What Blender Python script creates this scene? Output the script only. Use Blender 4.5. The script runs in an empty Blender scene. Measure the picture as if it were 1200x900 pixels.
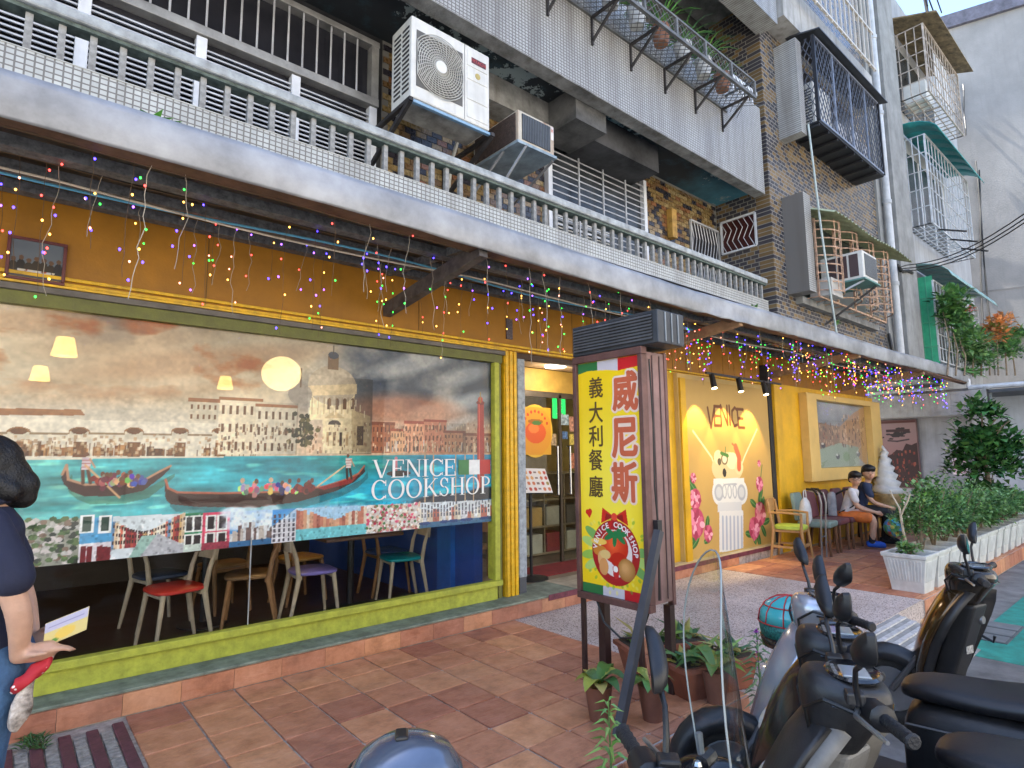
import bpy, bmesh, math, random
import numpy as np
from mathutils import Vector, Matrix

random.seed(7)
rng = np.random.default_rng(7)
SC = bpy.context.scene
COL = SC.collection
R = math.radians

# ------------------------------------------------------------------ camera
CAM_POS = Vector((0.0, 0.0, 1.5))
YAW, PITCH, ROLL, FPX = R(40.6), R(6.96), R(-0.515), 689.7
_f = Vector((math.sin(YAW) * math.cos(PITCH), math.cos(YAW) * math.cos(PITCH), math.sin(PITCH)))
_r = Vector((math.cos(YAW), -math.sin(YAW), 0))
_u = _r.cross(_f)
CR = math.cos(ROLL) * _r + math.sin(ROLL) * _u
CU = -math.sin(ROLL) * _r + math.cos(ROLL) * _u
CF = _f
cam_data = bpy.data.cameras.new('camera')
cam_data.sensor_width = 36.0
cam_data.lens = 36.0 * FPX / 1200.0
cam_data.clip_start = 0.05
cam_data.clip_end = 500.0
cam = bpy.data.objects.new('camera', cam_data)
COL.objects.link(cam)
m = Matrix((CR, CU, -CF)).transposed().to_4x4()
m.translation = CAM_POS
cam.matrix_world = m
SC.camera = cam

# ------------------------------------------------------------------ sky, sun, exposure
SUN_EL, SUN_AZ = R(56), R(-28)          # azimuth measured from +Y towards +X
world = bpy.data.worlds.new('World')
SC.world = world
world.use_nodes = True
nt = world.node_tree
bg = nt.nodes['Background']
sky = nt.nodes.new('ShaderNodeTexSky')
sky.sky_type = 'NISHITA'
sky.sun_disc = False
sky.sun_elevation = SUN_EL
sky.sun_rotation = SUN_AZ
sky.air_density = 1.0
sky.dust_density = 1.0
sky.ozone_density = 2.5
nt.links.new(sky.outputs[0], bg.inputs[0])
bg.inputs[1].default_value = 0.105
sun_d = bpy.data.lights.new('sun', 'SUN')
sun_d.energy = 5.0
sun_d.angle = R(0.6)
sun_d.color = (1.0, 0.95, 0.87)
sun = bpy.data.objects.new('sun', sun_d)
COL.objects.link(sun)
_sd = Vector((math.sin(SUN_AZ) * math.cos(SUN_EL), math.cos(SUN_AZ) * math.cos(SUN_EL), math.sin(SUN_EL)))
sun.rotation_euler = (-_sd).to_track_quat('-Z', 'Y').to_euler()
sun.location = (0, 0, 30)
SC.view_settings.view_transform = 'Standard'
SC.view_settings.look = 'None'
SC.view_settings.gamma = 1.0
SC.view_settings.exposure = 2.75
SC.view_settings.use_curve_mapping = False
SC.render.engine = 'CYCLES'
SC.cycles.use_denoising = True
SC.cycles.max_bounces = 5
SC.cycles.transparent_max_bounces = 12
SC.cycles.sample_clamp_indirect = 6.0

# ------------------------------------------------------------------ helpers
def at(px, py, Y=None, Z=None, X=None):
    """the point of a known plane of the place that a sight line of the photograph meets"""
    d = CR * ((px - 600) / FPX) + CU * (-(py - 450) / FPX) + CF
    if Y is not None: t = Y / d.y
    elif Z is not None: t = (Z - CAM_POS.z) / d.z
    else: t = X / d.x
    return CAM_POS + d * t

def lin(c):
    return tuple((v / 12.92 if v <= 0.04045 else ((v + 0.055) / 1.055) ** 2.4) for v in c)

def hexc(h):
    return lin(tuple(int(h[i:i + 2], 16) / 255 for i in (0, 2, 4)))

MATS = {}
def mat(name, col, rough=0.6, metal=0.0, var=0.15, vs=6.0, bump=0.0, bs=60.0, spec=0.5, coat=0.0, col2=None, streak=0.0, emit=None, es=0.0, grime=None):
    """plain painted or raw surface: uneven tone, optional grain, optional vertical weather streaks"""
    if name in MATS: return MATS[name]
    m = bpy.data.materials.new(name); m.use_nodes = True; MATS[name] = m
    n, l = m.node_tree.nodes, m.node_tree.links
    b = n['Principled BSDF']
    b.inputs['Roughness'].default_value = rough
    b.inputs['Metallic'].default_value = metal
    b.inputs['Specular IOR Level'].default_value = spec
    b.inputs['Coat Weight'].default_value = coat
    b.inputs['Coat Roughness'].default_value = 0.08
    tc = n.new('ShaderNodeTexCoord')
    nz = n.new('ShaderNodeTexNoise'); nz.inputs['Scale'].default_value = vs; nz.inputs['Detail'].default_value = 6; nz.inputs['Roughness'].default_value = 0.65
    l.new(tc.outputs['Object'], nz.inputs['Vector'])
    c2 = col2 if col2 else tuple(max(0, v * (1 - var * 1.6)) for v in col)
    c1 = tuple(min(1, v * (1 + var * .6)) for v in col)
    rp = n.new('ShaderNodeValToRGB')
    rp.color_ramp.elements[0].position = 0.3; rp.color_ramp.elements[0].color = (*c2, 1)
    rp.color_ramp.elements[1].position = 0.68; rp.color_ramp.elements[1].color = (*c1, 1)
    l.new(nz.outputs['Fac'], rp.inputs['Fac'])
    out = rp.outputs['Color']
    if streak > 0:
        mp = n.new('ShaderNodeMapping'); mp.inputs['Scale'].default_value = (9, 9, 0.7)
        l.new(tc.outputs['Object'], mp.inputs['Vector'])
        n2 = n.new('ShaderNodeTexNoise'); n2.inputs['Scale'].default_value = 1.2; n2.inputs['Detail'].default_value = 5
        l.new(mp.outputs[0], n2.inputs['Vector'])
        r2 = n.new('ShaderNodeValToRGB'); r2.color_ramp.elements[0].position = .5; r2.color_ramp.elements[1].position = .75
        l.new(n2.outputs['Fac'], r2.inputs['Fac'])
        ml = n.new('ShaderNodeMath'); ml.operation = 'MULTIPLY'; ml.inputs[1].default_value = streak
        l.new(r2.outputs[0], ml.inputs[0])
        mx = n.new('ShaderNodeMix'); mx.data_type = 'RGBA'
        l.new(ml.outputs[0], mx.inputs[0]); l.new(out, mx.inputs[6]); mx.inputs[7].default_value = (*(grime or (0.09, 0.07, 0.05)), 1)
        out = mx.outputs[2]
    l.new(out, b.inputs['Base Color'])
    if bump > 0:
        nb = n.new('ShaderNodeTexNoise'); nb.inputs['Scale'].default_value = bs; nb.inputs['Detail'].default_value = 4
        l.new(tc.outputs['Object'], nb.inputs['Vector'])
        bm = n.new('ShaderNodeBump'); bm.inputs['Strength'].default_value = bump; bm.inputs['Distance'].default_value = 0.01
        l.new(nb.outputs['Fac'], bm.inputs['Height']); l.new(bm.outputs[0], b.inputs['Normal'])
        rr = n.new('ShaderNodeMapRange'); rr.inputs[3].default_value = max(0, rough - .12); rr.inputs[4].default_value = min(1, rough + .12)
        l.new(nz.outputs['Fac'], rr.inputs[0]); l.new(rr.outputs[0], b.inputs['Roughness'])
    if emit:
        b.inputs['Emission Color'].default_value = (*emit, 1); b.inputs['Emission Strength'].default_value = es
    return m

def mosaic(name, w, h, mortar, c1, c2, cm, plane='XZ', rough=0.35, offset=0.0, streak=0.5, bump=0.5, c3=None, grime=(0.10, 0.085, 0.07)):
    """small wall tiles too fine to build one by one: colour and shallow joints"""
    if name in MATS: return MATS[name]
    m = bpy.data.materials.new(name); m.use_nodes = True; MATS[name] = m
    n, l = m.node_tree.nodes, m.node_tree.links
    b = n['Principled BSDF']; b.inputs['Roughness'].default_value = rough
    tc = n.new('ShaderNodeTexCoord'); sp = n.new('ShaderNodeSeparateXYZ'); cb = n.new('ShaderNodeCombineXYZ')
    l.new(tc.outputs['Object'], sp.inputs[0])
    l.new(sp.outputs[plane[0]], cb.inputs[0]); l.new(sp.outputs[plane[1]], cb.inputs[1])
    br = n.new('ShaderNodeTexBrick')
    br.offset = offset; br.squash = 1.0
    br.inputs['Scale'].default_value = 1.0
    br.inputs['Brick Width'].default_value = w; br.inputs['Row Height'].default_value = h
    br.inputs['Mortar Size'].default_value = mortar; br.inputs['Mortar Smooth'].default_value = 0.1
    br.inputs['Bias'].default_value = 0.0
    br.inputs['Color1'].default_value = (*c1, 1); br.inputs['Color2'].default_value = (*c2, 1); br.inputs['Mortar'].default_value = (*cm, 1)
    l.new(cb.outputs[0], br.inputs['Vector'])
    out = br.outputs['Color']
    nz = n.new('ShaderNodeTexNoise'); nz.inputs['Scale'].default_value = 1.4; nz.inputs['Detail'].default_value = 7
    l.new(tc.outputs['Object'], nz.inputs['Vector'])
    if c3:
        # blocks of a third tile colour: cell noise per tile
        dv = n.new('ShaderNodeVectorMath'); dv.operation = 'DIVIDE'; dv.inputs[1].default_value = (w, h, 1)
        l.new(cb.outputs[0], dv.inputs[0])
        s2 = n.new('ShaderNodeSeparateXYZ'); l.new(dv.outputs[0], s2.inputs[0])
        ry = n.new('ShaderNodeMath'); ry.operation = 'FLOOR'; l.new(s2.outputs[1], ry.inputs[0])
        m2 = n.new('ShaderNodeMath'); m2.operation = 'FLOORED_MODULO'; m2.inputs[1].default_value = 2; l.new(ry.outputs[0], m2.inputs[0])
        h2 = n.new('ShaderNodeMath'); h2.operation = 'MULTIPLY_ADD'; h2.inputs[1].default_value = -offset; h2.inputs[2].default_value = offset; l.new(m2.outputs[0], h2.inputs[0])
        ax = n.new('ShaderNodeMath'); l.new(s2.outputs[0], ax.inputs[0]); l.new(h2.outputs[0], ax.inputs[1])
        c9 = n.new('ShaderNodeCombineXYZ'); l.new(ax.outputs[0], c9.inputs[0]); l.new(ry.outputs[0], c9.inputs[1])
        fl = n.new('ShaderNodeVectorMath'); fl.operation = 'FLOOR'; l.new(c9.outputs[0], fl.inputs[0])
        wn = n.new('ShaderNodeTexWhiteNoise'); wn.noise_dimensions = '2D'; l.new(fl.outputs[0], wn.inputs['Vector'])
        gt = n.new('ShaderNodeMath'); gt.operation = 'GREATER_THAN'; gt.inputs[1].default_value = 0.42
        l.new(wn.outputs[0], gt.inputs[0])
        inv = n.new('ShaderNodeMath'); inv.operation = 'SUBTRACT'; inv.inputs[0].default_value = 1; l.new(br.outputs['Fac'], inv.inputs[1])
        mu = n.new('ShaderNodeMath'); mu.operation = 'MULTIPLY'; l.new(gt.outputs[0], mu.inputs[0]); l.new(inv.outputs[0], mu.inputs[1])
        mx = n.new('ShaderNodeMix'); mx.data_type = 'RGBA'; l.new(mu.outputs[0], mx.inputs[0]); l.new(out, mx.inputs[6]); mx.inputs[7].default_value = (*c3, 1)
        out = mx.outputs[2]
    mp = n.new('ShaderNodeMapping'); mp.inputs['Scale'].default_value = (7, 7, 0.55); l.new(tc.outputs['Object'], mp.inputs['Vector'])
    n2 = n.new('ShaderNodeTexNoise'); n2.inputs['Scale'].default_value = 1.0; n2.inputs['Detail'].default_value = 6; l.new(mp.outputs[0], n2.inputs['Vector'])
    r2 = n.new('ShaderNodeValToRGB'); r2.color_ramp.elements[0].position = .42; r2.color_ramp.elements[1].position = .78
    l.new(n2.outputs['Fac'], r2.inputs['Fac'])
    ml = n.new('ShaderNodeMath'); ml.operation = 'MULTIPLY'; ml.inputs[1].default_value = streak; l.new(r2.outputs[0], ml.inputs[0])
    mx = n.new('ShaderNodeMix'); mx.data_type = 'RGBA'; l.new(ml.outputs[0], mx.inputs[0]); l.new(out, mx.inputs[6]); mx.inputs[7].default_value = (*grime, 1)
    l.new(mx.outputs[2], b.inputs['Base Color'])
    bm = n.new('ShaderNodeBump'); bm.inputs['Strength'].default_value = bump; bm.inputs['Distance'].default_value = 0.004; bm.invert = True
    l.new(br.outputs['Fac'], bm.inputs['Height']); l.new(bm.outputs[0], b.inputs['Normal'])
    return m

def vcol_mat(name, rough=0.5, see=0.0, coat=0.0, gain=1.0, sss=0.0, bump=0.0):
    """flat print: colour comes from the mesh's own colour attribute"""
    if name in MATS: return MATS[name]
    m = bpy.data.materials.new(name); m.use_nodes = True; MATS[name] = m
    n, l = m.node_tree.nodes, m.node_tree.links
    b = n['Principled BSDF']; b.inputs['Roughness'].default_value = rough; b.inputs['Coat Weight'].default_value = coat
    a = n.new('ShaderNodeVertexColor'); a.layer_name = 'Col'
    l.new(a.outputs[0], b.inputs['Base Color'])
    if see > 0:
        tr = n.new('ShaderNodeBsdfTransparent'); mx = n.new('ShaderNodeMixShader'); mx.inputs[0].default_value = see
        l.new(b.outputs[0], mx.inputs[1]); l.new(tr.outputs[0], mx.inputs[2]); l.new(mx.outputs[0], n['Material Output'].inputs[0])
    if bump > 0:
        tc = n.new('ShaderNodeTexCoord'); nb = n.new('ShaderNodeTexNoise'); nb.inputs['Scale'].default_value = 25; l.new(tc.outputs['Object'], nb.inputs['Vector'])
        bm = n.new('ShaderNodeBump'); bm.inputs['Strength'].default_value = bump; bm.inputs['Distance'].default_value = .01; l.new(nb.outputs[0], bm.inputs['Height']); l.new(bm.outputs[0], b.inputs['Normal'])
    return m

def glass(name, tint=(1, 1, 1), ior=1.45, rough=0.0, base=0.0):
    if name in MATS: return MATS[name]
    m = bpy.data.materials.new(name); m.use_nodes = True; MATS[name] = m
    n, l = m.node_tree.nodes, m.node_tree.links
    n.remove(n['Principled BSDF'])
    tr = n.new('ShaderNodeBsdfTransparent'); tr.inputs[0].default_value = (*tint, 1)
    gl = n.new('ShaderNodeBsdfGlossy'); gl.inputs['Roughness'].default_value = rough
    lw = n.new('ShaderNodeLayerWeight'); lw.inputs['Blend'].default_value = .5
    pw = n.new('ShaderNodeMath'); pw.operation = 'POWER'; pw.inputs[1].default_value = 5.0; l.new(lw.outputs['Facing'], pw.inputs[0])
    f0 = ((ior - 1) / (ior + 1)) ** 2 * .75 + base
    mr = n.new('ShaderNodeMapRange'); mr.inputs[3].default_value = f0; mr.inputs[4].default_value = 1.0; l.new(pw.outputs[0], mr.inputs[0])
    mx = n.new('ShaderNodeMixShader'); l.new(mr.outputs[0], mx.inputs[0])
    l.new(tr.outputs[0], mx.inputs[1]); l.new(gl.outputs[0], mx.inputs[2]); l.new(mx.outputs[0], n['Material Output'].inputs[0])
    return m

def emis(name, col, s):
    if name in MATS: return MATS[name]
    m = bpy.data.materials.new(name); m.use_nodes = True; MATS[name] = m
    b = m.node_tree.nodes['Principled BSDF']
    b.inputs['Base Color'].default_value = (*[min(.8, c) for c in col], 1); b.inputs['Emission Color'].default_value = (*col, 1); b.inputs['Emission Strength'].default_value = s
    return m

def wloc(o):
    v = Vector((0, 0, 0))
    while o is not None:
        v = v + Vector(o.location); o = o.parent
    return v

class MB:
    """collects shapes in place coordinates; build() links them as one mesh object"""
    def __init__(s): s.v = []; s.f = []; s.mi = []; s.cur = 0; s.M = None; s.c = None; s.vc = []
    def add(s, vs, fs):
        o = len(s.v)
        for v in vs:
            v = Vector(v)
            s.v.append(tuple(s.M @ v) if s.M is not None else tuple(v))
            if s.c is not None: s.vc.append(s.c)
        for f in fs:
            s.f.append(tuple(i + o for i in f)); s.mi.append(s.cur)
        return s
    def box(s, x0, x1, y0, y1, z0, z1):
        return s.add([(x0, y0, z0), (x1, y0, z0), (x1, y1, z0), (x0, y1, z0), (x0, y0, z1), (x1, y0, z1), (x1, y1, z1), (x0, y1, z1)],
                     [(3, 2, 1, 0), (4, 5, 6, 7), (0, 1, 5, 4), (1, 2, 6, 5), (2, 3, 7, 6), (3, 0, 4, 7)])
    def hexa(s, p):      # eight corners, same order as box
        return s.add(p, [(3, 2, 1, 0), (4, 5, 6, 7), (0, 1, 5, 4), (1, 2, 6, 5), (2, 3, 7, 6), (3, 0, 4, 7)])
    def bar(s, p0, p1, w, d=None, up=(0, 0, 1)):
        p0, p1 = Vector(p0), Vector(p1); d = d or w
        a = (p1 - p0).normalized(); u = Vector(up)
        if abs(a.dot(u)) > .98: u = Vector((1, 0, 0))
        r = a.cross(u).normalized(); u = r.cross(a)
        q = []
        for p in (p0, p1):
            q += [p - r * w / 2 - u * d / 2, p + r * w / 2 - u * d / 2, p + r * w / 2 + u * d / 2, p - r * w / 2 + u * d / 2]
        return s.add(q, [(3, 2, 1, 0), (4, 5, 6, 7), (0, 1, 5, 4), (1, 2, 6, 5), (2, 3, 7, 6), (3, 0, 4, 7)])
    def tube(s, pts, r, n=6, cap=True):
        pts = [Vector(p) for p in pts]; k = len(pts)
        rs = r if isinstance(r, (list, tuple)) else [r] * k
        vs = []; up = Vector((0, 0, 1))
        pr = None
        for i in range(k):
            a = (pts[min(i + 1, k - 1)] - pts[max(i - 1, 0)])
            if a.length < 1e-9: a = Vector((0, 0, 1))
            a.normalize()
            if pr is None:
                pr = a.cross(up) if abs(a.dot(up)) < .95 else a.cross(Vector((1, 0, 0)))
            pr = (pr - a * pr.dot(a)).normalized(); q = a.cross(pr)
            for j in range(n):
                t = 2 * math.pi * j / n
                vs.append(pts[i] + (pr * math.cos(t) + q * math.sin(t)) * rs[i])
        fs = []
        for i in range(k - 1):
            for j in range(n):
                fs.append((i * n + j, i * n + (j + 1) % n, (i + 1) * n + (j + 1) % n, (i + 1) * n + j))
        if cap: fs.append(tuple(range(n - 1, -1, -1))); fs.append(tuple(range((k - 1) * n, k * n)))
        return s.add(vs, fs)
    def cyl(s, p0, p1, r0, r1=None, n=12): return s.tube([p0, p1], [r0, r1 if r1 is not None else r0], n)
    def lathe(s, prof, c=(0, 0, 0), n=16, axis='Z', sx=1.0, sy=1.0):
        c = Vector(c); vs = []; fs = []
        for (r, h) in prof:
            for j in range(n):
                t = 2 * math.pi * j / n; a, b = r * math.cos(t) * sx, r * math.sin(t) * sy
                vs.append(c + (Vector((a, b, h)) if axis == 'Z' else Vector((a, h, b)) if axis == 'Y' else Vector((h, a, b))))
        k = len(prof)
        for i in range(k - 1):
            for j in range(n): fs.append((i * n + j, i * n + (j + 1) % n, (i + 1) * n + (j + 1) % n, (i + 1) * n + j))
        fs.append(tuple(range(n - 1, -1, -1))); fs.append(tuple(range((k - 1) * n, k * n)))
        return s.add(vs, fs)
    def loft(s, rings, cap=True, closed=True):
        n = len(rings[0]); vs = [v for r in rings for v in r]; fs = []
        for i in range(len(rings) - 1):
            for j in range(n if closed else n - 1): fs.append((i * n + j, i * n + (j + 1) % n, (i + 1) * n + (j + 1) % n, (i + 1) * n + j))
        if cap and closed: fs.append(tuple(range(n - 1, -1, -1))); fs.append(tuple(range((len(rings) - 1) * n, len(rings) * n)))
        return s.add(vs, fs)
    def ball(s, c, r, n=12, sx=1, sy=1, sz=1):
        c = Vector(c); k = max(4, n // 2)
        prof = [(max(1e-4, math.sin(math.pi * i / k)) * r, -math.cos(math.pi * i / k) * r * sz) for i in range(k + 1)]
        return s.lathe(prof, c, n, 'Z', sx, sy)
    def poly(s, pts): return s.add(pts, [tuple(range(len(pts)))])
    def prism(s, pts, d):
        d = Vector(d); n = len(pts); a = [Vector(p) for p in pts]
        fs = [tuple(range(n - 1, -1, -1)), tuple(range(n, 2 * n))] + [(i, (i + 1) % n, n + (i + 1) % n, n + i) for i in range(n)]
        return s.add(a + [p + d for p in a], fs)
    def build(s, name, mats, parent=None, bevel=0.0, smooth=False, subsurf=0, local=False, segs=2, kind=None, label=None):
        me = bpy.data.meshes.new(name)
        off = Vector((0, 0, 0)) if (local or parent is None) else wloc(parent)
        me.from_pydata([(v[0] - off.x, v[1] - off.y, v[2] - off.z) for v in s.v], [], s.f)
        if not isinstance(mats, (list, tuple)): mats = [mats]
        for mm in mats: me.materials.append(mm)
        if len(mats) > 1: me.polygons.foreach_set('material_index', s.mi)
        if s.c is not None:
            at_ = me.color_attributes.new('Col', 'FLOAT_COLOR', 'POINT')
            at_.data.foreach_set('color', np.array([(*c, 1) for c in s.vc], dtype=np.float32).ravel())
        bmx = bmesh.new(); bmx.from_mesh(me); bmesh.ops.recalc_face_normals(bmx, faces=bmx.faces[:]); bmx.to_mesh(me); bmx.free()
        if smooth:
            me.polygons.foreach_set('use_smooth', [True] * len(me.polygons))
            if smooth != 'all': me.set_sharp_from_angle(angle=R(40))
        o = bpy.data.objects.new(name, me); COL.objects.link(o); o.parent = parent
        if bevel > 0:
            b = o.modifiers.new('bevel', 'BEVEL'); b.width = bevel; b.segments = segs; b.limit_method = 'ANGLE'; b.angle_limit = R(35)
        if subsurf:
            b = o.modifiers.new('sub', 'SUBSURF'); b.levels = subsurf; b.render_levels = subsurf
        if kind: o['kind'] = kind
        if label: o['label'] = label
        return o

def thing(name, label, cat, loc=(0, 0, 0), rz=0.0, group=None):
    o = bpy.data.objects.new(name, None); COL.objects.link(o); o.empty_display_size = .1
    o.location = loc; o.rotation_euler = (0, 0, rz); o['label'] = label; o['category'] = cat
    if group: o['group'] = group
    return o
def tag(o, label, cat, group=None):
    o['label'] = label; o['category'] = cat
    if group: o['group'] = group
    return o
def struct(o): o['kind'] = 'structure'; return o
def inst(src, name, loc, parent=None, rz=0.0, scale=None, rot=None):
    """one more piece that shares the mesh of src; loc in place coordinates"""
    o = bpy.data.objects.new(name, src.data if hasattr(src, 'data') else src); COL.objects.link(o); o.parent = parent
    o.location = Vector(loc) - (wloc(parent) if parent else Vector((0, 0, 0)))
    o.rotation_euler = rot if rot else (0, 0, rz)
    if scale: o.scale = scale
    return o
KIDS = {}
def copy_tree(o, parent=None):
    c = o.copy(); COL.objects.link(c); c.parent = parent
    for ch in list(o.children): copy_tree(ch, c)
    return c
# ------------------------------------------------------------------ materials of the setting
def tile_mat(name, cols, joint=False, rough=.55, bumpk=.6):
    m = bpy.data.materials.new(name); m.use_nodes = True; MATS[name] = m
    n, l = m.node_tree.nodes, m.node_tree.links
    b = n['Principled BSDF']
    oi = n.new('ShaderNodeObjectInfo'); tc = n.new('ShaderNodeTexCoord')
    ml = n.new('ShaderNodeVectorMath'); ml.operation = 'SCALE'; ml.inputs['Scale'].default_value = 37.0
    cb = n.new('ShaderNodeCombineXYZ'); l.new(oi.outputs['Random'], cb.inputs[0]); l.new(oi.outputs['Random'], cb.inputs[1]); l.new(cb.outputs[0], ml.inputs[0])
    ad = n.new('ShaderNodeVectorMath'); l.new(tc.outputs['Object'], ad.inputs[0]); l.new(ml.outputs[0], ad.inputs[1])
    nz = n.new('ShaderNodeTexNoise'); nz.inputs['Scale'].default_value = 7; nz.inputs['Detail'].default_value = 8; nz.inputs['Roughness'].default_value = .7
    l.new(ad.outputs[0], nz.inputs['Vector'])
    rp = n.new('ShaderNodeValToRGB'); e = rp.color_ramp.elements
    e[0].position = .28; e[0].color = (*cols[0], 1); e[1].position = .72; e[1].color = (*cols[2], 1)
    k = e.new(.5); k.color = (*cols[1], 1)
    l.new(nz.outputs[0], rp.inputs[0])
    hs = n.new('ShaderNodeHueSaturation')
    mr = n.new('ShaderNodeMapRange'); mr.inputs[3].default_value = .72; mr.inputs[4].default_value = 1.18; l.new(oi.outputs['Random'], mr.inputs[0]); l.new(mr.outputs[0], hs.inputs['Value'])
    mh = n.new('ShaderNodeMapRange'); mh.inputs[3].default_value = .492; mh.inputs[4].default_value = .51; l.new(oi.outputs['Random'], mh.inputs[0]); l.new(mh.outputs[0], hs.inputs['Hue'])
    l.new(rp.outputs[0], hs.inputs['Color'])
    # worn grey dust patches lie over many tiles at once
    geo = n.new('ShaderNodeNewGeometry'); n3 = n.new('ShaderNodeTexNoise'); n3.inputs['Scale'].default_value = 1.3; n3.inputs['Detail'].default_value = 6
    l.new(geo.outputs['Position'], n3.inputs['Vector'])
    r3 = n.new('ShaderNodeValToRGB'); r3.color_ramp.elements[0].position = .55; r3.color_ramp.elements[1].position = .8; r3.color_ramp.elements[1].color = (.35, .35, .35, 1); l.new(n3.outputs[0], r3.inputs[0])
    mx = n.new('ShaderNodeMix'); mx.data_type = 'RGBA'; l.new(r3.outputs[0], mx.inputs[0]); l.new(hs.outputs[0], mx.inputs[6]); mx.inputs[7].default_value = (.24, .17, .14, 1)
    l.new(mx.outputs[2], b.inputs['Base Color'])
    # slate-like ridges
    mp = n.new('ShaderNodeMapping'); mp.inputs['Scale'].default_value = (3, 14, 8); mp.inputs['Rotation'].default_value = (0, 0, .5); l.new(ad.outputs[0], mp.inputs[0])
    n4 = n.new('ShaderNodeTexNoise'); n4.inputs['Scale'].default_value = 2.2; n4.inputs['Detail'].default_value = 7; n4.inputs['Distortion'].default_value = .8; l.new(mp.outputs[0], n4.inputs['Vector'])
    bm = n.new('ShaderNodeBump'); bm.inputs['Strength'].default_value = bumpk; bm.inputs['Distance'].default_value = .012; l.new(n4.outputs[0], bm.inputs['Height']); l.new(bm.outputs[0], b.inputs['Normal'])
    mr2 = n.new('ShaderNodeMapRange'); mr2.inputs[3].default_value = rough - .2; mr2.inputs[4].default_value = rough + .2; l.new(n4.outputs[0], mr2.inputs[0]); l.new(mr2.outputs[0], b.inputs['Roughness'])
    return m

M_TILE = tile_mat('terracotta_tile', [(.31, .115, .058), (.50, .205, .110), (.62, .285, .170)])
M_JOINT = mat('mortar_joint', (.46, .40, .35), .9, var=.35, vs=14, bump=.4)
M_ROAD = mat('asphalt', (.20, .195, .19), .9, var=.35, vs=3, bump=.5, bs=220)
M_GREEN = mat('green_road_paint', (.02, .27, .21), .7, var=.28, vs=9, bump=.3, bs=160)
M_CONC = mat('concrete', (.36, .355, .34), .85, var=.22, vs=3, bump=.3, bs=70, streak=.45)
M_CONC_D = mat('old_concrete', (.24, .235, .22), .9, var=.4, vs=4, bump=.5, bs=50, streak=.6)
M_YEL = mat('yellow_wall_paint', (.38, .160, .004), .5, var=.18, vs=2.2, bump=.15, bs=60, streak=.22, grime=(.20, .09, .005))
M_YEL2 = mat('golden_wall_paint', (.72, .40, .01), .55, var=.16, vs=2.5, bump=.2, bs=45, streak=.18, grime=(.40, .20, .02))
M_YPOST = mat('yellow_post_paint', (.78, .45, .01), .4, var=.22, vs=14, bump=.1, streak=.35)
M_LIME = mat('lime_wood_paint', (.43, .45, .05), .6, var=.20, vs=16, bump=.35, bs=38, streak=.38, grime=(.20, .22, .03))
M_LEDGE = mat('grey_green_stone', (.22, .26, .20), .75, var=.35, vs=10, bump=.4, bs=40)
M_DARK = mat('near_black', (.025, .025, .027), .8, var=.4)  # near black; in gaps and openings it stands for their shade
M_STEEL = mat('galvanised_sheet', (.33, .335, .35), .5, .25, var=.30, vs=2.5, bump=.12, bs=9)
M_IRON = mat('dark_iron', (.05, .045, .045), .6, .4, var=.4, bump=.2)
M_WHITE_AL = mat('white_aluminium', (.66, .67, .69), .4, .1, var=.12, vs=4, streak=.25)
M_GREYPOST = mat('weathered_grey_wood', (.36, .40, .44), .6, var=.3, vs=20, bump=.4, bs=40, streak=.4)
M_MOS = mosaic('white_mosaic_tile', .038, .031, .0042, (.47, .48, .45), (.40, .41, .39), (.15, .14, .125), 'XZ', rough=.3, streak=.5)
M_MOS2 = mosaic('grey_mosaic_tile', .038, .031, .005, (.40, .40, .385), (.35, .35, .335), (.13, .12, .11), 'XZ', rough=.35, streak=.7)
M_MOSS = mosaic('grey_mosaic_tile_side', .047, .047, .006, (.50, .50, .48), (.44, .44, .425), (.16, .15, .14), 'YZ', rough=.35, streak=.6)
M_BRW = mosaic('brown_brick_tile', .115, .058, .006, (.13, .08, .035), (.20, .13, .055), (.22, .205, .18), 'XZ', rough=.22, offset=.5, streak=.35, c3=(.045, .042, .05))
M_BRWS = mosaic('brown_brick_tile_side', .115, .058, .006, (.13, .08, .035), (.20, .13, .055), (.22, .205, .18), 'YZ', rough=.22, offset=.5, streak=.35, c3=(.045, .042, .05))
M_BLACKP = mat('black_plastic', (.012, .012, .014), .42, var=.25, vs=12, bump=.05, bs=200)
M_RUST = mat('rusty_iron', (.20, .10, .05), .8, .2, var=.5, vs=18, bump=.4)
M_CABLE = mat('black_cable', (.012, .012, .012), .5, var=.1)

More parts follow.
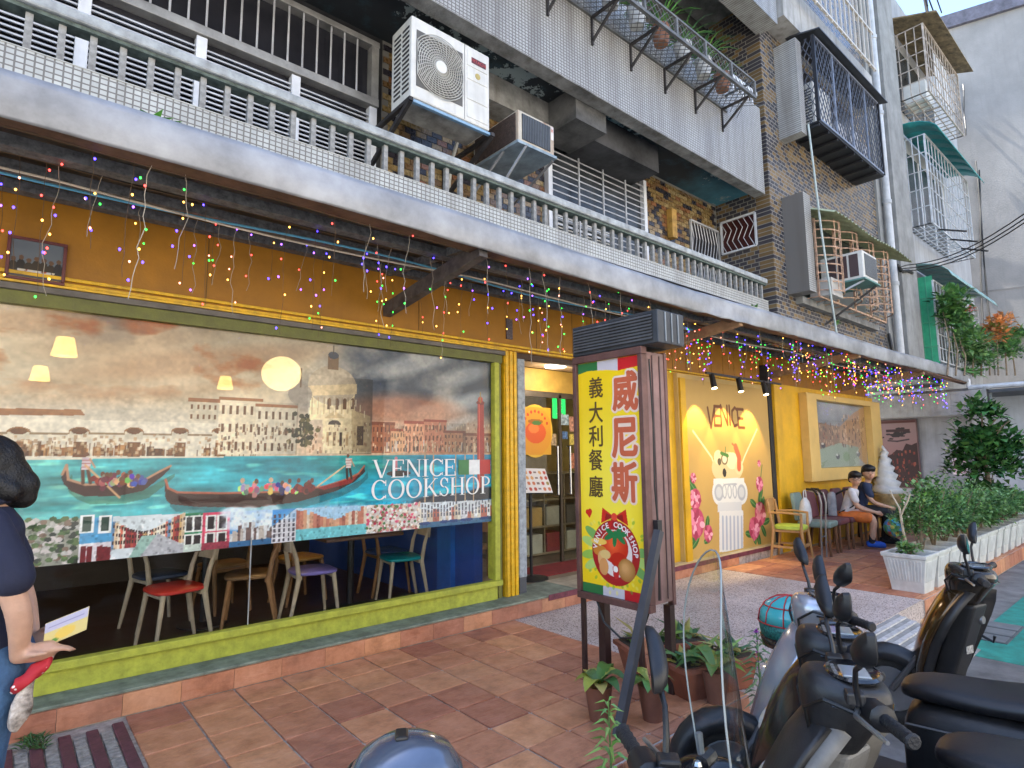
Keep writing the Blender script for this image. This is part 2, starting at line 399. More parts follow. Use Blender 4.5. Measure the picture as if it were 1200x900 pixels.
def soffit_mat():
    m = bpy.data.materials.new('peeling_teal_ceiling'); m.use_nodes = True
    n, l = m.node_tree.nodes, m.node_tree.links; b = n['Principled BSDF']; b.inputs['Roughness'].default_value = .7
    tc = n.new('ShaderNodeTexCoord'); sp = n.new('ShaderNodeSeparateXYZ'); l.new(tc.outputs['Object'], sp.inputs[0])
    nz = n.new('ShaderNodeTexNoise'); nz.inputs['Scale'].default_value = 2.2; nz.inputs['Detail'].default_value = 9; nz.inputs['Roughness'].default_value = .75; l.new(tc.outputs['Object'], nz.inputs['Vector'])
    # soot left by the kitchen duct (left part), darkened to deepen the recess shade, bare flakes everywhere
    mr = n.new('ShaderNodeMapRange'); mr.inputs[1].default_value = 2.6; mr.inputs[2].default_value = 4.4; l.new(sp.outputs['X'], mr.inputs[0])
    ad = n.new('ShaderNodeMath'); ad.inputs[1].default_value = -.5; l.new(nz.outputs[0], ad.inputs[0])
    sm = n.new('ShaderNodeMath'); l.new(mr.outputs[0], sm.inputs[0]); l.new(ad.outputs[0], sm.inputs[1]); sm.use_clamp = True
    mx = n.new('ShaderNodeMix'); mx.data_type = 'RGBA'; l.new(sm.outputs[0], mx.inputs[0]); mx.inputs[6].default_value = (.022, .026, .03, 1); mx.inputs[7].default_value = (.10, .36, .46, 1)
    n2 = n.new('ShaderNodeTexNoise'); n2.inputs['Scale'].default_value = 5.5; n2.inputs['Detail'].default_value = 6; n2.inputs['Roughness'].default_value = .7; l.new(tc.outputs['Object'], n2.inputs['Vector'])
    n3 = n.new('ShaderNodeTexNoise'); n3.inputs['Scale'].default_value = 1.1; n3.inputs['Detail'].default_value = 2; l.new(tc.outputs['Object'], n3.inputs['Vector'])
    mu = n.new('ShaderNodeMath'); mu.operation = 'ADD'; l.new(n2.outputs[0], mu.inputs[0]); l.new(n3.outputs[0], mu.inputs[1])
    rp = n.new('ShaderNodeValToRGB'); rp.color_ramp.elements[0].position = 1.0; rp.color_ramp.elements[1].position = 1.0
    gt = n.new('ShaderNodeMath'); gt.operation = 'GREATER_THAN'; gt.inputs[1].default_value = 1.16; l.new(mu.outputs[0], gt.inputs[0])
    m2 = n.new('ShaderNodeMix'); m2.data_type = 'RGBA'; l.new(gt.outputs[0], m2.inputs[0]); l.new(mx.outputs[2], m2.inputs[6]); m2.inputs[7].default_value = (.30, .35, .34, 1)
    l.new(m2.outputs[2], b.inputs['Base Color'])
    return m
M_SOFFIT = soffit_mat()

def granite_mat():
    m = bpy.data.materials.new('washed_pebble_paving'); m.use_nodes = True
    n, l = m.node_tree.nodes, m.node_tree.links; b = n['Principled BSDF']; b.inputs['Roughness'].default_value = .8
    tc = n.new('ShaderNodeTexCoord')
    vo = n.new('ShaderNodeTexVoronoi'); vo.inputs['Scale'].default_value = 110; l.new(tc.outputs['Object'], vo.inputs['Vector'])
    rp = n.new('ShaderNodeValToRGB'); e = rp.color_ramp.elements; e[0].color = (.17, .135, .12, 1); e[1].color = (.62, .53, .49, 1); e[0].position = .05; e[1].position = .42
    sp = n.new('ShaderNodeSeparateColor'); l.new(vo.outputs['Color'], sp.inputs[0]); l.new(sp.outputs[0], rp.inputs[0])
    nz = n.new('ShaderNodeTexNoise'); nz.inputs['Scale'].default_value = 1.6; nz.inputs['Detail'].default_value = 7; l.new(tc.outputs['Object'], nz.inputs['Vector'])
    r2 = n.new('ShaderNodeValToRGB'); r2.color_ramp.elements[0].position = .3; r2.color_ramp.elements[0].color = (.66, .63, .6, 1); r2.color_ramp.elements[1].position = .7; r2.color_ramp.elements[1].color = (1, 1, 1, 1); l.new(nz.outputs[0], r2.inputs[0])
    mx = n.new('ShaderNodeMix'); mx.data_type = 'RGBA'; mx.blend_type = 'MULTIPLY'; mx.inputs[0].default_value = 1; l.new(rp.outputs[0], mx.inputs[6]); l.new(r2.outputs[0], mx.inputs[7])
    l.new(mx.outputs[2], b.inputs['Base Color'])
    bm = n.new('ShaderNodeBump'); bm.inputs['Strength'].default_value = .5; bm.inputs['Distance'].default_value = .004; l.new(vo.outputs['Distance'], bm.inputs['Height']); bm.invert = True; l.new(bm.outputs[0], b.inputs['Normal'])
    return m
M_GRAN = granite_mat()

# ------------------------------------------------------------------ ground, road, terrace
ROADZ = -0.2
struct(MB().box(-120, 160, -140, 140, -1.2, ROADZ - .012).build('ground', mat('far_ground', (.2, .2, .19), .95)))
struct(MB().box(-40, 60, -7.5, 2.015, -.6, ROADZ).build('road', M_ROAD))
struct(MB().box(6.3, 22, -1.2, 1.55, ROADZ, ROADZ + .004).build('road_paint', M_GREEN))
grate = thing('drain_grate', 'grey slotted drain grate set in the road beside the green paint', 'drain', (7.2, 1.5, ROADZ))
g = MB()
for i in range(3):
    x0 = 6.85 + i * .27
    g.box(x0, x0 + .25, 1.30, 1.62, ROADZ + .005, ROADZ + .012)
g.build('frame', mat('grate_steel', (.12, .13, .14), .6, .3), grate)
for i in range(3):
    x0 = 6.85 + i * .27; g = MB()
    for k in range(9): g.box(x0 + .02 + k * .024, x0 + .034 + k * .024, 1.32, 1.60, ROADZ + .012, ROADZ + .018)
    g.build('bar_panel', mat('grate_bar', (.30, .31, .32), .5, .5), grate)

terr = struct(MB().box(-6, 3.67, 2.02, 4.75, -.6, -.010).build('terrace', M_JOINT))
terr2 = struct(MB().box(7.27, 15.5, 2.02, 5.2, -.6, -.010).build('patio', M_JOINT))
apron = struct(MB().box(3.67, 7.27, 2.03, 4.75, -.6, -.004).build('apron', M_GRAN))
tb = MB().box(-.151, .151, -.151, .151, -.012, 0); TILE = tb.build('floor_tile', M_TILE, None, bevel=.003, segs=1)
first = [True]
def tile(mesh_obj, name, x, y, z, parent, sx=1, sy=1, rot=None):
    o = inst(mesh_obj, name, (x, y, z), parent, scale=(sx, sy, 1), rot=rot)
    b = o.modifiers.new('bevel', 'BEVEL'); b.width = .003; b.segments = 1
    return o
for i in range(10):
    for j in range(8):
        x = .640 + .155 + i * .3035; y1 = 4.285 - j * .31; y0 = max(2.025, y1 - .31); d = y1 - y0
        if d < .05: continue
        tile(TILE, 'floor_tile', x, (y0 + y1) / 2, random.uniform(-.0025, .002), terr, .3 / .302 * .968, (d - .012) / .302, rot=(R(random.uniform(-.25, .25)), R(random.uniform(-.25, .25)), R(random.uniform(-.2, .2))))
for i in range(20):
    for j in range(8):
        y1 = 4.285 - j * .31; y0 = max(2.025, y1 - .31); d = y1 - y0
        if d < .05: continue
        tile(TILE, 'floor_tile', 7.28 + .155 + i * .31, (y0 + y1) / 2, random.uniform(-.003, .0025), terr2, .97, (d - .012) / .302, rot=(R(random.uniform(-.2, .2)), R(random.uniform(-.2, .2)), 0))
bpy.data.objects.remove(TILE)
# front edge tiles of both platforms
et = MB().box(-.151, .151, -.006, .006, -.09, .09).build('edge_tile', M_TILE)
for i in range(11): tile(et, 'edge_tile', 3.67 - .155 - i * .31, 2.018, -.10, terr)
for i in range(26): tile(et, 'edge_tile', 7.27 + .155 + i * .31, 2.018, -.10, terr2)
bpy.data.objects.remove(et)
# maroon and grey anti-slip strips at the left
M_MAR = mat('maroon_strip', (.14, .045, .055), .8, var=.3, vs=20, bump=.3)
M_STG = mat('grey_strip_stone', (.36, .33, .30), .85, var=.35, vs=25, bump=.5, bs=120)
for i in range(14):
    x = .60 - i * .122
    MB().box(x - .028, x + .028, 2.05, 4.20 - .02 * (i % 2), -.010, .006).build('anti_slip_strip', M_MAR, terr, bevel=.006)
    for k in range(16): MB().box(x - .088, x - .034, 4.12 - k * .13 - .12, 4.12 - k * .13, -.010, .001).build('paving_strip', M_STG, terr, bevel=.003)
# ridged threshold ramp from the road onto the apron
ramp = thing('kerb_ramp', 'pale ridged metal ramp between the road and the pebble apron', 'ramp', (5, 1.8, ROADZ))
MB().hexa([(3.9, 1.42, ROADZ), (6.5, 1.42, ROADZ), (6.5, 2.03, ROADZ), (3.9, 2.03, ROADZ), (3.9, 1.42, ROADZ + .01), (6.5, 1.42, ROADZ + .01), (6.5, 2.03, -.012), (3.9, 2.03, -.012)]).build('plate', mat('ramp_plate', (.33, .32, .31), .6, .2, var=.3), ramp)
for k in range(7):
    y = 1.47 + k * .08; z = ROADZ + .012 + (y - 1.42) / .61 * .18
    MB().box(3.92, 6.48, y, y + .045, z, z + .014).build('rib', mat('ramp_rib', (.62, .61, .60), .55, .2, var=.25, vs=30, bump=.5, bs=90), ramp)

# ------------------------------------------------------------------ the building
BLD = thing('apartment_building', 'old apartment block with a yellow restaurant front and tiled balconies', 'building', (4, 4.5, 0))
PL_TOP = .148
pl = MB().box(-4, 9.06, 4.302, 4.80, -.05, PL_TOP - .02).build('plinth', M_JOINT, BLD)
pt = MB().box(-.1535, .1535, -.006, .006, -.062, .062).build('plinth_tile', M_TILE)
for i in range(28):
    x = .3215 + .155 + i * .3095 - 4 * .3095
    if x > 8.95: break
    inst(pt, 'plinth_tile', (x, 4.296, .062), pl)
bpy.data.objects.remove(pt)
MB().box(-4, 4.55, 4.288, 4.80, PL_TOP - .018, PL_TOP).build('ledge', M_LEDGE, BLD, bevel=.004)
MB().box(4.55, 9.06, 4.288, 4.80, PL_TOP - .018, PL_TOP + .002).build('ledge', mat('pale_threshold', (.42, .36, .26), .7, var=.3, bump=.3), BLD, bevel=.004)
MB().box(4.12, 9.05, 4.281, 4.289, PL_TOP - .05, PL_TOP + .004).build('step_trim', mat('maroon_tape', (.17, .04, .06), .7, var=.35, vs=15), BLD)

# painted front above window and door
yw = MB()
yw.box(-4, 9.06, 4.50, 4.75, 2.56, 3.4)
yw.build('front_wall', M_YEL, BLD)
for z in (2.565, 2.60): MB().box(-4, 9.06, 4.475, 4.502, z, z + .022).build('moulding', M_YPOST, BLD, bevel=.004)
MB().box(-4, 3.75, 4.47, 4.56, 2.505, 2.545).build('blind_case', mat('grey_blind_case', (.13, .115, .10), .5, var=.3), BLD, bevel=.004)
MB().box(-4, 3.75, 4.465, 4.5, 2.548, 2.562).build('blind_rail', M_YPOST, BLD)
for x in [-.7, 1.0, 2.75, 4.2] + [4.75 + .32 * k for k in range(13)]:
    MB().box(x, x + .006, 4.4965, 4.5, 2.63, 3.2).build('panel_joint', mat('joint_brown', (.16, .08, .01), .7), BLD)

# shop window
win = MB().box(-4, 3.73, 4.50, 4.60, 2.425, 2.505).build('shop_window', mat('shaded_lime_paint', (.13, .135, .022), .5, var=.2, vs=9, bump=.2), BLD)  # same lime paint, coloured darker for the shade under the canopy
MB().box(-4, 3.66, 4.505, 4.70, PL_TOP, .272).build('sill_panel', M_LIME, win, bevel=.004)
MB().box(-4, 3.70, 4.468, 4.545, .276, .326).build('sill', M_LIME, win, bevel=.006)
MB().box(3.632, 3.69, 4.50, 4.62, .326, 2.425).build('side_frame', M_LIME, win, bevel=.004)
MB().box(3.69, 3.735, 4.53, 4.62, PL_TOP, 2.425).build('side_frame', mat('shaded_lime_side', (.17, .17, .03), .5, var=.2), win)  # lime paint again, with the shade put into its colour
MB().poly([(-4, 4.550, .326), (3.632, 4.550, .326), (3.632, 4.550, 2.425), (-4, 4.550, 2.425)]).build('pane', glass('shop_glass', (.95, .96, .95), 1.42), win)
MB().box(1.395, 1.402, 4.541, 4.5475, .326, .93).build('pane_joint', mat('glass_seal', (.35, .37, .36), .4), win)
# yellow fluted post, dark gap, grey door frame
post = MB().box(3.765, 3.93, 4.515, 4.60, PL_TOP, 2.56).build('post', M_YPOST, BLD)
for x in (3.775, 3.83, 3.885): MB().box(x, x + .038, 4.497, 4.516, PL_TOP, 2.56).build('flute', M_YPOST, post, bevel=.005)
MB().box(3.736, 3.765, 4.56, 4.62, PL_TOP, 2.56).build('reveal', M_DARK, BLD)
MB().box(3.96, 4.06, 4.53, 4.60, .30, 2.50).build('door_jamb', M_GREYPOST, BLD, bevel=.004)
MB().box(3.965, 4.055, 4.535, 4.60, PL_TOP, .30).build('jamb_foot', mat('dark_foot', (.08, .085, .10), .6), BLD)
MB().box(3.95, 6.6, 4.53, 4.60, 2.50, 2.56).build('door_lintel', mat('brown_lintel', (.06, .03, .015), .6), BLD)
MB().box(6.3, 6.62, 4.46, 4.6, PL_TOP, 2.56).build('wall_pier', M_YEL2, BLD)
# little dark plate on the front
MB().box(3.78, 3.86, 4.485, 4.4985, 2.68, 2.89).build('vent_plate', mat('dark_plate', (.12, .09, .10), .5, var=.5, vs=60), BLD)

# interior shell (floor, back wall, ceiling) behind the glass
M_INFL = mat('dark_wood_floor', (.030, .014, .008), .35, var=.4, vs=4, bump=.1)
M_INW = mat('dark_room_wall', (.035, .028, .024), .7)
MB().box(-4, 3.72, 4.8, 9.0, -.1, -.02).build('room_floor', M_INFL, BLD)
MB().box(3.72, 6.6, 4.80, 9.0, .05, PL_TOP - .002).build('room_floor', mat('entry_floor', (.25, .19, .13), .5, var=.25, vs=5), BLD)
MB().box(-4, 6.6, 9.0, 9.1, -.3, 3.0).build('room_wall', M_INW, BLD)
MB().box(-4.1, -4, 4.5, 9.1, -.3, 3.0).build('room_wall', M_INW, BLD)
MB().box(3.62, 3.72, 4.82, 9.0, -.02, 3.0).build('room_wall', mat('blue_room_wall', (.015, .06, .30), .5), BLD)
MB().box(6.6, 6.7, 4.6, 9.1, 0, 3.0).build('room_wall', mat('warm_room_wall', (.55, .38, .14), .6), BLD)
MB().box(-4.1, 6.7, 4.62, 9.1, 2.9, 3.0).build('room_ceiling', mat('room_ceiling_paint', (.20, .16, .11), .7), BLD)
for (x0, x1, yy) in ((3.56, 3.618, 5.15),):
    MB().box(x0, x1, yy, yy + .25, -.02, .95).build('room_pillar', mat('blue_pillar', (.012, .10, .42), .4), BLD)

# wall with the painted column, dark strip for the shaded gap, golden wall with picture frame
MB().box(6.62, 9.06, 4.40, 4.75, PL_TOP, 2.56).build('mural_wall', mat('ochre_wall_paint', (.56, .38, .13), .6, var=.10, vs=2, bump=.1), BLD)
MB().box(6.64, 6.76, 4.37, 4.402, PL_TOP, 2.5).build('mural_border', M_YEL2, BLD)
MB().box(9.065, 9.187, 4.385, 4.75, -.03, 2.9).build('gap_shade_strip', M_DARK, BLD)  # black box fills the gap, its shade painted as colour
MB().box(9.2, 13.65, 4.40, 4.75, -.05, 2.62).build('side_wall', M_YEL2, BLD)
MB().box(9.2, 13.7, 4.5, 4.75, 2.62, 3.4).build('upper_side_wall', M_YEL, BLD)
MB().box(9.19, 9.42, 4.34, 4.402, -.03, 2.62).build('pilaster', M_YEL2, BLD, bevel=.005)
for z in (.62,): MB().box(9.42, 13.65, 4.395, 4.4005, z, z + .008).build('wall_groove', mat('groove_dark', (.35, .19, .01), .7), BLD)
fr = MB().box(10.56, 13.1, 4.385, 4.41, 1.22, 2.42).build('wall_picture', mat('picture_back', (.25, .19, .04), .6), BLD)
M_CREAM = mat('cream_frame_paint', (.66, .44, .14), .55, var=.08, vs=3, bump=.1)
MB().box(10.18, 10.56, 4.26, 4.40, 1.03, 2.52).build('frame_side', M_CREAM, fr, bevel=.006)
MB().box(13.1, 13.62, 4.26, 4.40, 1.03, 2.52).build('frame_side', M_CREAM, fr, bevel=.006)
MB().box(10.56, 13.1, 4.262, 4.40, 1.03, 1.24).build('frame_bottom', M_CREAM, fr, bevel=.006)
MB().box(10.56, 13.1, 4.262, 4.40, 2.42, 2.52).build('frame_top', M_CREAM, fr, bevel=.006)

# ------------------------------------------------------------------ upper floors
YB, YW = 3.60, 4.42          # balcony front, recessed back wall
XE = 7.62
MB().box(-5, XE, YB, YB + .12, 3.14, 3.52).build('parapet', M_MOS, BLD)
MB().box(-5, XE, YB + .12, YW, 3.18, 3.26).build('balcony_floor', M_CONC_D, BLD)
rail = MB().box(-5, XE, YB - .01, YB + .115, 3.765, 3.83).build('balustrade', mat('rail_paint', (.36, .38, .38), .5, var=.3, vs=10, streak=.45), BLD, bevel=.012)
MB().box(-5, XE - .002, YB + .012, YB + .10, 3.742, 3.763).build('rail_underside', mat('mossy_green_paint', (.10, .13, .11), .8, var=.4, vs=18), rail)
bal = MB().box(-.016, .016, -.018, .018, 0, .222).build('baluster', mat('baluster_paint', (.30, .30, .29), .5, var=.35, vs=25, streak=.5))
x = -1.0
while x < XE - .03:
    inst(bal, 'baluster', (x, YB + .055, 3.52), rail); x += .1335
bpy.data.objects.remove(bal)
MB().box(-5, XE, YB - .004, YB + .12, 3.5205, 3.5255).build('parapet_cap', mat('tile_cap', (.5, .5, .46), .5), BLD)
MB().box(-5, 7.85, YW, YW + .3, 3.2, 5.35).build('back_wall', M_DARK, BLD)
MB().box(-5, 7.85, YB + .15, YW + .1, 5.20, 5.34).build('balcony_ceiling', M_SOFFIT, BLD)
MB().box(-5, 7.72, YB, YB + .15, 5.07, 6.32).build('upper_parapet', M_MOS2, BLD)
MB().box(-5, 7.72, YB - .003, YB + .151, 5.055, 5.068).build('parapet_drip', M_CONC_D, BLD)
# return wall of the recess, then the tiled wall to its right
MB().box(7.86, 8.05, YB + .2, YW + .3, 3.1, 12.6).build('return_wall', M_BRWS, BLD)
MB().box(7.86, 12.2, YB, YB + .2, 3.0, 12.6).build('tiled_wall', M_BRW, BLD)
MB().box(-5, 12.2, 5.0, 9.0, 3.4, 12.6).build('building_core', M_CONC_D, BLD)
MB().box(7.86, 12.2, 3.8, 5.0, 12.4, 12.6).build('roof_slab', M_CONC_D, BLD)
# 3rd floor recess
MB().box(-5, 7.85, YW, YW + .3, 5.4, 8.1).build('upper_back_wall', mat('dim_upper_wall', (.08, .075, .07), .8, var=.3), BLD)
MB().box(-5, 7.9, YB, YW + .3, 8.1, 8.3).build('upper_ceiling', M_CONC_D, BLD)
MB().box(-5, 7.9, YB - .25, YB + .05, 7.55, 9.4).build('top_parapet', M_MOS2, BLD)
MB().box(-5, 7.9, 4.0, 5.0, 8.3, 12.6).build('top_wall', M_CONC_D, BLD)
# brick cladding of the recess, one piece per tile (near ones as single pieces)
def clad_mat(i, c):
    return mat('clay_tile_%d' % i, c, .28, var=.25, vs=30, bump=.1)
BRM = [clad_mat(0, (.22, .145, .055)), clad_mat(1, (.15, .085, .035)), clad_mat(2, (.028, .024, .03)), clad_mat(3, (.28, .20, .09)), clad_mat(4, (.20, .085, .035))]
bm_ = []
for i, mm in enumerate(BRM):
    o = MB().box(-.054, .054, -.004, .004, -.026, .026).build('wall_tile', mm); bm_.append(o.data); bpy.data.objects.remove(o)
mort = MB().box(2.3, 7.85, YW - .004, YW - .0005, 3.25, 5.2).build('tile_backing', mat('tile_mortar', (.17, .16, .14), .9), BLD)
rest = MB(); spots = []
for r in range(33):
    z = 3.28 + r * .058
    for c in range(48):
        x = 2.36 + c * .115 + (.0575 if r % 2 else 0)
        if x > 7.80: continue
        if 4.3 < x < 6.03 and z < 4.97: continue
        if 7.1 < x and z < 4.78: continue
        spots.append((x, z))
vis = [s for s in spots if 2.55 < s[0] < 4.3 and 3.8 < s[1] < 4.3] + [s for s in spots if 6.05 < s[0] < 7.1 and 4.0 < s[1] < 4.9]
vis = set(vis[:300])
for s in spots:
    mi = random.choices(range(5), (4, 3, 4, 2, 1))[0]
    if s in vis: inst(bm_[mi], 'wall_tile', (s[0], YW - .008 + random.uniform(-.001, .001), s[1]), mort)
    else:
        rest.cur = mi; rest.box(s[0] - .054, s[0] + .054, YW - .012, YW - .0045, s[1] - .026, s[1] + .026)
rest.build('wall_tiles', BRM, mort, kind='stuff')

# ceiling beams in the recess; concrete tone darkened to deepen its shade
MB().box(4.10, 4.56, 3.76, 4.30, 4.85, 5.2).build('ceiling_beam', mat('sooty_shaded_concrete', (.10, .098, .095), .9, var=.6, vs=2.5, bump=.3), BLD)
MB().box(4.563, 5.75, 3.95, 4.41, 4.87, 5.2).build('ceiling_beam', mat('sooty_shaded_concrete2', (.05, .05, .053), .9, var=.6, vs=2), BLD)
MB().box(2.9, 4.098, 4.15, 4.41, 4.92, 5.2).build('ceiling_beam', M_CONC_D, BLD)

# louvred windows at the upper left
uw = MB().box(-2.2, 2.2, YW - .02, YW - .002, 3.3, 5.12).build('louvre_window', mat('dark_room_glass', (.02, .02, .025), .15), BLD)
M_SLAT = mat('louvre_slat', (.50, .50, .51), .4, .2, var=.2)
xs = [-1.2, -.50, .18, .85, 1.52, 2.18]
for x in xs: MB().box(x - .035, x + .035, YW - .09, YW - .018, 3.3, 4.47).build('mullion', M_WHITE_AL, uw, bevel=.004)
for a, b in zip(xs[:-1], xs[1:]):
    lv = MB(); z = 3.32
    while z < 4.42:
        lv.hexa([(a + .036, YW - .075, z), (b - .036, YW - .075, z), (b - .036, YW - .03, z + .018), (a + .036, YW - .03, z + .018), (a + .036, YW - .075, z + .012), (b - .036, YW - .075, z + .012), (b - .036, YW - .03, z + .030), (a + .036, YW - .03, z + .030)])
        z += .038
    lv.build('louvre', M_SLAT, uw)
MB().box(-1.3, 2.22, YW - .11, YW - .018, 4.475, 4.545).build('window_rail', mat('rail_alu', (.33, .32, .30), .45, .4, var=.25), uw, bevel=.004)
MB().box(-1.3, 2.22, YW - .11, YW - .018, 5.02, 5.07).build('window_rail', mat('rail_alu'.replace('x',''), (.33, .32, .30)), uw, bevel=.004)
MB().box(2.15, 2.215, YW - .105, YW - .02, 4.546, 5.02).build('window_rail', mat('rail_alu', (.33, .32, .30)), uw)
x = -1.2
while x < 2.13:
    MB().cyl((x, YW - .09, 4.545), (x, YW - .09, 5.02), .008, n=6).build('window_bar', M_SLAT, uw); x += .115
# barred window further right
gw = MB().box(4.32, 6.0, YW - .02, YW - .003, 3.3, 4.98).build('barred_window', mat('hazy_glass', (.045, .05, .055), .3, var=.5, vs=3), BLD)
for x in (4.30, 6.0): MB().box(x - .03, x + .03, YW - .08, YW - .015, 3.3, 5.0).build('window_frame', M_WHITE_AL, gw)
for x in (4.32 + .42 * k for k in range(1, 4)): MB().box(x - .007, x + .007, YW - .10, YW - .085, 3.3, 4.98).build('grille_post', M_SLAT, gw)
z = 3.4
while z < 4.97:
    MB().box(4.33, 5.97, YW - .084, YW - .075, z, z + .012).build('grille_bar', M_SLAT, gw); z += .075
for k in range(16): MB().box(4.34, 5.3, YW - .055, YW - .035, 3.62 + k * .045, 3.635 + k * .045).build('blind_slat', mat('blind_white', (.5, .5, .48), .5), gw)
MB().box(6.55, 6.66, YW - .10, YW - .013, 4.38, 4.78).build('wooden_batten', mat('ochre_wood', (.42, .24, .05), .6, var=.3, vs=12), BLD, bevel=.004)
# zigzag grilles in the corner: back wall and return wall
zg = MB().box(7.12, 7.83, YW - .012, YW - .005, 3.4, 4.76).build('grille_window', mat('dark_window', (.02, .018, .02), .3), BLD)
for (a, b) in (((7.10, 4.78), (7.84, 4.78)), ((7.10, 3.4), (7.10, 4.78)), ((7.84, 3.4), (7.84, 4.78))):
    MB().bar((a[0], YW - .03, a[1]), (b[0], YW - .03, b[1]), .025).build('grille_frame', M_SLAT, zg)
for k in range(9):
    x = 7.14 + k * .078
    pts = [(x + (.03 if i % 2 else -.03), YW - .03, 3.4 + i * .23) for i in range(7)]
    MB().tube(pts, .006, 4).build('zigzag_bar', M_SLAT, zg)
zr = MB().box(7.852, 7.858, 3.84, 4.32, 4.44, 4.88).build('grille_window', mat('maroon_window', (.05, .012, .012), .3), BLD)
for p0, p1 in (((3.82, 4.42), (4.34, 4.42)), ((3.82, 4.90), (4.34, 4.90)), ((3.82, 4.42), (3.82, 4.90)), ((4.34, 4.42), (4.34, 4.90))):
    MB().bar((7.838, *p0), (7.838, *p1), .025).build('grille_frame', M_WHITE_AL, zr)
for k in range(6):
    y = 3.88 + k * .085; pts = [(7.835, y + (.04 if i % 2 else -.04), 4.42 + i * .16) for i in range(4)]
    MB().tube(pts, .006, 4).build('zigzag_bar', M_SLAT, zr)

# ------------------------------------------------------------------ street canopy
CAN = thing('street_canopy', 'long silver sheet metal canopy edge running along the whole restaurant front', 'canopy', (5, 3.1, 2.9))
prof = [(0.006, .0), (-.004, .012), (-.006, .10), (-.004, .17), (.004, .205)]
fa = MB(); rings = []
nX = 130
for i in range(nX + 1):
    x = -4 + 19.6 * i / nX
    zb = 2.915 + .012 * math.sin(x * 1.1) + (.05 * max(0, x - 9) / 6.5) - .02 * math.exp(-((x - 5.5) / 1.8) ** 2)
    ring = []
    for k, (dy, dz) in enumerate(prof):
        jit = .003 * math.sin(x * 3.1 + k) + (.013 * random.uniform(-1, 1) if x > 4.5 else .004 * random.uniform(-1, 1))
        ring.append((x, 3.1 + dy + jit, zb + dz + (.006 * random.uniform(-1, 1) if x > 5 else 0)))
    rings.append(ring)
vs = [v for r in rings for v in r]; fs = []
for i in range(nX):
    for k in range(4): fs.append((i * 5 + k, (i + 1) * 5 + k, (i + 1) * 5 + k + 1, i * 5 + k + 1))
fa.add(vs, fs); fo = fa.build('fascia', M_STEEL, CAN, smooth='all')
so = fo.modifiers.new('thick', 'SOLIDIFY'); so.thickness = .008
MB().hexa([(-4, 3.112, 3.11), (15.6, 3.112, 3.13), (15.6, 3.60, 3.16), (-4, 3.60, 3.14), (-4, 3.112, 3.12), (15.6, 3.112, 3.14), (15.6, 3.60, 3.17), (-4, 3.60, 3.15)]).build('top_sheet', M_STEEL, CAN)
MB().hexa([(-4, 3.12, 3.02), (15.55, 3.12, 3.06), (15.55, 4.50, 3.24), (-4, 4.50, 3.20), (-4, 3.12, 3.05), (15.55, 3.12, 3.09), (15.55, 4.50, 3.27), (-4, 4.50, 3.23)]).build('roof_sheet', mat('dark_roof_sheet', (.05, .05, .052), .7, .2, var=.4, vs=6), CAN)
MB().box(-4, 15.5, 3.115, 3.24, 2.93, 2.96).build('edge_flange', mat('brown_flange', (.16, .085, .05), .7, .2, var=.35, vs=8), CAN)
M_BEAM = mat('grey_beam', (.16, .165, .17), .6, .3, var=.4, vs=30)
for y, z in ((3.55, 2.985), (4.02, 3.05), (4.40, 3.085)): MB().box(-4, 15.45, y, y + .085, z, z + .06).build('purlin', M_BEAM, CAN)
MB().box(-4, 13.6, 4.455, 4.492, 3.12, 3.15).build('cable_tray', mat('tray_grey', (.3, .31, .32), .5, .3), CAN)
for x in (-1.4, 2.43, 5.95, 9.35, 12.4):
    MB().bar((x, 4.50, 2.76), (x, 3.13, 2.93), .075, .11).build('bracket_arm', mat('bracket_paint', (.10, .085, .08), .6, .2, var=.4, vs=10) if x < 4 else mat('bracket_tan', (.36, .22, .12), .7, var=.3), CAN, bevel=.004)
    MB().bar((x, 3.16, 2.99), (x, 4.48, 3.10), .05, .06).build('rafter', M_BEAM, CAN)
for x in np.arange(-1.2, 15, .9): MB().box(x, x + .03, 3.13, 4.45, 3.03 + .0, 3.06).build('rafter', M_BEAM, CAN) if False else None
cab = thing('canopy_cable', 'pale blue cable clipped under the canopy behind the silver edge', 'cable', (3, 3.9, 2.97))
MB().tube([(x, 3.92 + .02 * math.sin(x * 2), 3.0 - .02 * math.cos(x * 1.7)) for x in np.arange(-2, 13, .3)], .009, 5).build('cable_run', mat('cyan_cable', (.12, .38, .55), .4), cab)
MB().tube([(x, 3.78 + .03 * math.sin(x * 1.3), 2.96 - .03 * abs(math.sin(x * 1.1))) for x in np.arange(-2, 14, .3)], .007, 5).build('cable_run', mat('cream_cable', (.55, .48, .38), .5), cab)
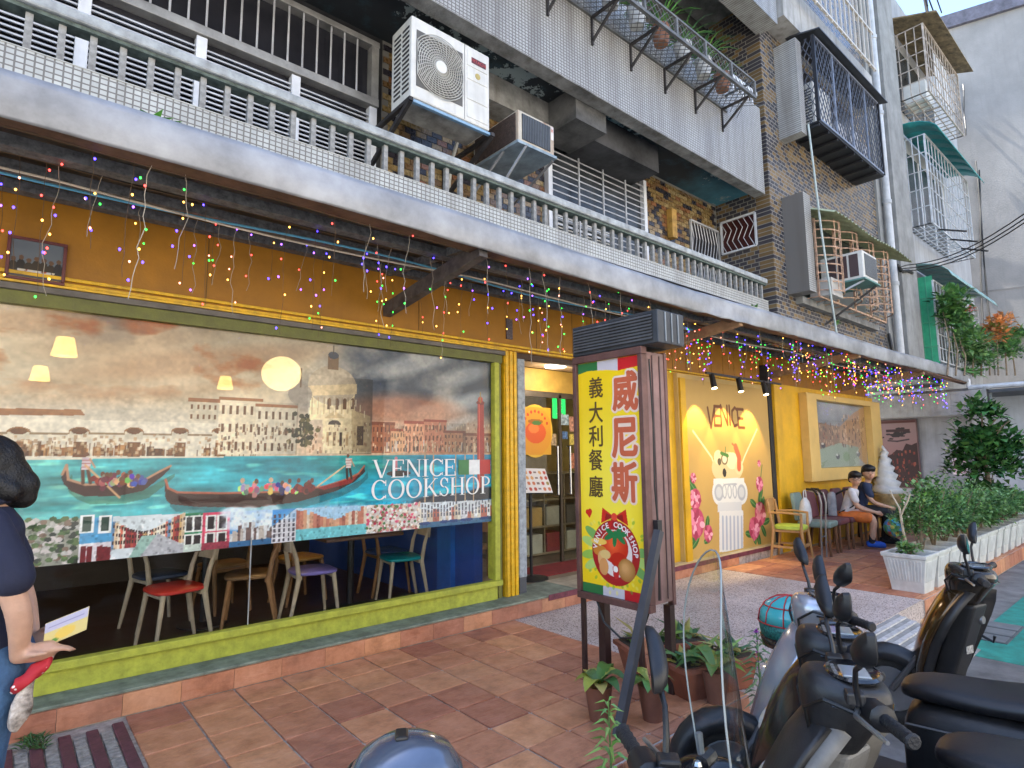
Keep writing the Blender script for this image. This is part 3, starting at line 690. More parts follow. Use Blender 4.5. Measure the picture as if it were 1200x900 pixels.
# ------------------------------------------------------------------ lettering
def text_mesh(s, size=1.0, offset=0.0, extrude=0.0):
    cu = bpy.data.curves.new('lettering', 'FONT'); cu.body = s; cu.size = size; cu.offset = offset; cu.extrude = extrude
    cu.align_x = 'CENTER'; cu.align_y = 'CENTER'; cu.resolution_u = 4
    o = bpy.data.objects.new('tmp', cu); COL.objects.link(o)
    bpy.context.view_layer.update()
    dg = bpy.context.evaluated_depsgraph_get()
    me = bpy.data.meshes.new_from_object(o.evaluated_get(dg))
    bpy.data.objects.remove(o); bpy.data.curves.remove(cu)
    return me
def lettering(s, size, loc, xdir, ydir, m, parent=None, offset=0.0, extrude=.0008, fit=None, name='lettering', width=None, bold=None):
    """flat letters standing in the plane spanned by xdir (reading direction) and ydir (up)"""
    me = text_mesh(s, size, offset, extrude); me.materials.clear(); me.materials.append(m)
    co = np.empty(len(me.vertices) * 3); me.vertices.foreach_get('co', co); co = co.reshape(-1, 3)
    lo, hi = co.min(0), co.max(0); co -= (lo + hi) / 2 * np.array([1, 1, 0])
    if fit: co[:, 1] *= fit / (hi[1] - lo[1]);
    if fit and not width: co[:, 0] *= fit / (hi[1] - lo[1])
    if width: co[:, 0] *= width / (hi[0] - lo[0])
    xd, yd = Vector(xdir).normalized(), Vector(ydir).normalized(); zd = xd.cross(yd)
    off = Vector(loc) - (wloc(parent) if parent else Vector((0, 0, 0)))
    Mx = np.array([xd, yd, zd])
    if bold:      # heavier strokes: the same outlines laid side by side, a hair apart in depth
        vs, fs = [], []; nvt = len(co)
        pf = [tuple(p.vertices) for p in me.polygons]
        for k, (dx, dy) in enumerate([(0, 0)] + bold):
            c2 = co + np.array([dx, dy, -.00004 * k]); vs.append(c2); fs += [tuple(i + nvt * k for i in p) for p in pf]
        me = bpy.data.meshes.new(name); me.from_pydata((np.concatenate(vs) @ Mx + np.array(off)).tolist(), [], fs); me.materials.append(m)
    else:
        co = co @ Mx + np.array(off)
        me.vertices.foreach_set('co', co.ravel()); me.update()
    o = bpy.data.objects.new(name, me); COL.objects.link(o); o.parent = parent
    return o

# ------------------------------------------------------------------ air conditioners
M_ACW = mat('ac_casing', (.60, .59, .55), .42, var=.10, vs=5, streak=.25)
M_ACD = mat('ac_dark', (.03, .03, .032), .6)
M_ACG = mat('ac_grille', (.45, .44, .40), .45)
ac = thing('air_conditioner', 'large cream outdoor air conditioner with round fan grille on a bracket above the railing', 'air conditioner', (2.55, 3.85, 4.2))
body = MB().box(2.16, 2.93, 3.68, 3.99, 4.24, 4.92).build('casing', M_ACW, ac, bevel=.012)
cx, cz, fr_ = 2.425, 4.585, .225
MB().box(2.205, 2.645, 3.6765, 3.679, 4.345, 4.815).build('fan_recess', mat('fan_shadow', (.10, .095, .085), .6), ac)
g = MB()
for k in range(1, 12):
    r = .045 + k * .0195
    g.tube([(cx + min(.215, max(-.215, r * math.cos(t))), 3.668, cz + r * math.sin(t)) for t in np.linspace(0, 2 * math.pi, 33)], .0042, 4, cap=False)
for k in range(36):
    t = 2 * math.pi * k / 36; g.tube([(cx + .05 * math.cos(t), 3.664, cz + .05 * math.sin(t)), (cx + .15 * math.cos(t + .35), 3.664, cz + .15 * math.sin(t + .35)), (cx + max(-.215, min(.215, .235 * math.cos(t + .5))), 3.668, cz + .235 * math.sin(t + .5))], .003, 3)
g.build('fan_grille', M_ACG, ac)
MB().lathe([(.001, -.01), (.05, -.008), (.053, .004)], (cx, 3.664, cz), 20, 'Y').build('fan_hub', M_ACW, ac, smooth=True)
MB().box(2.665, 2.668, 3.676, 3.681, 4.25, 4.91).build('panel_joint', mat('joint_grey', (.2, .2, .19), .6), ac)
for z0, z1 in ((4.74, 4.88), (4.62, 4.73), (4.44, 4.60), (4.28, 4.42)):
    MB().box(2.69, 2.905, 3.675, 3.681, z0, z1).build('panel', M_ACW, ac, bevel=.004)
pl_ = MB().box(2.735, 2.885, 3.672, 3.6748, 4.775, 4.825).build('name_plate', mat('dark_red_plate', (.10, .02, .02), .4), ac)
lettering('HITACHI', .05, (2.81, 3.671, 4.80), (1, 0, 0), (0, 0, 1), mat('red_letters', (.45, .06, .05), .5), pl_, fit=.028)
MB().lathe([(.001, -.003), (.026, -.003), (.028, .001)], (2.80, 3.675, 4.675), 16, 'Y').build('round_emblem', mat('emblem_gold', (.50, .38, .12), .4, .3), ac)
for r in range(2):
    for k in range(14):
        MB().box(2.155, 2.161, 3.71 + r * .13, 3.81 + r * .13, 4.31 + k * .04, 4.325 + k * .04).build('side_slot', M_ACD, ac)
MB().box(2.20, 2.9, 3.70, 3.98, 4.225, 4.2395).build('base_pan', mat('pan_grey', (.36, .34, .30), .7, var=.4), ac)
for x in (2.155, 2.95):
    MB().bar((x, 3.66, 4.21), (x, 4.40, 4.21), .035, .03).build('bracket', M_IRON, ac)
    MB().bar((x, 3.68, 4.20), (x, 4.40, 3.88), .03, .035).build('bracket', M_IRON, ac)
    MB().bar((x, 4.40, 3.85), (x, 4.40, 4.25), .03).build('bracket', M_IRON, ac)
MB().bar((2.14, 3.69, 4.212), (2.97, 3.69, 4.212), .03, .022).build('bracket_front', mat('blue_bracket', (.22, .36, .50), .5), ac)
MB().tube([(2.92, 3.99, 4.45), (2.95, 4.15, 4.42), (2.96, 4.30, 4.2), (2.98, 4.38, 3.9)], .018, 6).build('coolant_pipe', mat('pipe_cream', (.5, .48, .42), .6), ac, smooth=True)

ac2 = thing('window_air_conditioner', 'small rusty window air conditioner hung by chains beside the big outdoor unit', 'air conditioner', (3.5, 3.95, 4.28))
MB().box(3.27, 3.72, 3.70, 4.36, 4.29, 4.585).build('casing', mat('rust_cream', (.50, .46, .38), .6, var=.2, streak=.7, grime=(.22, .09, .03)), ac2, bevel=.008)
MB().box(3.262, 3.271, 3.73, 4.33, 4.31, 4.565).build('side_mesh', mat('mesh_rust', (.075, .05, .04), .8, var=.4, vs=40, bump=.8, bs=150), ac2)
MB().box(3.315, 3.665, 3.693, 3.701, 4.315, 4.56).build('fin_panel', mat('fin_dark', (.055, .06, .065), .5, .3), ac2)
for k in range(17): MB().box(3.322 + k * .0205, 3.327 + k * .0205, 3.688, 3.694, 4.318, 4.557).build('fin', mat('fin_grey', (.16, .165, .17), .4, .5), ac2)
st = MB().box(3.678, 3.712, 3.6965, 3.699, 4.44, 4.57).build('sticker', mat('white_sticker', (.65, .6, .58), .5), ac2)
lettering('R', .05, (3.695, 3.695, 4.53), (1, 0, 0), (0, 0, 1), mat('orange_red', (.6, .1, .04), .5), st, fit=.03)
MB().box(3.25, 3.74, 3.685, 4.38, 4.262, 4.288).build('tray', mat('tray_blue', (.30, .38, .44), .6, .2, var=.3), ac2)
for (p0, p1) in (((3.36, 3.69, 4.27), (3.20, 3.9, 3.86)), ((3.27, 3.9, 4.27), (3.10, 4.2, 3.86)), ((3.72, 3.72, 4.25), (3.70, 4.40, 3.95))):
    MB().tube([p0, p1], .013, 5).build('strut', mat('strut_steel', (.24, .24, .25), .5, .4), ac2)

# ------------------------------------------------------------------ plant shelf on the upper parapet
sh = thing('plant_shelf', 'metal mesh plant shelf bracketed along the upper parapet', 'shelf', (5, 3.4, 5.95))
M_SHELF = mat('shelf_paint', (.15, .15, .145), .6, .3, var=.3, streak=.3)
X0, X1 = 1.6, 6.78
for (y, z, w) in ((3.21, 5.90, .035), (3.21, 6.12, .022), (3.59, 5.90, .03)):
    MB().bar((X0, y, z), (X1, y, z), w).build('shelf_rail', M_SHELF, sh)
for k in range(10):
    x = X1 - k * .56
    MB().bar((x, 3.21, 5.90), (x, 3.21, 6.12), .03).build('shelf_post', M_SHELF, sh)
for k in range(9):
    x = X1 - .12 - k * .62
    MB().bar((x, 3.23, 5.88), (x, 3.595, 5.88), .025).build('bracket', M_IRON, sh)
    MB().bar((x, 3.25, 5.87), (x, 3.59, 5.62), .022).build('bracket', M_IRON, sh)
    MB().bar((x, 3.59, 5.58), (x, 3.59, 5.90), .022).build('bracket', M_IRON, sh)
dm = MB()
n = int((X1 - X0) / .09)
for k in range(n):
    x = X0 + k * .09
    dm.bar((x, 3.22, 5.905), (x + .38, 3.58, 5.905), .006); dm.bar((x + .38, 3.22, 5.906), (x, 3.58, 5.906), .006)
    dm.bar((x, 3.212, 5.91), (x + .2, 3.212, 6.11), .005); dm.bar((x + .2, 3.213, 5.91), (x, 3.213, 6.11), .005)
dm.build('shelf_mesh', M_SHELF, sh)
MB().bar((X1, 3.21, 6.12), (X1, 3.60, 6.12), .022).build('shelf_rail', M_SHELF, sh)
# balusters right of the shelf
ub = MB().box(6.9, 7.72, YB + .02, YB + .1, 6.52, 6.57).build('upper_rail', M_WHITE_AL, BLD)
for k in range(6): MB().box(6.95 + k * .13, 6.98 + k * .13, YB + .04, YB + .07, 6.32, 6.52).build('upper_baluster', M_WHITE_AL, ub)

# ------------------------------------------------------------------ window fins and cages on the tiled wall
def fin(x0, x1, y0, z0, z1, nm):
    MB().box(x0, x1, y0, YB - .001, z0, z1).build(nm, M_MOS2, BLD)
fin(8.28, 8.46, 3.28, 6.05, 7.5, 'window_fin'); fin(8.22, 8.44, 3.30, 3.72, 5.14, 'window_fin')
MB().box(8.46, 11.4, 3.42, YB - .001, 5.02, 5.12).build('window_hood', M_MOS2, BLD)
MB().box(8.46, 11.5, 3.50, YB - .001, 3.62, 3.72).build('window_ledge', M_CONC_D, BLD)
MB().box(8.0, 11.6, 3.30, YB - .001, 7.72, 8.35).build('upper_window_ledge', M_CONC, BLD)
MB().box(8.6, 11.2, YB - .012, YB - .002, 3.75, 5.0).build('window_dark', mat('window_gloom', (.06, .07, .06), .3), BLD)
MB().box(8.6, 11.3, YB - .012, YB - .002, 6.3, 7.6).build('window_dark', mat('window_gloom2', (.03, .03, .04), .3), BLD)

c1 = thing('window_cage', 'black diamond mesh window cage with a sheet roof, upper right of the tiled wall', 'window cage', (9.8, 3.4, 6.2), group='window cages')
M_BLK = mat('black_cage_paint', (.02, .02, .024), .5, .3)
M_BLUEG = mat('bluish_cage_paint', (.20, .23, .30), .5, .3)
a0, a1, b0, zz0, zz1 = 8.55, 11.2, 3.14, 6.26, 7.58
MB().box(a0, a1, b0, YB - .01, zz0 - .03, zz0).build('floor', M_BLK, c1)
for k in range(8): MB().box(a0 + .02 + k * .33, a0 + .05 + k * .33, b0 + .01, YB - .02, zz0 - .07, zz0 - .031).build('floor_rib', M_BLK, c1)
for x, y in ((a0, b0), (a1, b0)): MB().bar((x, y, zz0), (x, y, zz1), .045).build('post', M_BLK, c1)
for k in range(1, 4): MB().bar((a0 + k * .66, b0, zz0), (a0 + k * .66, b0, zz1), .028).build('post', M_BLUEG, c1)
for z in (zz0 + .02, zz1): MB().bar((a0, b0, z), (a1, b0, z), .03).build('rail', M_BLUEG, c1)
g = MB(); n = 22; hh = zz1 - zz0
for k in range(-11, n):
    x = a0 + k * .12
    for s_ in (0, 1):
        xa, xb = x, x + hh * .6
        za, zb = (zz0, zz1) if s_ else (zz1, zz0)
        # clip to the panel
        def cl(xc): return max(a0, min(a1, xc))
        if xb < a0 or xa > a1: continue
        t0 = (cl(xa) - xa) / (xb - xa); t1 = (cl(xb) - xa) / (xb - xa)
        g.bar((xa + (xb - xa) * t0, b0, za + (zb - za) * t0), (xa + (xb - xa) * t1, b0, za + (zb - za) * t1), .010)
for k in range(-6, 7):
    y = b0 + k * .09
    for s_ in (0, 1):
        ya, yb = y, y + hh * .5; za, zb = (zz0, zz1) if s_ else (zz1, zz0)
        t0 = max(0, (b0 - ya) / (yb - ya)); t1 = min(1, (YB - .02 - ya) / (yb - ya))
        if t1 <= t0: continue
        g.bar((a0, ya + (yb - ya) * t0, za + (zb - za) * t0), (a0, ya + (yb - ya) * t1, za + (zb - za) * t1), .010)
g.build('mesh_screen', mat('mesh_paint', (.10, .11, .14), .5, .3), c1)
MB().hexa([(a0 - .05, b0 - .12, zz1 + .02), (a1 + .15, b0 - .12, zz1 + .02), (a1 + .15, YB - .003, zz1 + .16), (a0 - .05, YB - .003, zz1 + .16), (a0 - .05, b0 - .12, zz1 + .04), (a1 + .15, b0 - .12, zz1 + .04), (a1 + .15, YB - .003, zz1 + .18), (a0 - .05, YB - .003, zz1 + .18)]).build('sheet_roof', mat('dark_sheet', (.06, .065, .075), .5, .4), c1)
aa = thing('outdoor_unit', 'cream outdoor air conditioner standing inside the black mesh cage', 'air conditioner', (8.9, 3.35, 6.27))
MB().box(8.64, 9.25, 3.22, 3.52, 6.275, 6.95).build('casing', M_ACW, aa, bevel=.01)
for r in range(2):
    for k in range(12): MB().box(8.634, 8.641, 3.25 + r * .13, 3.35 + r * .13, 6.34 + k * .045, 6.358 + k * .045).build('side_slot', M_ACD, aa)
for k in range(3): tag(MB().box(9.5 + k * .5, 9.85 + k * .5, 3.22, 3.5, 6.27, 6.65 + .1 * (k % 2)).build('storage_box', mat('pale_box', (.42, .42, .44), .6, var=.3), bevel=.01), ['pale storage box nearest the air conditioner in the black mesh cage', 'taller pale storage box in the middle of the black mesh cage', 'pale storage box at the far end of the black mesh cage'][k], 'box', 'boxes in the mesh cage')

c2 = thing('window_cage', 'rusty bulging wire window cage under a yellowed corrugated awning', 'window cage', (9.9, 3.4, 3.7), group='window cages')
a0, a1, b0, zz0, zz1 = 8.62, 11.35, 3.34, 3.80, 4.86
M_CAGE2 = mat('peach_rusty_wire', (.55, .35, .24), .6, .2, var=.4, vs=15)
for k in range(5):
    x = a0 + k * .68
    if k < 5: MB().bar((min(x, a1), b0, zz0 - .1), (min(x, a1), b0, zz1), .025).build('post', M_CAGE2, c2)
for i in range(4):
    xa = a0 + i * .68
    for k in range(9):
        z = zz0 + k * .128
        pts = [(xa + .68 * t, b0 - .20 * math.sin(math.pi * t) ** .8, z) for t in np.linspace(0, 1, 9)]
        MB().tube(pts, .010, 5).build('bowed_bar', M_CAGE2, c2)
    for t in (.35, .5, .65): MB().tube([(xa + .68 * t, b0 - .20 * math.sin(math.pi * t) ** .8, zz0), (xa + .68 * t, b0 - .20 * math.sin(math.pi * t) ** .8, zz1)], .007, 4).build('upright_bar', M_CAGE2, c2)
for k in range(6): MB().bar((a0, b0, zz0 + k * .21), (a0, YB - .01, zz0 + k * .21), .014).build('side_bar', M_CAGE2, c2)
for k in range(10): MB().bar((a0 + k * .3, b0, zz0 - .09), (a0 + k * .3, YB - .01, zz0 - .09), .012).build('floor_bar', M_CAGE2, c2)
MB().bar((a0, b0, zz0 - .09), (a1, b0, zz0 - .09), .025).build('floor_rail', M_CAGE2, c2)
aw = MB(); rows = 26
vs = []
for i in range(rows * 2 + 1):
    x = a0 - .15 + (a1 + .45 - a0 + .15) * i / (rows * 2); w = .018 * (1 if i % 2 else -1)
    for y, z in ((3.0, 4.82), (3.3, 4.96), (YB - .005, 5.03)): vs.append((x, y, z + w + .02 * math.sin(x * 3)))
aw.add(vs, [(i * 3 + k, (i + 1) * 3 + k, (i + 1) * 3 + k + 1, i * 3 + k + 1) for i in range(rows * 2) for k in range(2)])
aw.build('corrugated_awning', mat('yellowed_plastic', (.50, .52, .30), .5, var=.3, vs=5, streak=.3), c2)
wa = thing('window_unit', 'boxy window air conditioner poking out of the rusty bulging cage', 'air conditioner', (9.6, 3.2, 4.0))
MB().box(9.15, 9.72, 2.92, 3.5, 3.99, 4.40).build('casing', M_ACW, wa, bevel=.01)
for k in range(3): MB().box(9.142, 9.151, 2.98 + k * .15, 3.10 + k * .15, 4.03, 4.36).build('side_vent', mat('brown_vent', (.06, .035, .035), .6), wa)
MB().box(9.22, 9.68, 2.912, 2.921, 4.04, 4.36).build('fin_panel', mat('fin_grey_panel', (.10, .11, .12), .5, .4, bump=.6, bs=120), wa)
MB().box(9.12, 9.75, 2.90, 3.52, 3.965, 3.988).build('tray', mat('teal_tray', (.10, .22, .20), .6), wa)
MB().bar((9.68, 2.94, 3.96), (9.4, YB - .01, 3.45), .03).build('strut', M_IRON, wa)
MB().bar((9.2, 2.94, 3.96), (8.9, YB - .01, 3.62), .025).build('strut', mat('strut_grey', (.3, .32, .33), .5, .3), wa)
MB().box(8.72, 9.1, 3.2, 3.5, 3.73, 3.98).build('planter_tub', mat('tub_grey', (.42, .40, .37), .7), c2)

c3 = thing('window_cage', 'cream barred cage on the top floor right of the blue brick recess', 'window cage', (9.6, 3.2, 8.4), group='window cages')
for k in range(15): MB().bar((8.3 + k * .2, 3.12, 8.15), (8.3 + k * .2, 3.12, 9.9), .025).build('bar', mat('cream_bar', (.52, .47, .40), .5, .2), c3)
for z in (8.2, 8.9, 9.8): MB().bar((8.3, 3.12, z), (11.2, 3.12, z), .035).build('rail', mat('cream_bar', (.5, .46, .4)), c3)
for z in (8.2, 8.9): MB().bar((8.3, 3.12, z), (8.3, 3.6, z), .03).build('rail', mat('cream_bar', (.5, .46, .4)), c3)

# ------------------------------------------------------------------ drain pipe, grey corner pier, next house
dp = thing('drain_pipe', 'pale grey vertical drain pipe beside the grey concrete pier', 'pipe', (12.35, 3.5, 3))
MB().tube([(12.44, 3.47, 12.5), (12.44, 3.47, 3.1)], .065, 10).build('pipe_run', mat('pipe_pvc', (.50, .51, .52), .5, var=.15, streak=.3), dp, smooth=True)
for z in (4.6, 6.2, 8.0, 9.6): MB().tube([(12.44, 3.47, z), (12.44, 3.47, z + .07)], .08, 10).build('pipe_collar', mat('pipe_collar_grey', (.42, .43, .44), .5), dp, smooth=True)
MB().box(12.2, 13.85, 3.56, 5.0, 3.3, 12.6).build('corner_pier', mat('grey_render', (.25, .25, .24), .9, var=.22, vs=3, bump=.35, bs=30, streak=.35), BLD)
MB().box(12.66, 13.62, 3.4, 3.559, 3.0, 12.6).build('pier_face', mat('grey_render', (.3, .3, .3)), BLD)
NB = thing('neighbour_house', 'pale grey neighbouring house with three stacked window cages', 'building', (16, 4, 3))
MB().box(13.86, 19.5, 3.63, 6.0, 2.95, 11.9).build('wall', mat('pale_render', (.36, .37, .38), .85, var=.15, vs=2, bump=.2, streak=.35), NB)
for z0, z1 in ((3.4, 4.9), (6.2, 8.0), (9.0, 10.5)):
    w_ = MB().box(14.3, 17.2, 3.60, 3.629, z0, z1).build('window', mat('window_gloom3', (.07, .08, .09), .25, var=.5, vs=3), NB)
    for k in range(4): MB().box(14.3 + k * .95, 14.36 + k * .95, 3.585, 3.60, z0, z1).build('window_frame', M_WHITE_AL, w_)
def bar_cage(name, label, x0, x1, y0, z0, z1, m, nx, nz, ny, r=.016, floor=True, yw=3.60):
    c = thing('window_cage', label, 'window cage', ((x0 + x1) / 2, y0, z0), group='window cages')
    for i in range(nx + 1):
        x = x0 + (x1 - x0) * i / nx; MB().bar((x, y0, z0), (x, y0, z1), r * (2 if i in (0, nx) else 1)).build('bar', m, c)
        if floor: MB().bar((x, y0, z0), (x, yw, z0), r).build('floor_bar', m, c)
    for i in range(nz + 1):
        z = z0 + (z1 - z0) * i / nz
        MB().bar((x0, y0, z), (x1, y0, z), r * (1.8 if i in (0, nz) else 1)).build('cross_bar', m, c)
        for x in (x0, x1): MB().bar((x, y0, z), (x, yw, z), r).build('side_bar', m, c)
    for i in range(1, ny):
        y = y0 + (yw - y0) * i / ny
        MB().bar((x0, y, z0), (x0, y, z1), r).build('side_bar', m, c)
        if floor: MB().bar((x0, y, z0), (x1, y, z0), r).build('floor_bar', m, c)
    return c
def curved_awning(x0, x1, yb, yf, zt, m, parent, nm='awning', segs=7, drop=.45):
    for i in range(segs):
        xa, xb = x0 + (x1 - x0) * i / segs + .012, x0 + (x1 - x0) * (i + 1) / segs - .004
        q = [(yb + (yf - yb) * math.sin(t), zt - drop * (1 - math.cos(t))) for t in np.linspace(0, math.pi / 2 * .95, 6)]
        b = MB(); vs = []
        for (y, z) in q: vs += [(xa, y, z), (xb, y, z)]
        b.add(vs, [(2 * k, 2 * k + 1, 2 * k + 3, 2 * k + 2) for k in range(5)])
        o = b.build(nm, m, parent, smooth='all'); s_ = o.modifiers.new('t', 'SOLIDIFY'); s_.thickness = .012
M_BARW = mat('white_bar_paint', (.55, .56, .57), .5, .2, var=.2)
M_BARC = mat('cream_rusty_bar', (.50, .42, .35), .6, .2, var=.35, vs=6)
cA = bar_cage('c', 'white barred window cage under a rounded teal awning on the pale house', 14.0, 17.4, 3.14, 6.13, 8.05, M_BARW, 14, 5, 4)
curved_awning(13.95, 17.7, 3.60, 2.85, 8.42, mat('teal_awning', (.03, .30, .30), .5, var=.15), cA)
for k in range(3): MB().bar((14.5 + k * .9, 3.16, 6.12), (14.2 + k * .9, 2.65, 5.85), .035).build('prop', M_IRON, cA)
cB = bar_cage('c', 'rusty cream barred cage with a mossy flat roof, topmost on the pale house', 14.0, 16.7, 2.98, 8.93, 10.45, M_BARC, 13, 5, 4)
MB().hexa([(13.9, 2.7, 10.5), (16.9, 2.7, 10.5), (16.9, 3.62, 10.85), (13.9, 3.62, 10.85), (13.9, 2.7, 10.53), (16.9, 2.7, 10.53), (16.9, 3.62, 10.88), (13.9, 3.62, 10.88)]).build('roof', mat('mossy_roof', (.24, .18, .10), .8, var=.5, vs=7, bump=.3), cB)
MB().box(14.3, 14.8, 3.1, 3.5, 8.95, 9.4).build('outdoor_unit', M_ACW, cB)
for k in range(2): MB().box(15.0 + k * .6, 15.5 + k * .6, 3.05, 3.07, 9.3, 10.3).build('hung_cloth', mat('white_cloth', (.6, .6, .6), .8), cB)
cC = bar_cage('c', 'green sheeted barred cage overgrown by a flowering climber, lowest on the pale house', 14.0, 17.6, 3.24, 3.3, 4.95, M_BARW, 15, 6, 3)
MB().box(13.985, 13.993, 3.24, 3.60, 3.2, 5.05).build('green_side_sheet', mat('green_plastic_sheet', (.04, .33, .17), .35, var=.25, vs=4), cC)
for z in (3.6, 4.1, 4.6): MB().bar((13.978, 3.24, z), (13.978, 3.60, z), .02).build('sheet_batten', mat('green_batten', (.06, .30, .17), .5), cC)
for y in (3.36, 3.48): MB().bar((13.978, y, 3.2), (13.978, y, 5.05), .015).build('sheet_batten', mat('green_batten', (.1, .3, .2)), cC)
curved_awning(13.95, 18.0, 3.60, 2.9, 5.35, mat('pale_teal_awning', (.25, .44, .46), .4, var=.15), cC, segs=8, drop=.4)
# scaffold wires on the roof
rw = thing('roof_frame', 'thin wire frame standing on the roof of the pale house', 'frame', (15, 3.5, 11.9))
for k in range(5): MB().bar((14.2 + k * .5, 2.9 + .1 * k, 10.9), (14.0 + k * .4, 3.2, 13.5), .03).build('wire', M_IRON, rw)
for z in (11.4, 12.2, 12.8): MB().bar((13.9, 2.9, z), (17, 3.2, z + .2), .025).build('wire', M_IRON, rw)

# big blank gable wall closing the view
GW = thing('gable_wall', 'huge plain grey gable wall with a dark roof edge closing the view', 'building', (24, 2, 0))
d = Vector((-.42, .907, 0)); nrm = Vector((-.907, -.42, 0))
o0 = at(1160, 400, X=21.0); o0.z = 0
def gp(s, z, n=0): return o0 + d * s + nrm * n + Vector((0, 0, z))
b = MB()
# roof line follows two sight points of the roof edge
def on_wall(px, py):
    dd = CR * ((px - 600) / FPX) + CU * (-(py - 450) / FPX) + CF
    t = (o0 - CAM_POS).dot(nrm) / dd.dot(nrm); p = CAM_POS + dd * t
    return (p - o0).dot(d), p.z
sA, zA = on_wall(1107, 36); sB, zB = on_wall(1195, 9)
kz = (zB - zA) / (sB - sA)
z_at = lambda s: zA + kz * (s - sA)
lo_, hi_ = -14, 9
b.hexa([gp(lo_, -.3), gp(hi_, -.3), gp(hi_, -.3, -2), gp(lo_, -.3, -2), gp(lo_, z_at(lo_)), gp(hi_, z_at(hi_)), gp(hi_, z_at(hi_), -2), gp(lo_, z_at(lo_), -2)])
b.build('wall', mat('gable_render', (.25, .24, .23), .9, var=.15, vs=.9, bump=.5, bs=26, streak=.5, grime=(.2, .19, .18)), GW)
MB().hexa([gp(lo_, z_at(lo_) + .002, .12), gp(hi_, z_at(hi_) + .002, .12), gp(hi_, z_at(hi_) + .002, -2), gp(lo_, z_at(lo_) + .002, -2), gp(lo_, z_at(lo_) + .42, .12), gp(hi_, z_at(hi_) + .42, .12), gp(hi_, z_at(hi_) + .42, -2), gp(lo_, z_at(lo_) + .42, -2)]).build('roof_edge', mat('roof_edge_dark', (.09, .09, .12), .7, var=.3), GW)
sJ, zJ = on_wall(1150, 342)
MB().hexa([gp(lo_, zJ - .02 + kz * .35 * (lo_ - sJ), .012), gp(hi_, zJ - .02 + kz * .35 * (hi_ - sJ), .012), gp(hi_, zJ - .02 + kz * .35 * (hi_ - sJ), -.01), gp(lo_, zJ - .02 + kz * .35 * (lo_ - sJ), -.01),
           gp(lo_, zJ + .02 + kz * .35 * (lo_ - sJ), .012), gp(hi_, zJ + .02 + kz * .35 * (hi_ - sJ), .012), gp(hi_, zJ + .02 + kz * .35 * (hi_ - sJ), -.01), gp(lo_, zJ + .02 + kz * .35 * (lo_ - sJ), -.01)]).build('render_joint', mat('mortar_line_grey', (.17, .165, .16), .9), GW)  # mortar line in its own darker grey

gc = thing('wall_cable', 'thin dark cables hanging down the big grey gable wall', 'cable', gp(0, 3))
for (xa, ya, xb, yb) in ((1143, 190, 1165, 440), (1147, 200, 1152, 430), (1128, 100, 1131, 160)):
    (sa_, za_), (sb_, zb_) = on_wall(xa, ya), on_wall(xb, yb)
    MB().tube([gp(sa_ + (sb_ - sa_) * t, za_ + (zb_ - za_) * t, .05 + .05 * math.sin(t * 9)) for t in np.linspace(0, 1, 9)], .018, 5).build('cable_run', M_CABLE, gc)
# end wall of the patio with duct, poster, notice and gutter
EW = thing('end_wall', 'shaded grey yard wall at the far end of the patio', 'wall', (15.6, 3, 0))
MB().box(15.5, 15.8, 3.14, 5.3, -.3, 2.85).build('wall', mat('violet_grey_render', (.27, .265, .285), .85, var=.18, vs=2, bump=.2, streak=.3), EW)
MB().box(16.6, 17.0, -3.0, 3.14, -.3, 2.70).build('wall', mat('pale_yard_render', (.52, .53, .58), .85, var=.12, vs=2, streak=.2), EW)
MB().box(15.5, 17.0, 3.05, 3.14, -.3, 2.70).build('wall', mat('pale_yard_render', (.5, .5, .5)), EW)
MB().box(15.2, 17.1, -3.0, 3.0, 2.70, 2.76).build('roof', mat('dark_eave', (.06, .065, .08), .6), EW)
MB().tube([(15.32, 3.1, 2.84), (15.32, -3, 2.80)], .05, 8).build('gutter', mat('gutter_white', (.6, .62, .66), .4), EW, smooth=True)
MB().tube([(15.32, 3.1, 2.84), (15.32, 3.1, 3.02)], .045, 8).build('gutter_drop', mat('gutter_white', (.6, .6, .6)), EW, smooth=True)
du = thing('air_duct', 'boxy sheet metal duct with rust streaks hung on the yard wall', 'duct', (15.2, 3.8, 2.26))
M_DUCT = mat('duct_sheet', (.36, .36, .375), .5, .45, var=.2, vs=4, streak=.3, grime=(.22, .10, .04))
for i, (y0, y1) in enumerate(((2.78, 3.32), (3.324, 4.0), (4.004, 5.0))): MB().box(14.85, 15.49, y0, y1, 2.26, 2.74).build('duct_section', M_DUCT, du)
for p0, p1 in (((14.84, 2.75, 2.22), (14.84, 2.75, 2.78)), ((15.3, 2.75, 2.22), (15.3, 2.75, 2.78)), ((14.84, 2.75, 2.78), (15.3, 2.75, 2.78)), ((14.84, 2.75, 2.22), (15.3, 2.75, 2.22))):
    MB().bar(p0, p1, .045).build('flange', mat('flange_steel', (.30, .31, .32), .5, .4), du)
MB().box(14.86, 15.45, 2.765, 2.778, 2.27, 2.73).build('duct_mouth', M_DARK, du)

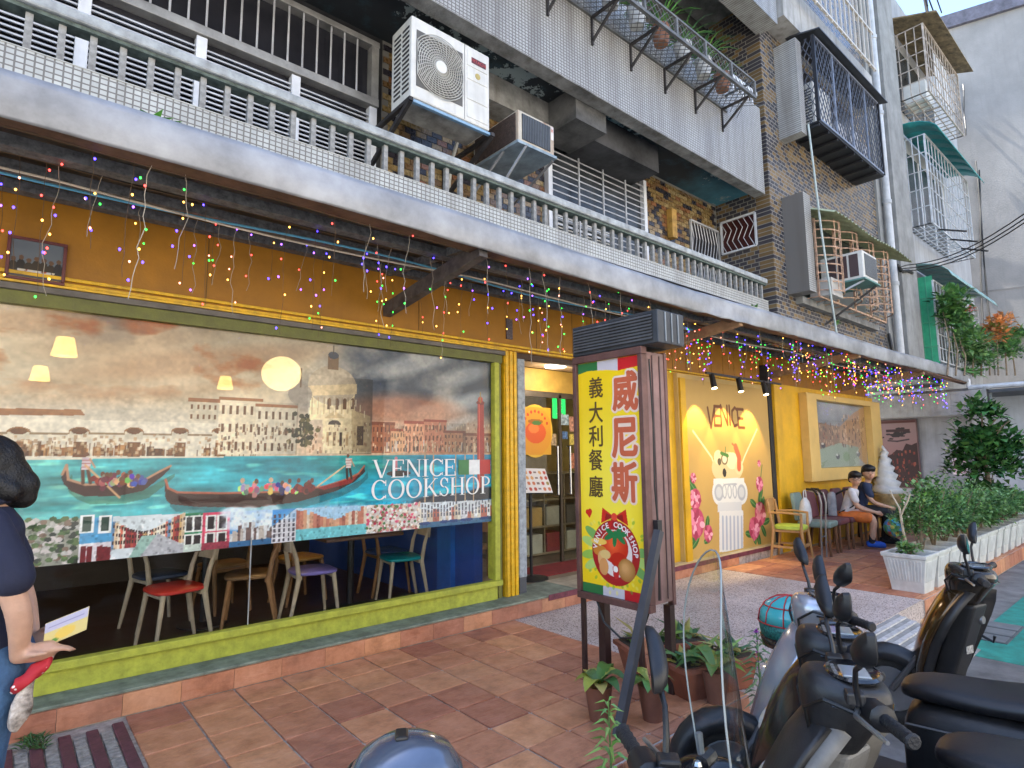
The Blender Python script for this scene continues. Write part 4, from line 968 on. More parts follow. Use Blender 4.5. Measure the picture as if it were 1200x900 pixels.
# power lines
pwl = thing('power_line', 'thin black power lines slanting across the gable wall', 'cable', (14, 3, 5))
e1, e2 = Vector((12.6, 3.45, 4.95)), at(1230, 236, Y=.9)
for off in (0, .06, -.05):
    MB().tube([e1.lerp(e2, t) + Vector((0, 0, off * (1 if t > .05 else .3) - .22 * math.sin(math.pi * t))) for t in np.linspace(0, 1, 12)], .009, 5).build('wire', M_CABLE, pwl)
MB().tube([(12.5, 3.42, 5.0), (12.7, 3.40, 4.90), (13.0, 3.38, 4.98), (13.3, 3.40, 5.0)], .035, 6).build('cable_bunch', M_CABLE, pwl)
dc = thing('hanging_cable', 'pale cable hanging down beside the window fin of the tiled wall', 'cable', (8.6, 3.3, 3.2))
MB().tube([(8.45, 3.25, 6.2), (8.5, 3.2, 4.6), (8.62, 3.2, 3.9), (8.9, 3.25, 3.2)], .014, 5).build('cable_run', mat('cable_pale', (.4, .46, .44), .5), dc)
MB().tube([(12.1, 3.54, 3.65), (12.05, 3.5, 3.4), (12.15, 3.5, 3.0)], .03, 6).build('cable_run', M_CABLE, dc)

# houses across the street (behind the camera, mirrored in the shop glass)
OP = thing('opposite_house', 'plain cream house row across the street, mirrored in the shop glass', 'building', (4, -9, 0))
MB().box(-16, 26, -12, -9.2, -.3, 9.5).build('wall', mat('cream_tile_render', (.52, .49, .44), .85, var=.15, vs=.8), OP)
for i in range(11):
    for j in range(3):
        w_ = MB().box(-14 + i * 3.6, -12 + i * 3.6, -9.21, -9.12, .4 + j * 3.1, 2.2 + j * 3.1).build('window', mat('opp_window', (.40, .38, .35), .15), OP)
MB().box(-40, 60, -9.2, -7.5, -.6, ROADZ + .12).build('far_pavement', M_CONC, None)['kind'] = 'structure'
# ------------------------------------------------------------------ prints: painted in numpy onto the vertices of a fine flat mesh
def fbm(h, w, cells, octs=5, seed=0, stretch=1.0):
    r = np.random.default_rng(seed); out = np.zeros((h, w)); amp = 1.0; tot = 0
    for o in range(octs):
        ch, cw = max(2, int(cells * 2 ** o)), max(2, int(cells * 2 ** o * w / h / stretch))
        g = r.random((ch + 2, cw + 2))
        y = np.linspace(0, ch, h); x = np.linspace(0, cw, w)
        yi, xi = y.astype(int), x.astype(int); fy, fx = y - yi, x - xi
        fy = fy * fy * (3 - 2 * fy); fx = fx * fx * (3 - 2 * fx)
        a = g[np.ix_(yi, xi)]; b = g[np.ix_(yi, xi + 1)]; c = g[np.ix_(yi + 1, xi)]; d_ = g[np.ix_(yi + 1, xi + 1)]
        fx2, fy2 = fx[None, :], fy[:, None]
        out += amp * (a * (1 - fx2) * (1 - fy2) + b * fx2 * (1 - fy2) + c * (1 - fx2) * fy2 + d_ * fx2 * fy2)
        tot += amp; amp *= .55
    return out / tot
class Canvas:
    """v runs upwards; colours are display values 0..255"""
    def __init__(s, u0, u1, v0, v1, w, h, bg=(128, 128, 128)):
        s.u0, s.u1, s.v0, s.v1, s.w, s.h = u0, u1, v0, v1, w, h
        s.a = np.zeros((h, w, 3)) + np.array(bg, float)
        s.U, s.V = np.meshgrid(np.linspace(u0, u1, w), np.linspace(v0, v1, h))
    def win(s, ul, uh, vl, vh):
        i0 = max(0, int((ul - s.u0) / (s.u1 - s.u0) * (s.w - 1)) - 1); i1 = min(s.w, int((uh - s.u0) / (s.u1 - s.u0) * (s.w - 1)) + 3)
        j0 = max(0, int((vl - s.v0) / (s.v1 - s.v0) * (s.h - 1)) - 1); j1 = min(s.h, int((vh - s.v0) / (s.v1 - s.v0) * (s.h - 1)) + 3)
        return slice(j0, max(j0, j1)), slice(i0, max(i0, i1))
    def put(s, sl, mask, col, al=1.0):
        m = (mask * al)[..., None]
        s.a[sl] = s.a[sl] * (1 - m) + np.array(col, float) * m
    def poly(s, pts, col, al=1.0):
        p = np.array(pts, float); sl = s.win(p[:, 0].min(), p[:, 0].max(), p[:, 1].min(), p[:, 1].max())
        U, V = s.U[sl], s.V[sl]; m = np.zeros(U.shape, bool)
        for i in range(len(p)):
            (x0, y0), (x1, y1) = p[i], p[i - 1]
            if y0 == y1: continue
            c = ((V < y0) != (V < y1)) & (U < (x1 - x0) * (V - y0) / (y1 - y0) + x0); m ^= c
        s.put(sl, m.astype(float), col, al)
    def rect(s, u0, u1, v0, v1, col, al=1.0): s.poly([(u0, v0), (u1, v0), (u1, v1), (u0, v1)], col, al)
    def ell(s, c, ru, rv, col, al=1.0, soft=0.0, rot=0.0):
        rr = max(ru, rv) * (1 + soft); sl = s.win(c[0] - rr, c[0] + rr, c[1] - rr, c[1] + rr)
        dx, dy = s.U[sl] - c[0], s.V[sl] - c[1]; cr, sr = math.cos(rot), math.sin(rot)
        q = np.sqrt(((dx * cr + dy * sr) / ru) ** 2 + ((-dx * sr + dy * cr) / rv) ** 2)
        s.put(sl, np.clip((1 + soft - q) / soft, 0, 1) if soft else (q < 1).astype(float), col, al)
    def line(s, pts, w, col, al=1.0):
        for (a, b) in zip(pts[:-1], pts[1:]):
            a, b = np.array(a, float), np.array(b, float)
            sl = s.win(min(a[0], b[0]) - w, max(a[0], b[0]) + w, min(a[1], b[1]) - w, max(a[1], b[1]) + w)
            dx, dy = s.U[sl] - a[0], s.V[sl] - a[1]; ab = b - a; L = max(1e-9, ab @ ab)
            t = np.clip((dx * ab[0] + dy * ab[1]) / L, 0, 1); q = np.hypot(dx - t * ab[0], dy - t * ab[1])
            pxs = (s.u1 - s.u0) / s.w
            s.put(sl, np.clip((w / 2 - q) / pxs + .5, 0, 1), col, al)
    def mesh(s, name, o, ud, vd, m, parent=None):
        """o: place of u=0, v=0"""
        o, ud, vd = np.array(o, float), np.array(ud, float), np.array(vd, float)
        if parent is not None: o = o - np.array(wloc(parent))
        co = (o + s.U.reshape(-1, 1) * ud + s.V.reshape(-1, 1) * vd).astype(np.float32)
        h, w = s.h, s.w; idx = np.arange(h * w).reshape(h, w)
        q = np.stack([idx[:-1, :-1], idx[:-1, 1:], idx[1:, 1:], idx[1:, :-1]], -1).reshape(-1, 4).astype(np.int32)
        me = bpy.data.meshes.new(name); me.vertices.add(h * w); me.vertices.foreach_set('co', co.ravel())
        me.loops.add(q.size); me.loops.foreach_set('vertex_index', q.ravel()); me.polygons.add(len(q)); me.polygons.foreach_set('loop_start', np.arange(0, q.size, 4, dtype=np.int32))
        me.update(); c = np.clip(s.a / 255, 0, 1); c = np.where(c <= .04045, c / 12.92, ((c + .055) / 1.055) ** 2.4)
        at_ = me.color_attributes.new('Col', 'FLOAT_COLOR', 'POINT')
        at_.data.foreach_set('color', np.concatenate([c, np.ones((h, w, 1))], -1).astype(np.float32).ravel())
        me.materials.append(m); ob = bpy.data.objects.new(name, me); COL.objects.link(ob); ob.parent = parent
        return ob

# ---- shop window film
YF = 4.557
def W(px, py): p = at(px, py, Y=YF); return (p.x, p.z)
cv = Canvas(-.40, 3.628, .872, 2.424, 880, 340)
h, w = cv.h, cv.w
t = (cv.U + .4) / 4.03; vv = (cv.V - .872) / 1.552
n1 = fbm(h, w, 3, 6, 3, 1.6)[..., None]; n2 = fbm(h, w, 5, 6, 5, 2.2)[..., None]; n3 = fbm(h, w, 4, 6, 9, 1.3)[..., None]
left = np.array([204, 188, 162.]) * (.62 + .72 * n1) ; rust = np.array([158, 92, 48.])
rk = np.clip((n2 - .52) * 9, 0, .85) * np.clip((vv[..., None] - .62) / .2, 0, 1); sky_ = left * (1 - rk) + rust * rk; dk0 = np.clip((fbm(h, w, 4, 5, 77, 2)[..., None] - .5) * 6, 0, .7) * np.clip((vv[..., None] - .86) / .1, 0, 1); sky_ = sky_ * (1 - dk0) + np.array([78, 86, 96.]) * dk0
storm = np.array([52, 62, 78.]) * (1 - np.clip((n3 - .47) * 4, 0, 1)) + np.array([150, 146, 142.]) * np.clip((n3 - .47) * 4, 0, 1)
glow = np.array([196, 140, 96.]); lowr = np.clip(1 - (vv[..., None] - .52) / .22, 0, 1)
storm = storm * (1 - .75 * lowr) + (glow * .7 + np.array([190, 178, 165]) * .3) * .75 * lowr
mixr = np.clip((t[..., None] - .50 + (n1 - .5) * .5) / .25, 0, 1)
cv.a = sky_ * (1 - mixr) + storm * mixr
for (px, py, ru, rv, al) in ((60, 375, .35, .05, .45), (240, 425, .5, .06, .5), (120, 470, .6, .04, .25), (150, 400, .3, .07, .3)):
    cv.ell(W(px, py), ru, rv, (140, 84, 46), al * .6, 1.2, .2)
for (px, py, ru, rv) in ((520, 500, .22, .035), (555, 470, .15, .05), (490, 425, .3, .05), (545, 440, .18, .05), (515, 480, .25, .05)): cv.ell(W(px, py), ru, rv, (188, 188, 186), .55, 1.2, .3)
cv.ell(W(480, 480), .35, .09, (196, 122, 82), .55, 1.0)
cv.ell(W(150, 500), .8, .10, (196, 186, 170), .8, .9)
# water
wl = W(200, 535)[1]
tq = t[..., None]; water = np.array([108, 172, 164.]) * (1 - tq) + np.array([0, 140, 178.]) * tq
rip = fbm(h, w, 26, 3, 12, 6)[..., None]; water = water * (.72 + .56 * rip); water *= (.86 + .28 * fbm(h, w, 60, 2, 35, 5)[..., None]); water += np.array([46, 46, 30.]) * np.clip((fbm(h, w, 40, 2, 33, 5)[..., None] - .62) * 6, 0, 1)
msk = (cv.V < wl).astype(float)[..., None]
gm = np.exp(-((t[..., None] - .66) / .10) ** 2) * np.clip((vv[..., None] - .25) / .2, 0, 1)
water = water * (1 - .45 * gm) + np.array([60, 150, 90.]) * .45 * gm
cv.a = cv.a * (1 - msk) + water * msk
def building(px0, px1, py0, py1, col, rows=2, cols=6, wc=(110, 80, 55), roof=None, al=1.0):
    (a, tp), (b, bt) = W(px0, py0), W(px1, py1)
    cv.rect(a, b, bt, tp, col, al)
    if roof: cv.rect(a - .006, b + .006, tp - .004, tp + .022, roof)
    for r in range(rows):
        for c in range(cols):
            uu = a + (b - a) * (c + .5) / cols; vm = bt + (tp - bt) * (r + .45) / rows
            hw = (b - a) / cols * .18; hh_ = (tp - bt) / rows * .24
            cv.rect(uu - hw, uu + hw, vm - hh_, vm + hh_, wc)
# left quay warehouses
(a, tp), (b, bt) = W(-20, 492), W(262, 536)
cv.poly([W(-60, 487), W(60, 487), W(100, 492), W(262, 496), W(262, 536), W(-60, 540)], (214, 204, 186))
cv.poly([W(-60, 477), W(95, 480), W(100, 487), W(-60, 486)], (152, 108, 72))
cv.poly([W(-60, 505), W(262, 509), W(262, 511), W(-60, 508)], (150, 128, 100))
for px in (22, 93, 157, 211, 258):
    c = W(px, 506); cv.ell(c, .055, .03, (150, 110, 70)); cv.rect(c[0] - .05, c[0] + .05, c[1] - .05, c[1], (201, 190, 170)); cv.ell((c[0], c[1] + .004), .04, .02, (112, 76, 46))
    c2_ = W(px, 527); cv.rect(c2_[0] - .034, c2_[0] + .034, c2_[1] - .045, c2_[1] + .05, (122, 84, 52))
for k in range(34):
    px = random.uniform(0, 262); c = W(px, 532); cv.rect(c[0] - .02, c[0] + .02, c[1] - .012, c[1] + random.uniform(.02, .06), random.choice([(150, 104, 66), (120, 80, 50), (176, 132, 88), (96, 66, 44)]))
for k in range(70): c = W(random.uniform(0, 300), 534); cv.line([c, (c[0], c[1] + random.uniform(.03, .09))], .006, (110, 80, 55))
# houses up to the church
building(222, 262, 470, 494, (196, 184, 162), 2, 6, (118, 84, 56), (150, 104, 70))
building(258, 305, 468, 532, (206, 192, 168), 3, 6, (112, 82, 58), (158, 112, 76)); building(300, 346, 476, 532, (210, 198, 176), 3, 6, (104, 78, 56), (160, 112, 78))
c = W(355, 505)
for k in range(60): cv.ell((c[0] + random.gauss(0, .05), c[1] + random.gauss(0, .055)), .02, .018, random.choice([(70, 66, 40), (96, 88, 54), (54, 52, 34)]))
# domed church
ch, shd, dk = (214, 196, 160), (150, 124, 90), (72, 54, 40)
cv.poly([W(378, 492), W(432, 492), W(434, 531), W(378, 531)], ch)
cv.poly([W(363, 455), W(415, 452), W(416, 492), W(363, 492)], ch)
c = W(390, 452); cv.ell(c, .205, .16, (172, 158, 138)); cv.poly([W(361, 452), W(418, 450), W(418, 462), W(361, 464)], (196, 176, 142))
cv.rect(c[0] - .045, c[0] + .045, c[1] + .13, c[1] + .24, (120, 96, 70)); cv.ell((c[0], c[1] + .25), .045, .03, (70, 72, 82)); cv.line([(c[0], c[1] + .26), (c[0], c[1] + .33)], .008, (70, 60, 50))
c3_ = W(352, 462); cv.ell(c3_, .095, .085, (150, 140, 128)); cv.line([(c3_[0], c3_[1] + .06), (c3_[0], c3_[1] + .2)], .014, (110, 88, 66))
for k in range(4):
    cc = W(386 + k * 9, 474); cv.rect(cc[0] - .016, cc[0] + .016, cc[1] - .04, cc[1] + .035, (104, 76, 50)); cv.ell((cc[0], cc[1] + .035), .016, .016, (104, 76, 50))
for k in range(8): cc = W(366 + k * 7, 466); cv.line([cc, (cc[0], cc[1] - .13)], .006, shd, .8)
cc = W(392, 498); cv.ell(cc, .055, .04, dk); cv.rect(cc[0] - .06, cc[0] + .06, cc[1] - .05, cc[1], ch)
cv.poly([W(380, 490), W(392, 481), W(404, 490)], (196, 172, 134))
for k in range(7): cc = W(384 + k * 7.5, 515); cv.rect(cc[0] - .012, cc[0] + .012, cc[1] - .05, cc[1] + .06, random.choice([shd, dk, (176, 148, 110)]))
cv.poly([W(412, 480), W(434, 488), W(434, 530), W(412, 530)], (186, 164, 128)); cc = W(422, 508); cv.rect(cc[0] - .03, cc[0] + .03, cc[1] - .10, cc[1] + .06, (92, 68, 48))
for k in range(14): cc = W(362 + k * 5, random.uniform(470, 490)); cv.line([cc, (cc[0], cc[1] + .05)], .007, (228, 212, 180))
# right bank
for (p0, p1, y0, col, rc) in ((436, 462, 497, (150, 96, 68), (120, 72, 52)), (458, 478, 505, (196, 152, 116), (150, 84, 62)), (474, 500, 496, (204, 150, 118), (150, 80, 62)), (497, 523, 494, (186, 126, 100), (140, 72, 56)), (520, 545, 507, (176, 128, 98), (130, 72, 56)), (543, 580, 510, (150, 116, 96), (120, 76, 60))):
    building(p0, p1, y0, 531, col, 3, 6, (96, 62, 50), rc)
for k in range(60): c = W(random.uniform(436, 580), 529); cv.line([c, (c[0], c[1] + random.uniform(.02, .10))], .008, random.choice([(190, 190, 186), (80, 70, 60), (200, 180, 150), (60, 60, 70)]))
ga = fbm(h, w, 70, 2, 81)[..., None]; bz = ((cv.V > wl) & (cv.V < W(200, 468)[1]) | ((cv.V > W(390, 530)[1]) & (cv.U > W(350, 470)[0]) & (cv.U < W(436, 470)[0]) & (cv.V < W(390, 430)[1])))[..., None]
cv.a = np.where(bz, cv.a * (.90 + .20 * ga), cv.a)
for k in range(420):
    c = W(random.uniform(255, 580), random.uniform(496, 531)); cv.rect(c[0] - .006, c[0] + .006, c[1] - .012, c[1] + .012, random.choice([(110, 80, 60), (226, 210, 180), (150, 110, 80), (84, 64, 52), (196, 176, 146)]), .6)
for k in range(260):
    c = W(random.uniform(0, 262), random.uniform(510, 534)); cv.rect(c[0] - .008, c[0] + .008, c[1] - .01, c[1] + .01, random.choice([(176, 132, 90), (226, 214, 190), (140, 100, 66), (206, 190, 160)]), .5)
# red striped mooring pole
cv.poly([W(559.5, 472), W(567, 472), W(568, 585), W(559, 585)], (150, 54, 46)); c = W(563, 472); cv.ell(c, .05, .022, (120, 44, 38)); cv.ell((c[0], c[1] + .03), .03, .03, (170, 70, 56)); cv.line([c, (c[0], c[1] + .1)], .012, (150, 120, 60)); cv.line([W(561.5, 474), W(562, 580)], .012, (200, 96, 80))
cv.ell(W(530, 585), .35, .045, (28, 34, 56), .9, .3); cv.ell(W(570, 578), .2, .05, (24, 28, 46), .9, .3)
for px in (498, 508, 534, 545, 555): cv.line([W(px, 520), W(px, 590)], .013, (176, 150, 120))
# gondolas
def gondola(pts_top, pts_bot, hull, trim, water_sh):
    cv.poly([(u + .03, v - .05) for u, v in pts_top + pts_bot[::-1]], water_sh, .45)
    cv.poly(pts_top + pts_bot[::-1], hull); cv.line(pts_top, .014, trim)
def man(px, py, hgt, shirt, legs, lean=0.0):
    u, v = W(px, py); s_ = hgt
    cv.line([(u - .02 * s_ * 2, v), (u - .015, v + .48 * s_)], .07 * s_ * 1.4, legs); cv.line([(u + .03, v), (u + .01, v + .48 * s_)], .07 * s_ * 1.4, legs)
    cv.poly([(u - .11 * s_, v + .44 * s_), (u + .11 * s_, v + .44 * s_), (u + .14 * s_, v + .82 * s_), (u - .12 * s_, v + .84 * s_)], shirt)
    for k in range(3): cv.line([(u - .11 * s_, v + (.52 + .11 * k) * s_), (u + .12 * s_, v + (.52 + .11 * k) * s_)], .018 * s_, (150, 60, 60))
    cv.line([(u + .1 * s_, v + .78 * s_), (u + .25 * s_, v + .5 * s_)], .05 * s_, (190, 140, 110)); cv.ell((u + lean, v + .93 * s_), .06 * s_, .075 * s_, (120, 84, 62))
T = [W(73, 556), W(78, 545), W(80, 562), W(100, 568), W(140, 567), W(170, 562), W(188, 552), W(200, 546)]
B = [W(72, 560), W(75, 568), W(84, 576), W(100, 582), W(140, 581), W(168, 575), W(188, 560), W(199, 550)]
gondola(T, B, (72, 40, 34), (180, 138, 110), (60, 90, 60))
man(99, 566, .19, (196, 178, 180), (96, 62, 44)); cv.line([W(100, 545), W(140, 583)], .012, (200, 160, 120))
for px, c_ in ((118, (150, 60, 60)), (124, (180, 150, 110)), (131, (150, 60, 70)), (138, (206, 190, 170)), (146, (150, 90, 70)), (153, (200, 170, 120)), (163, (90, 90, 160))):
    u, v = W(px, 566); [cv.ell((u + random.gauss(0, .02), v + .012 + random.gauss(0, .014)), .016, .018, tuple(x * random.uniform(.6, 1.15) for x in c_)) for _ in range(9)]; cv.ell((u + random.uniform(-.01, .01), v + .055 + random.uniform(-.015, .015)), .013, .016, (112, 78, 58))
T = [W(194, 562), W(197, 572), W(208, 577), W(260, 578), W(330, 576), W(380, 570), W(405, 562), W(420, 555), W(427, 546)]
B = [W(193, 572), W(194, 585), W(200, 591), W(230, 594), W(300, 595), W(350, 588), W(395, 575), W(415, 565), W(428, 553)]
gondola(T, B, (66, 34, 28), (176, 104, 80), (30, 80, 84))
cv.poly([W(372, 572), W(410, 561), W(420, 556), W(412, 566), W(380, 574)], (140, 40, 40))
man(408, 561, .20, (210, 196, 190), (60, 44, 36), -.005); cv.line([W(404, 546), W(372, 570)], .012, (210, 180, 140))
for px, c_ in ((285, (206, 200, 196)), (300, (190, 150, 130)), (316, (200, 160, 130)), (330, (70, 80, 140)), (340, (200, 190, 180)), (350, (150, 50, 60)), (358, (140, 60, 70)), (364, (120, 40, 46))):
    u, v = W(px, 575); [cv.ell((u + random.gauss(0, .024), v + .015 + random.gauss(0, .018)), .018, .02, tuple(x * random.uniform(.55, 1.15) for x in c_)) for _ in range(10)]; cv.ell((u + random.uniform(-.01, .01), v + .07 + random.uniform(-.02, .01)), .015, .019, (196, 170, 140) if px in (316, 285) else (104, 70, 54))
u, v = W(464, 548); cv.line([(u, v - .03), (u, v + .08)], .03, (190, 120, 130)); cv.ell((u + .03, v - .05), .12, .025, (60, 44, 40))
# strip of small photographs along the bottom
edge_l, edge_r = W(48, 630)[1], W(580, 586)[1]
bt = .872
panels = [(-40, 92, 'garden'), (92, 130, 'blue'), (130, 215, 'canal'), (215, 236, 'green'), (236, 268, 'pink'), (268, 318, 'sky'), (318, 346, 'white'), (346, 429, 'water'), (429, 492, 'flowers'), (492, 536, 'pale'), (536, 582, 'row')]
def top_at(px): return W(px, 607 - (px - 100) * .045)[1]
for (p0, p1, kd) in panels:
    a = W(p0, 640)[0]; b = W(p1, 640)[0]; t0, t1 = top_at(p0), top_at(p1); hh_ = (t0 + t1) / 2 - bt
    base = {'garden': (150, 150, 138), 'blue': (92, 158, 196), 'canal': (206, 212, 214), 'green': (52, 130, 92), 'pink': (206, 84, 108), 'sky': (70, 140, 200), 'white': (214, 214, 216), 'water': (196, 214, 222), 'flowers': (206, 196, 190), 'pale': (206, 212, 218), 'row': (196, 200, 204)}[kd]
    cv.poly([(a, bt - .01), (b, bt - .01), (b, t1), (a, t0)], base)
    if kd == 'garden':
        for k in range(220): cv.ell((random.uniform(a, b), random.uniform(bt, t0)), .018, .014, random.choice([(66, 90, 56), (96, 116, 76), (180, 176, 170), (130, 110, 96), (60, 66, 58), (200, 190, 186)]))
    elif kd == 'blue':
        cv.rect(a, b, bt, bt + hh_ * .42, (214, 206, 208))
        for px in (102, 123): c = W(px, 615); cv.rect(c[0] - .035, c[0] + .035, c[1] - .05, c[1] + .06, (232, 232, 226)); cv.rect(c[0] - .022, c[0] + .022, c[1] - .04, c[1] + .05, (60, 80, 70))
        for px in (97, 104, 116, 122, 128): c = W(px, 652); cv.rect(c[0] - .014, c[0] + .014, bt, c[1] + .06, (120, 40, 50))
    elif kd == 'canal':
        for k in range(26):
            f = k / 26; px = p0 + (p1 - p0) * f; side = abs(f - .42)
            hgt = hh_ * (.35 + .9 * max(0, side - .06)); c = W(px, 640)[0]
            cv.rect(c, c + (b - a) / 24, bt + .06, bt + .06 + hgt, random.choice([(196, 110, 90), (206, 170, 120), (150, 60, 70), (110, 140, 170), (214, 190, 160), (176, 84, 70), (226, 214, 196)]))
            for r in range(3): cv.rect(c + .006, c + .018, bt + .09 + r * hgt / 3.4, bt + .11 + r * hgt / 3.4, (80, 60, 56))
        cv.poly([(a + .1, bt), (b - .02, bt), ((a * .5 + b * .5) + .04, bt + .13), ((a * .6 + b * .4), bt + .13)], (150, 180, 170))
        cv.poly([(b - .25, bt), (b, bt), (b, bt + .05), ((a + b) / 2 + .05, bt + .14)], (176, 176, 180))
    elif kd in ('green', 'pink'):
        for c_ in range(2):
            for r in range(2):
                uu = a + (b - a) * (.3 + .42 * c_); vm = bt + hh_ * (.22 + .48 * r); cv.rect(uu - .035, uu + .035, vm - .05, vm + .06, (226, 226, 220)); cv.rect(uu - .022, uu + .022, vm - .04, vm + .05, (54, 44, 50))
        cv.rect(a, b, bt, bt + .05, (150, 60, 80) if kd == 'pink' else (190, 200, 190))
    elif kd == 'sky':
        for k in range(14): cv.ell((random.uniform(a, b), random.uniform(bt + hh_ * .4, t0)), .06, .03, (222, 230, 238), .7, .6)
        for k in range(16): c = a + (b - a) * k / 16; cv.rect(c, c + .03, bt + .04, bt + .09 + .08 * random.random(), random.choice([(190, 180, 170), (120, 100, 96), (206, 206, 206)]))
        cv.rect(a, b, bt, bt + .04, (60, 110, 150))
    elif kd == 'white':
        cv.poly([(a, bt), (b, bt), (b, t1), (a, bt + hh_ * .35)], (206, 204, 208)); cv.poly([(a, t0), (b, t1), (a, bt + hh_ * .5)], (84, 150, 206))
        for r in range(6):
            for k in range(5): uu = a + (b - a) * (k + .5) / 5; vm = bt + hh_ * (r + .5) / 7; cv.rect(uu - .008, uu + .008, vm - .012, vm + .014, (86, 80, 90))
    elif kd == 'water':
        cv.rect(a, b, bt, bt + hh_ * .38, (120, 190, 196)); cv.ell(((a + b) / 2, t0 - .05), .3, .05, (150, 190, 220), .7, .5)
        for k in range(22): c = a + (b - a) * k / 22; hg = .05 + .13 * abs(k / 22 - .5) * (1 + random.random()); cv.rect(c, c + (b - a) / 20, bt + hh_ * .36, bt + hh_ * .36 + hg, random.choice([(190, 130, 110), (206, 160, 130), (170, 110, 96), (214, 196, 176)]))
    elif kd == 'flowers':
        for k in range(240): cv.ell((random.uniform(a, b), random.uniform(bt, min(t0, t1))), .014, .012, random.choice([(206, 90, 120), (226, 216, 206), (150, 120, 100), (90, 130, 84), (240, 236, 230), (190, 60, 90), (206, 170, 150)]))
    else:
        for k in range(12):
            c = a + (b - a) * k / 12; hg = hh_ * random.uniform(.5, .85); cv.rect(c, c + (b - a) / 12, bt + .05, bt + hg, random.choice([(226, 226, 228), (206, 206, 210), (196, 180, 160), (176, 110, 96), (214, 206, 190)]))
            for r in range(3): cv.rect(c + .012, c + .028, bt + .09 + r * hg * .27, bt + .12 + r * hg * .27, (90, 90, 100))
        cv.rect(a, b, bt, bt + .05, (70, 110, 140))
        for k in range(6): cv.ell((random.uniform(a, b), bt + .04), .05, .014, (40, 70, 120))
for k in range(1500):
    u = random.uniform(.0, 3.6); v = random.uniform(bt, bt + .30)
    i_ = min(cv.w - 1, int((u - cv.u0) / (cv.u1 - cv.u0) * cv.w)); j_ = min(cv.h - 1, int((v - cv.v0) / (cv.v1 - cv.v0) * cv.h)); c0_ = cv.a[j_, i_] * random.choice([.55, .72, .85, 1.15, 1.25])
    if v < top_at(300): cv.rect(u - .007, u + .007, v - .008, v + .008, np.clip(c0_, 0, 245), .35)
# light from the left models the church and the far palaces
for (p0, p1, y0, y1, k_) in ((363, 434, 440, 531, .42), (258, 346, 470, 532, .25), (436, 545, 494, 531, .3)):
    (ua, vb), (ub, va) = W(p0, y0), W(p1, y1); sl = cv.win(ua, ub, va, vb); f = np.clip((cv.U[sl] - ua) / (ub - ua), 0, 1)[..., None]
    cv.a[sl] = cv.a[sl] * (1.10 - k_ * f ** 1.5)
cv.a = np.clip(((cv.a - 132) * 1.22 + 134) * .99 * (.92 + .16 * fbm(h, w, 60, 2, 71)[..., None]), 0, 250)
cv.mesh('window_print', (0, YF, 0), (1, 0, 0), (0, 0, 1), vcol_mat('printed_window_film', .45, see=.10), win)

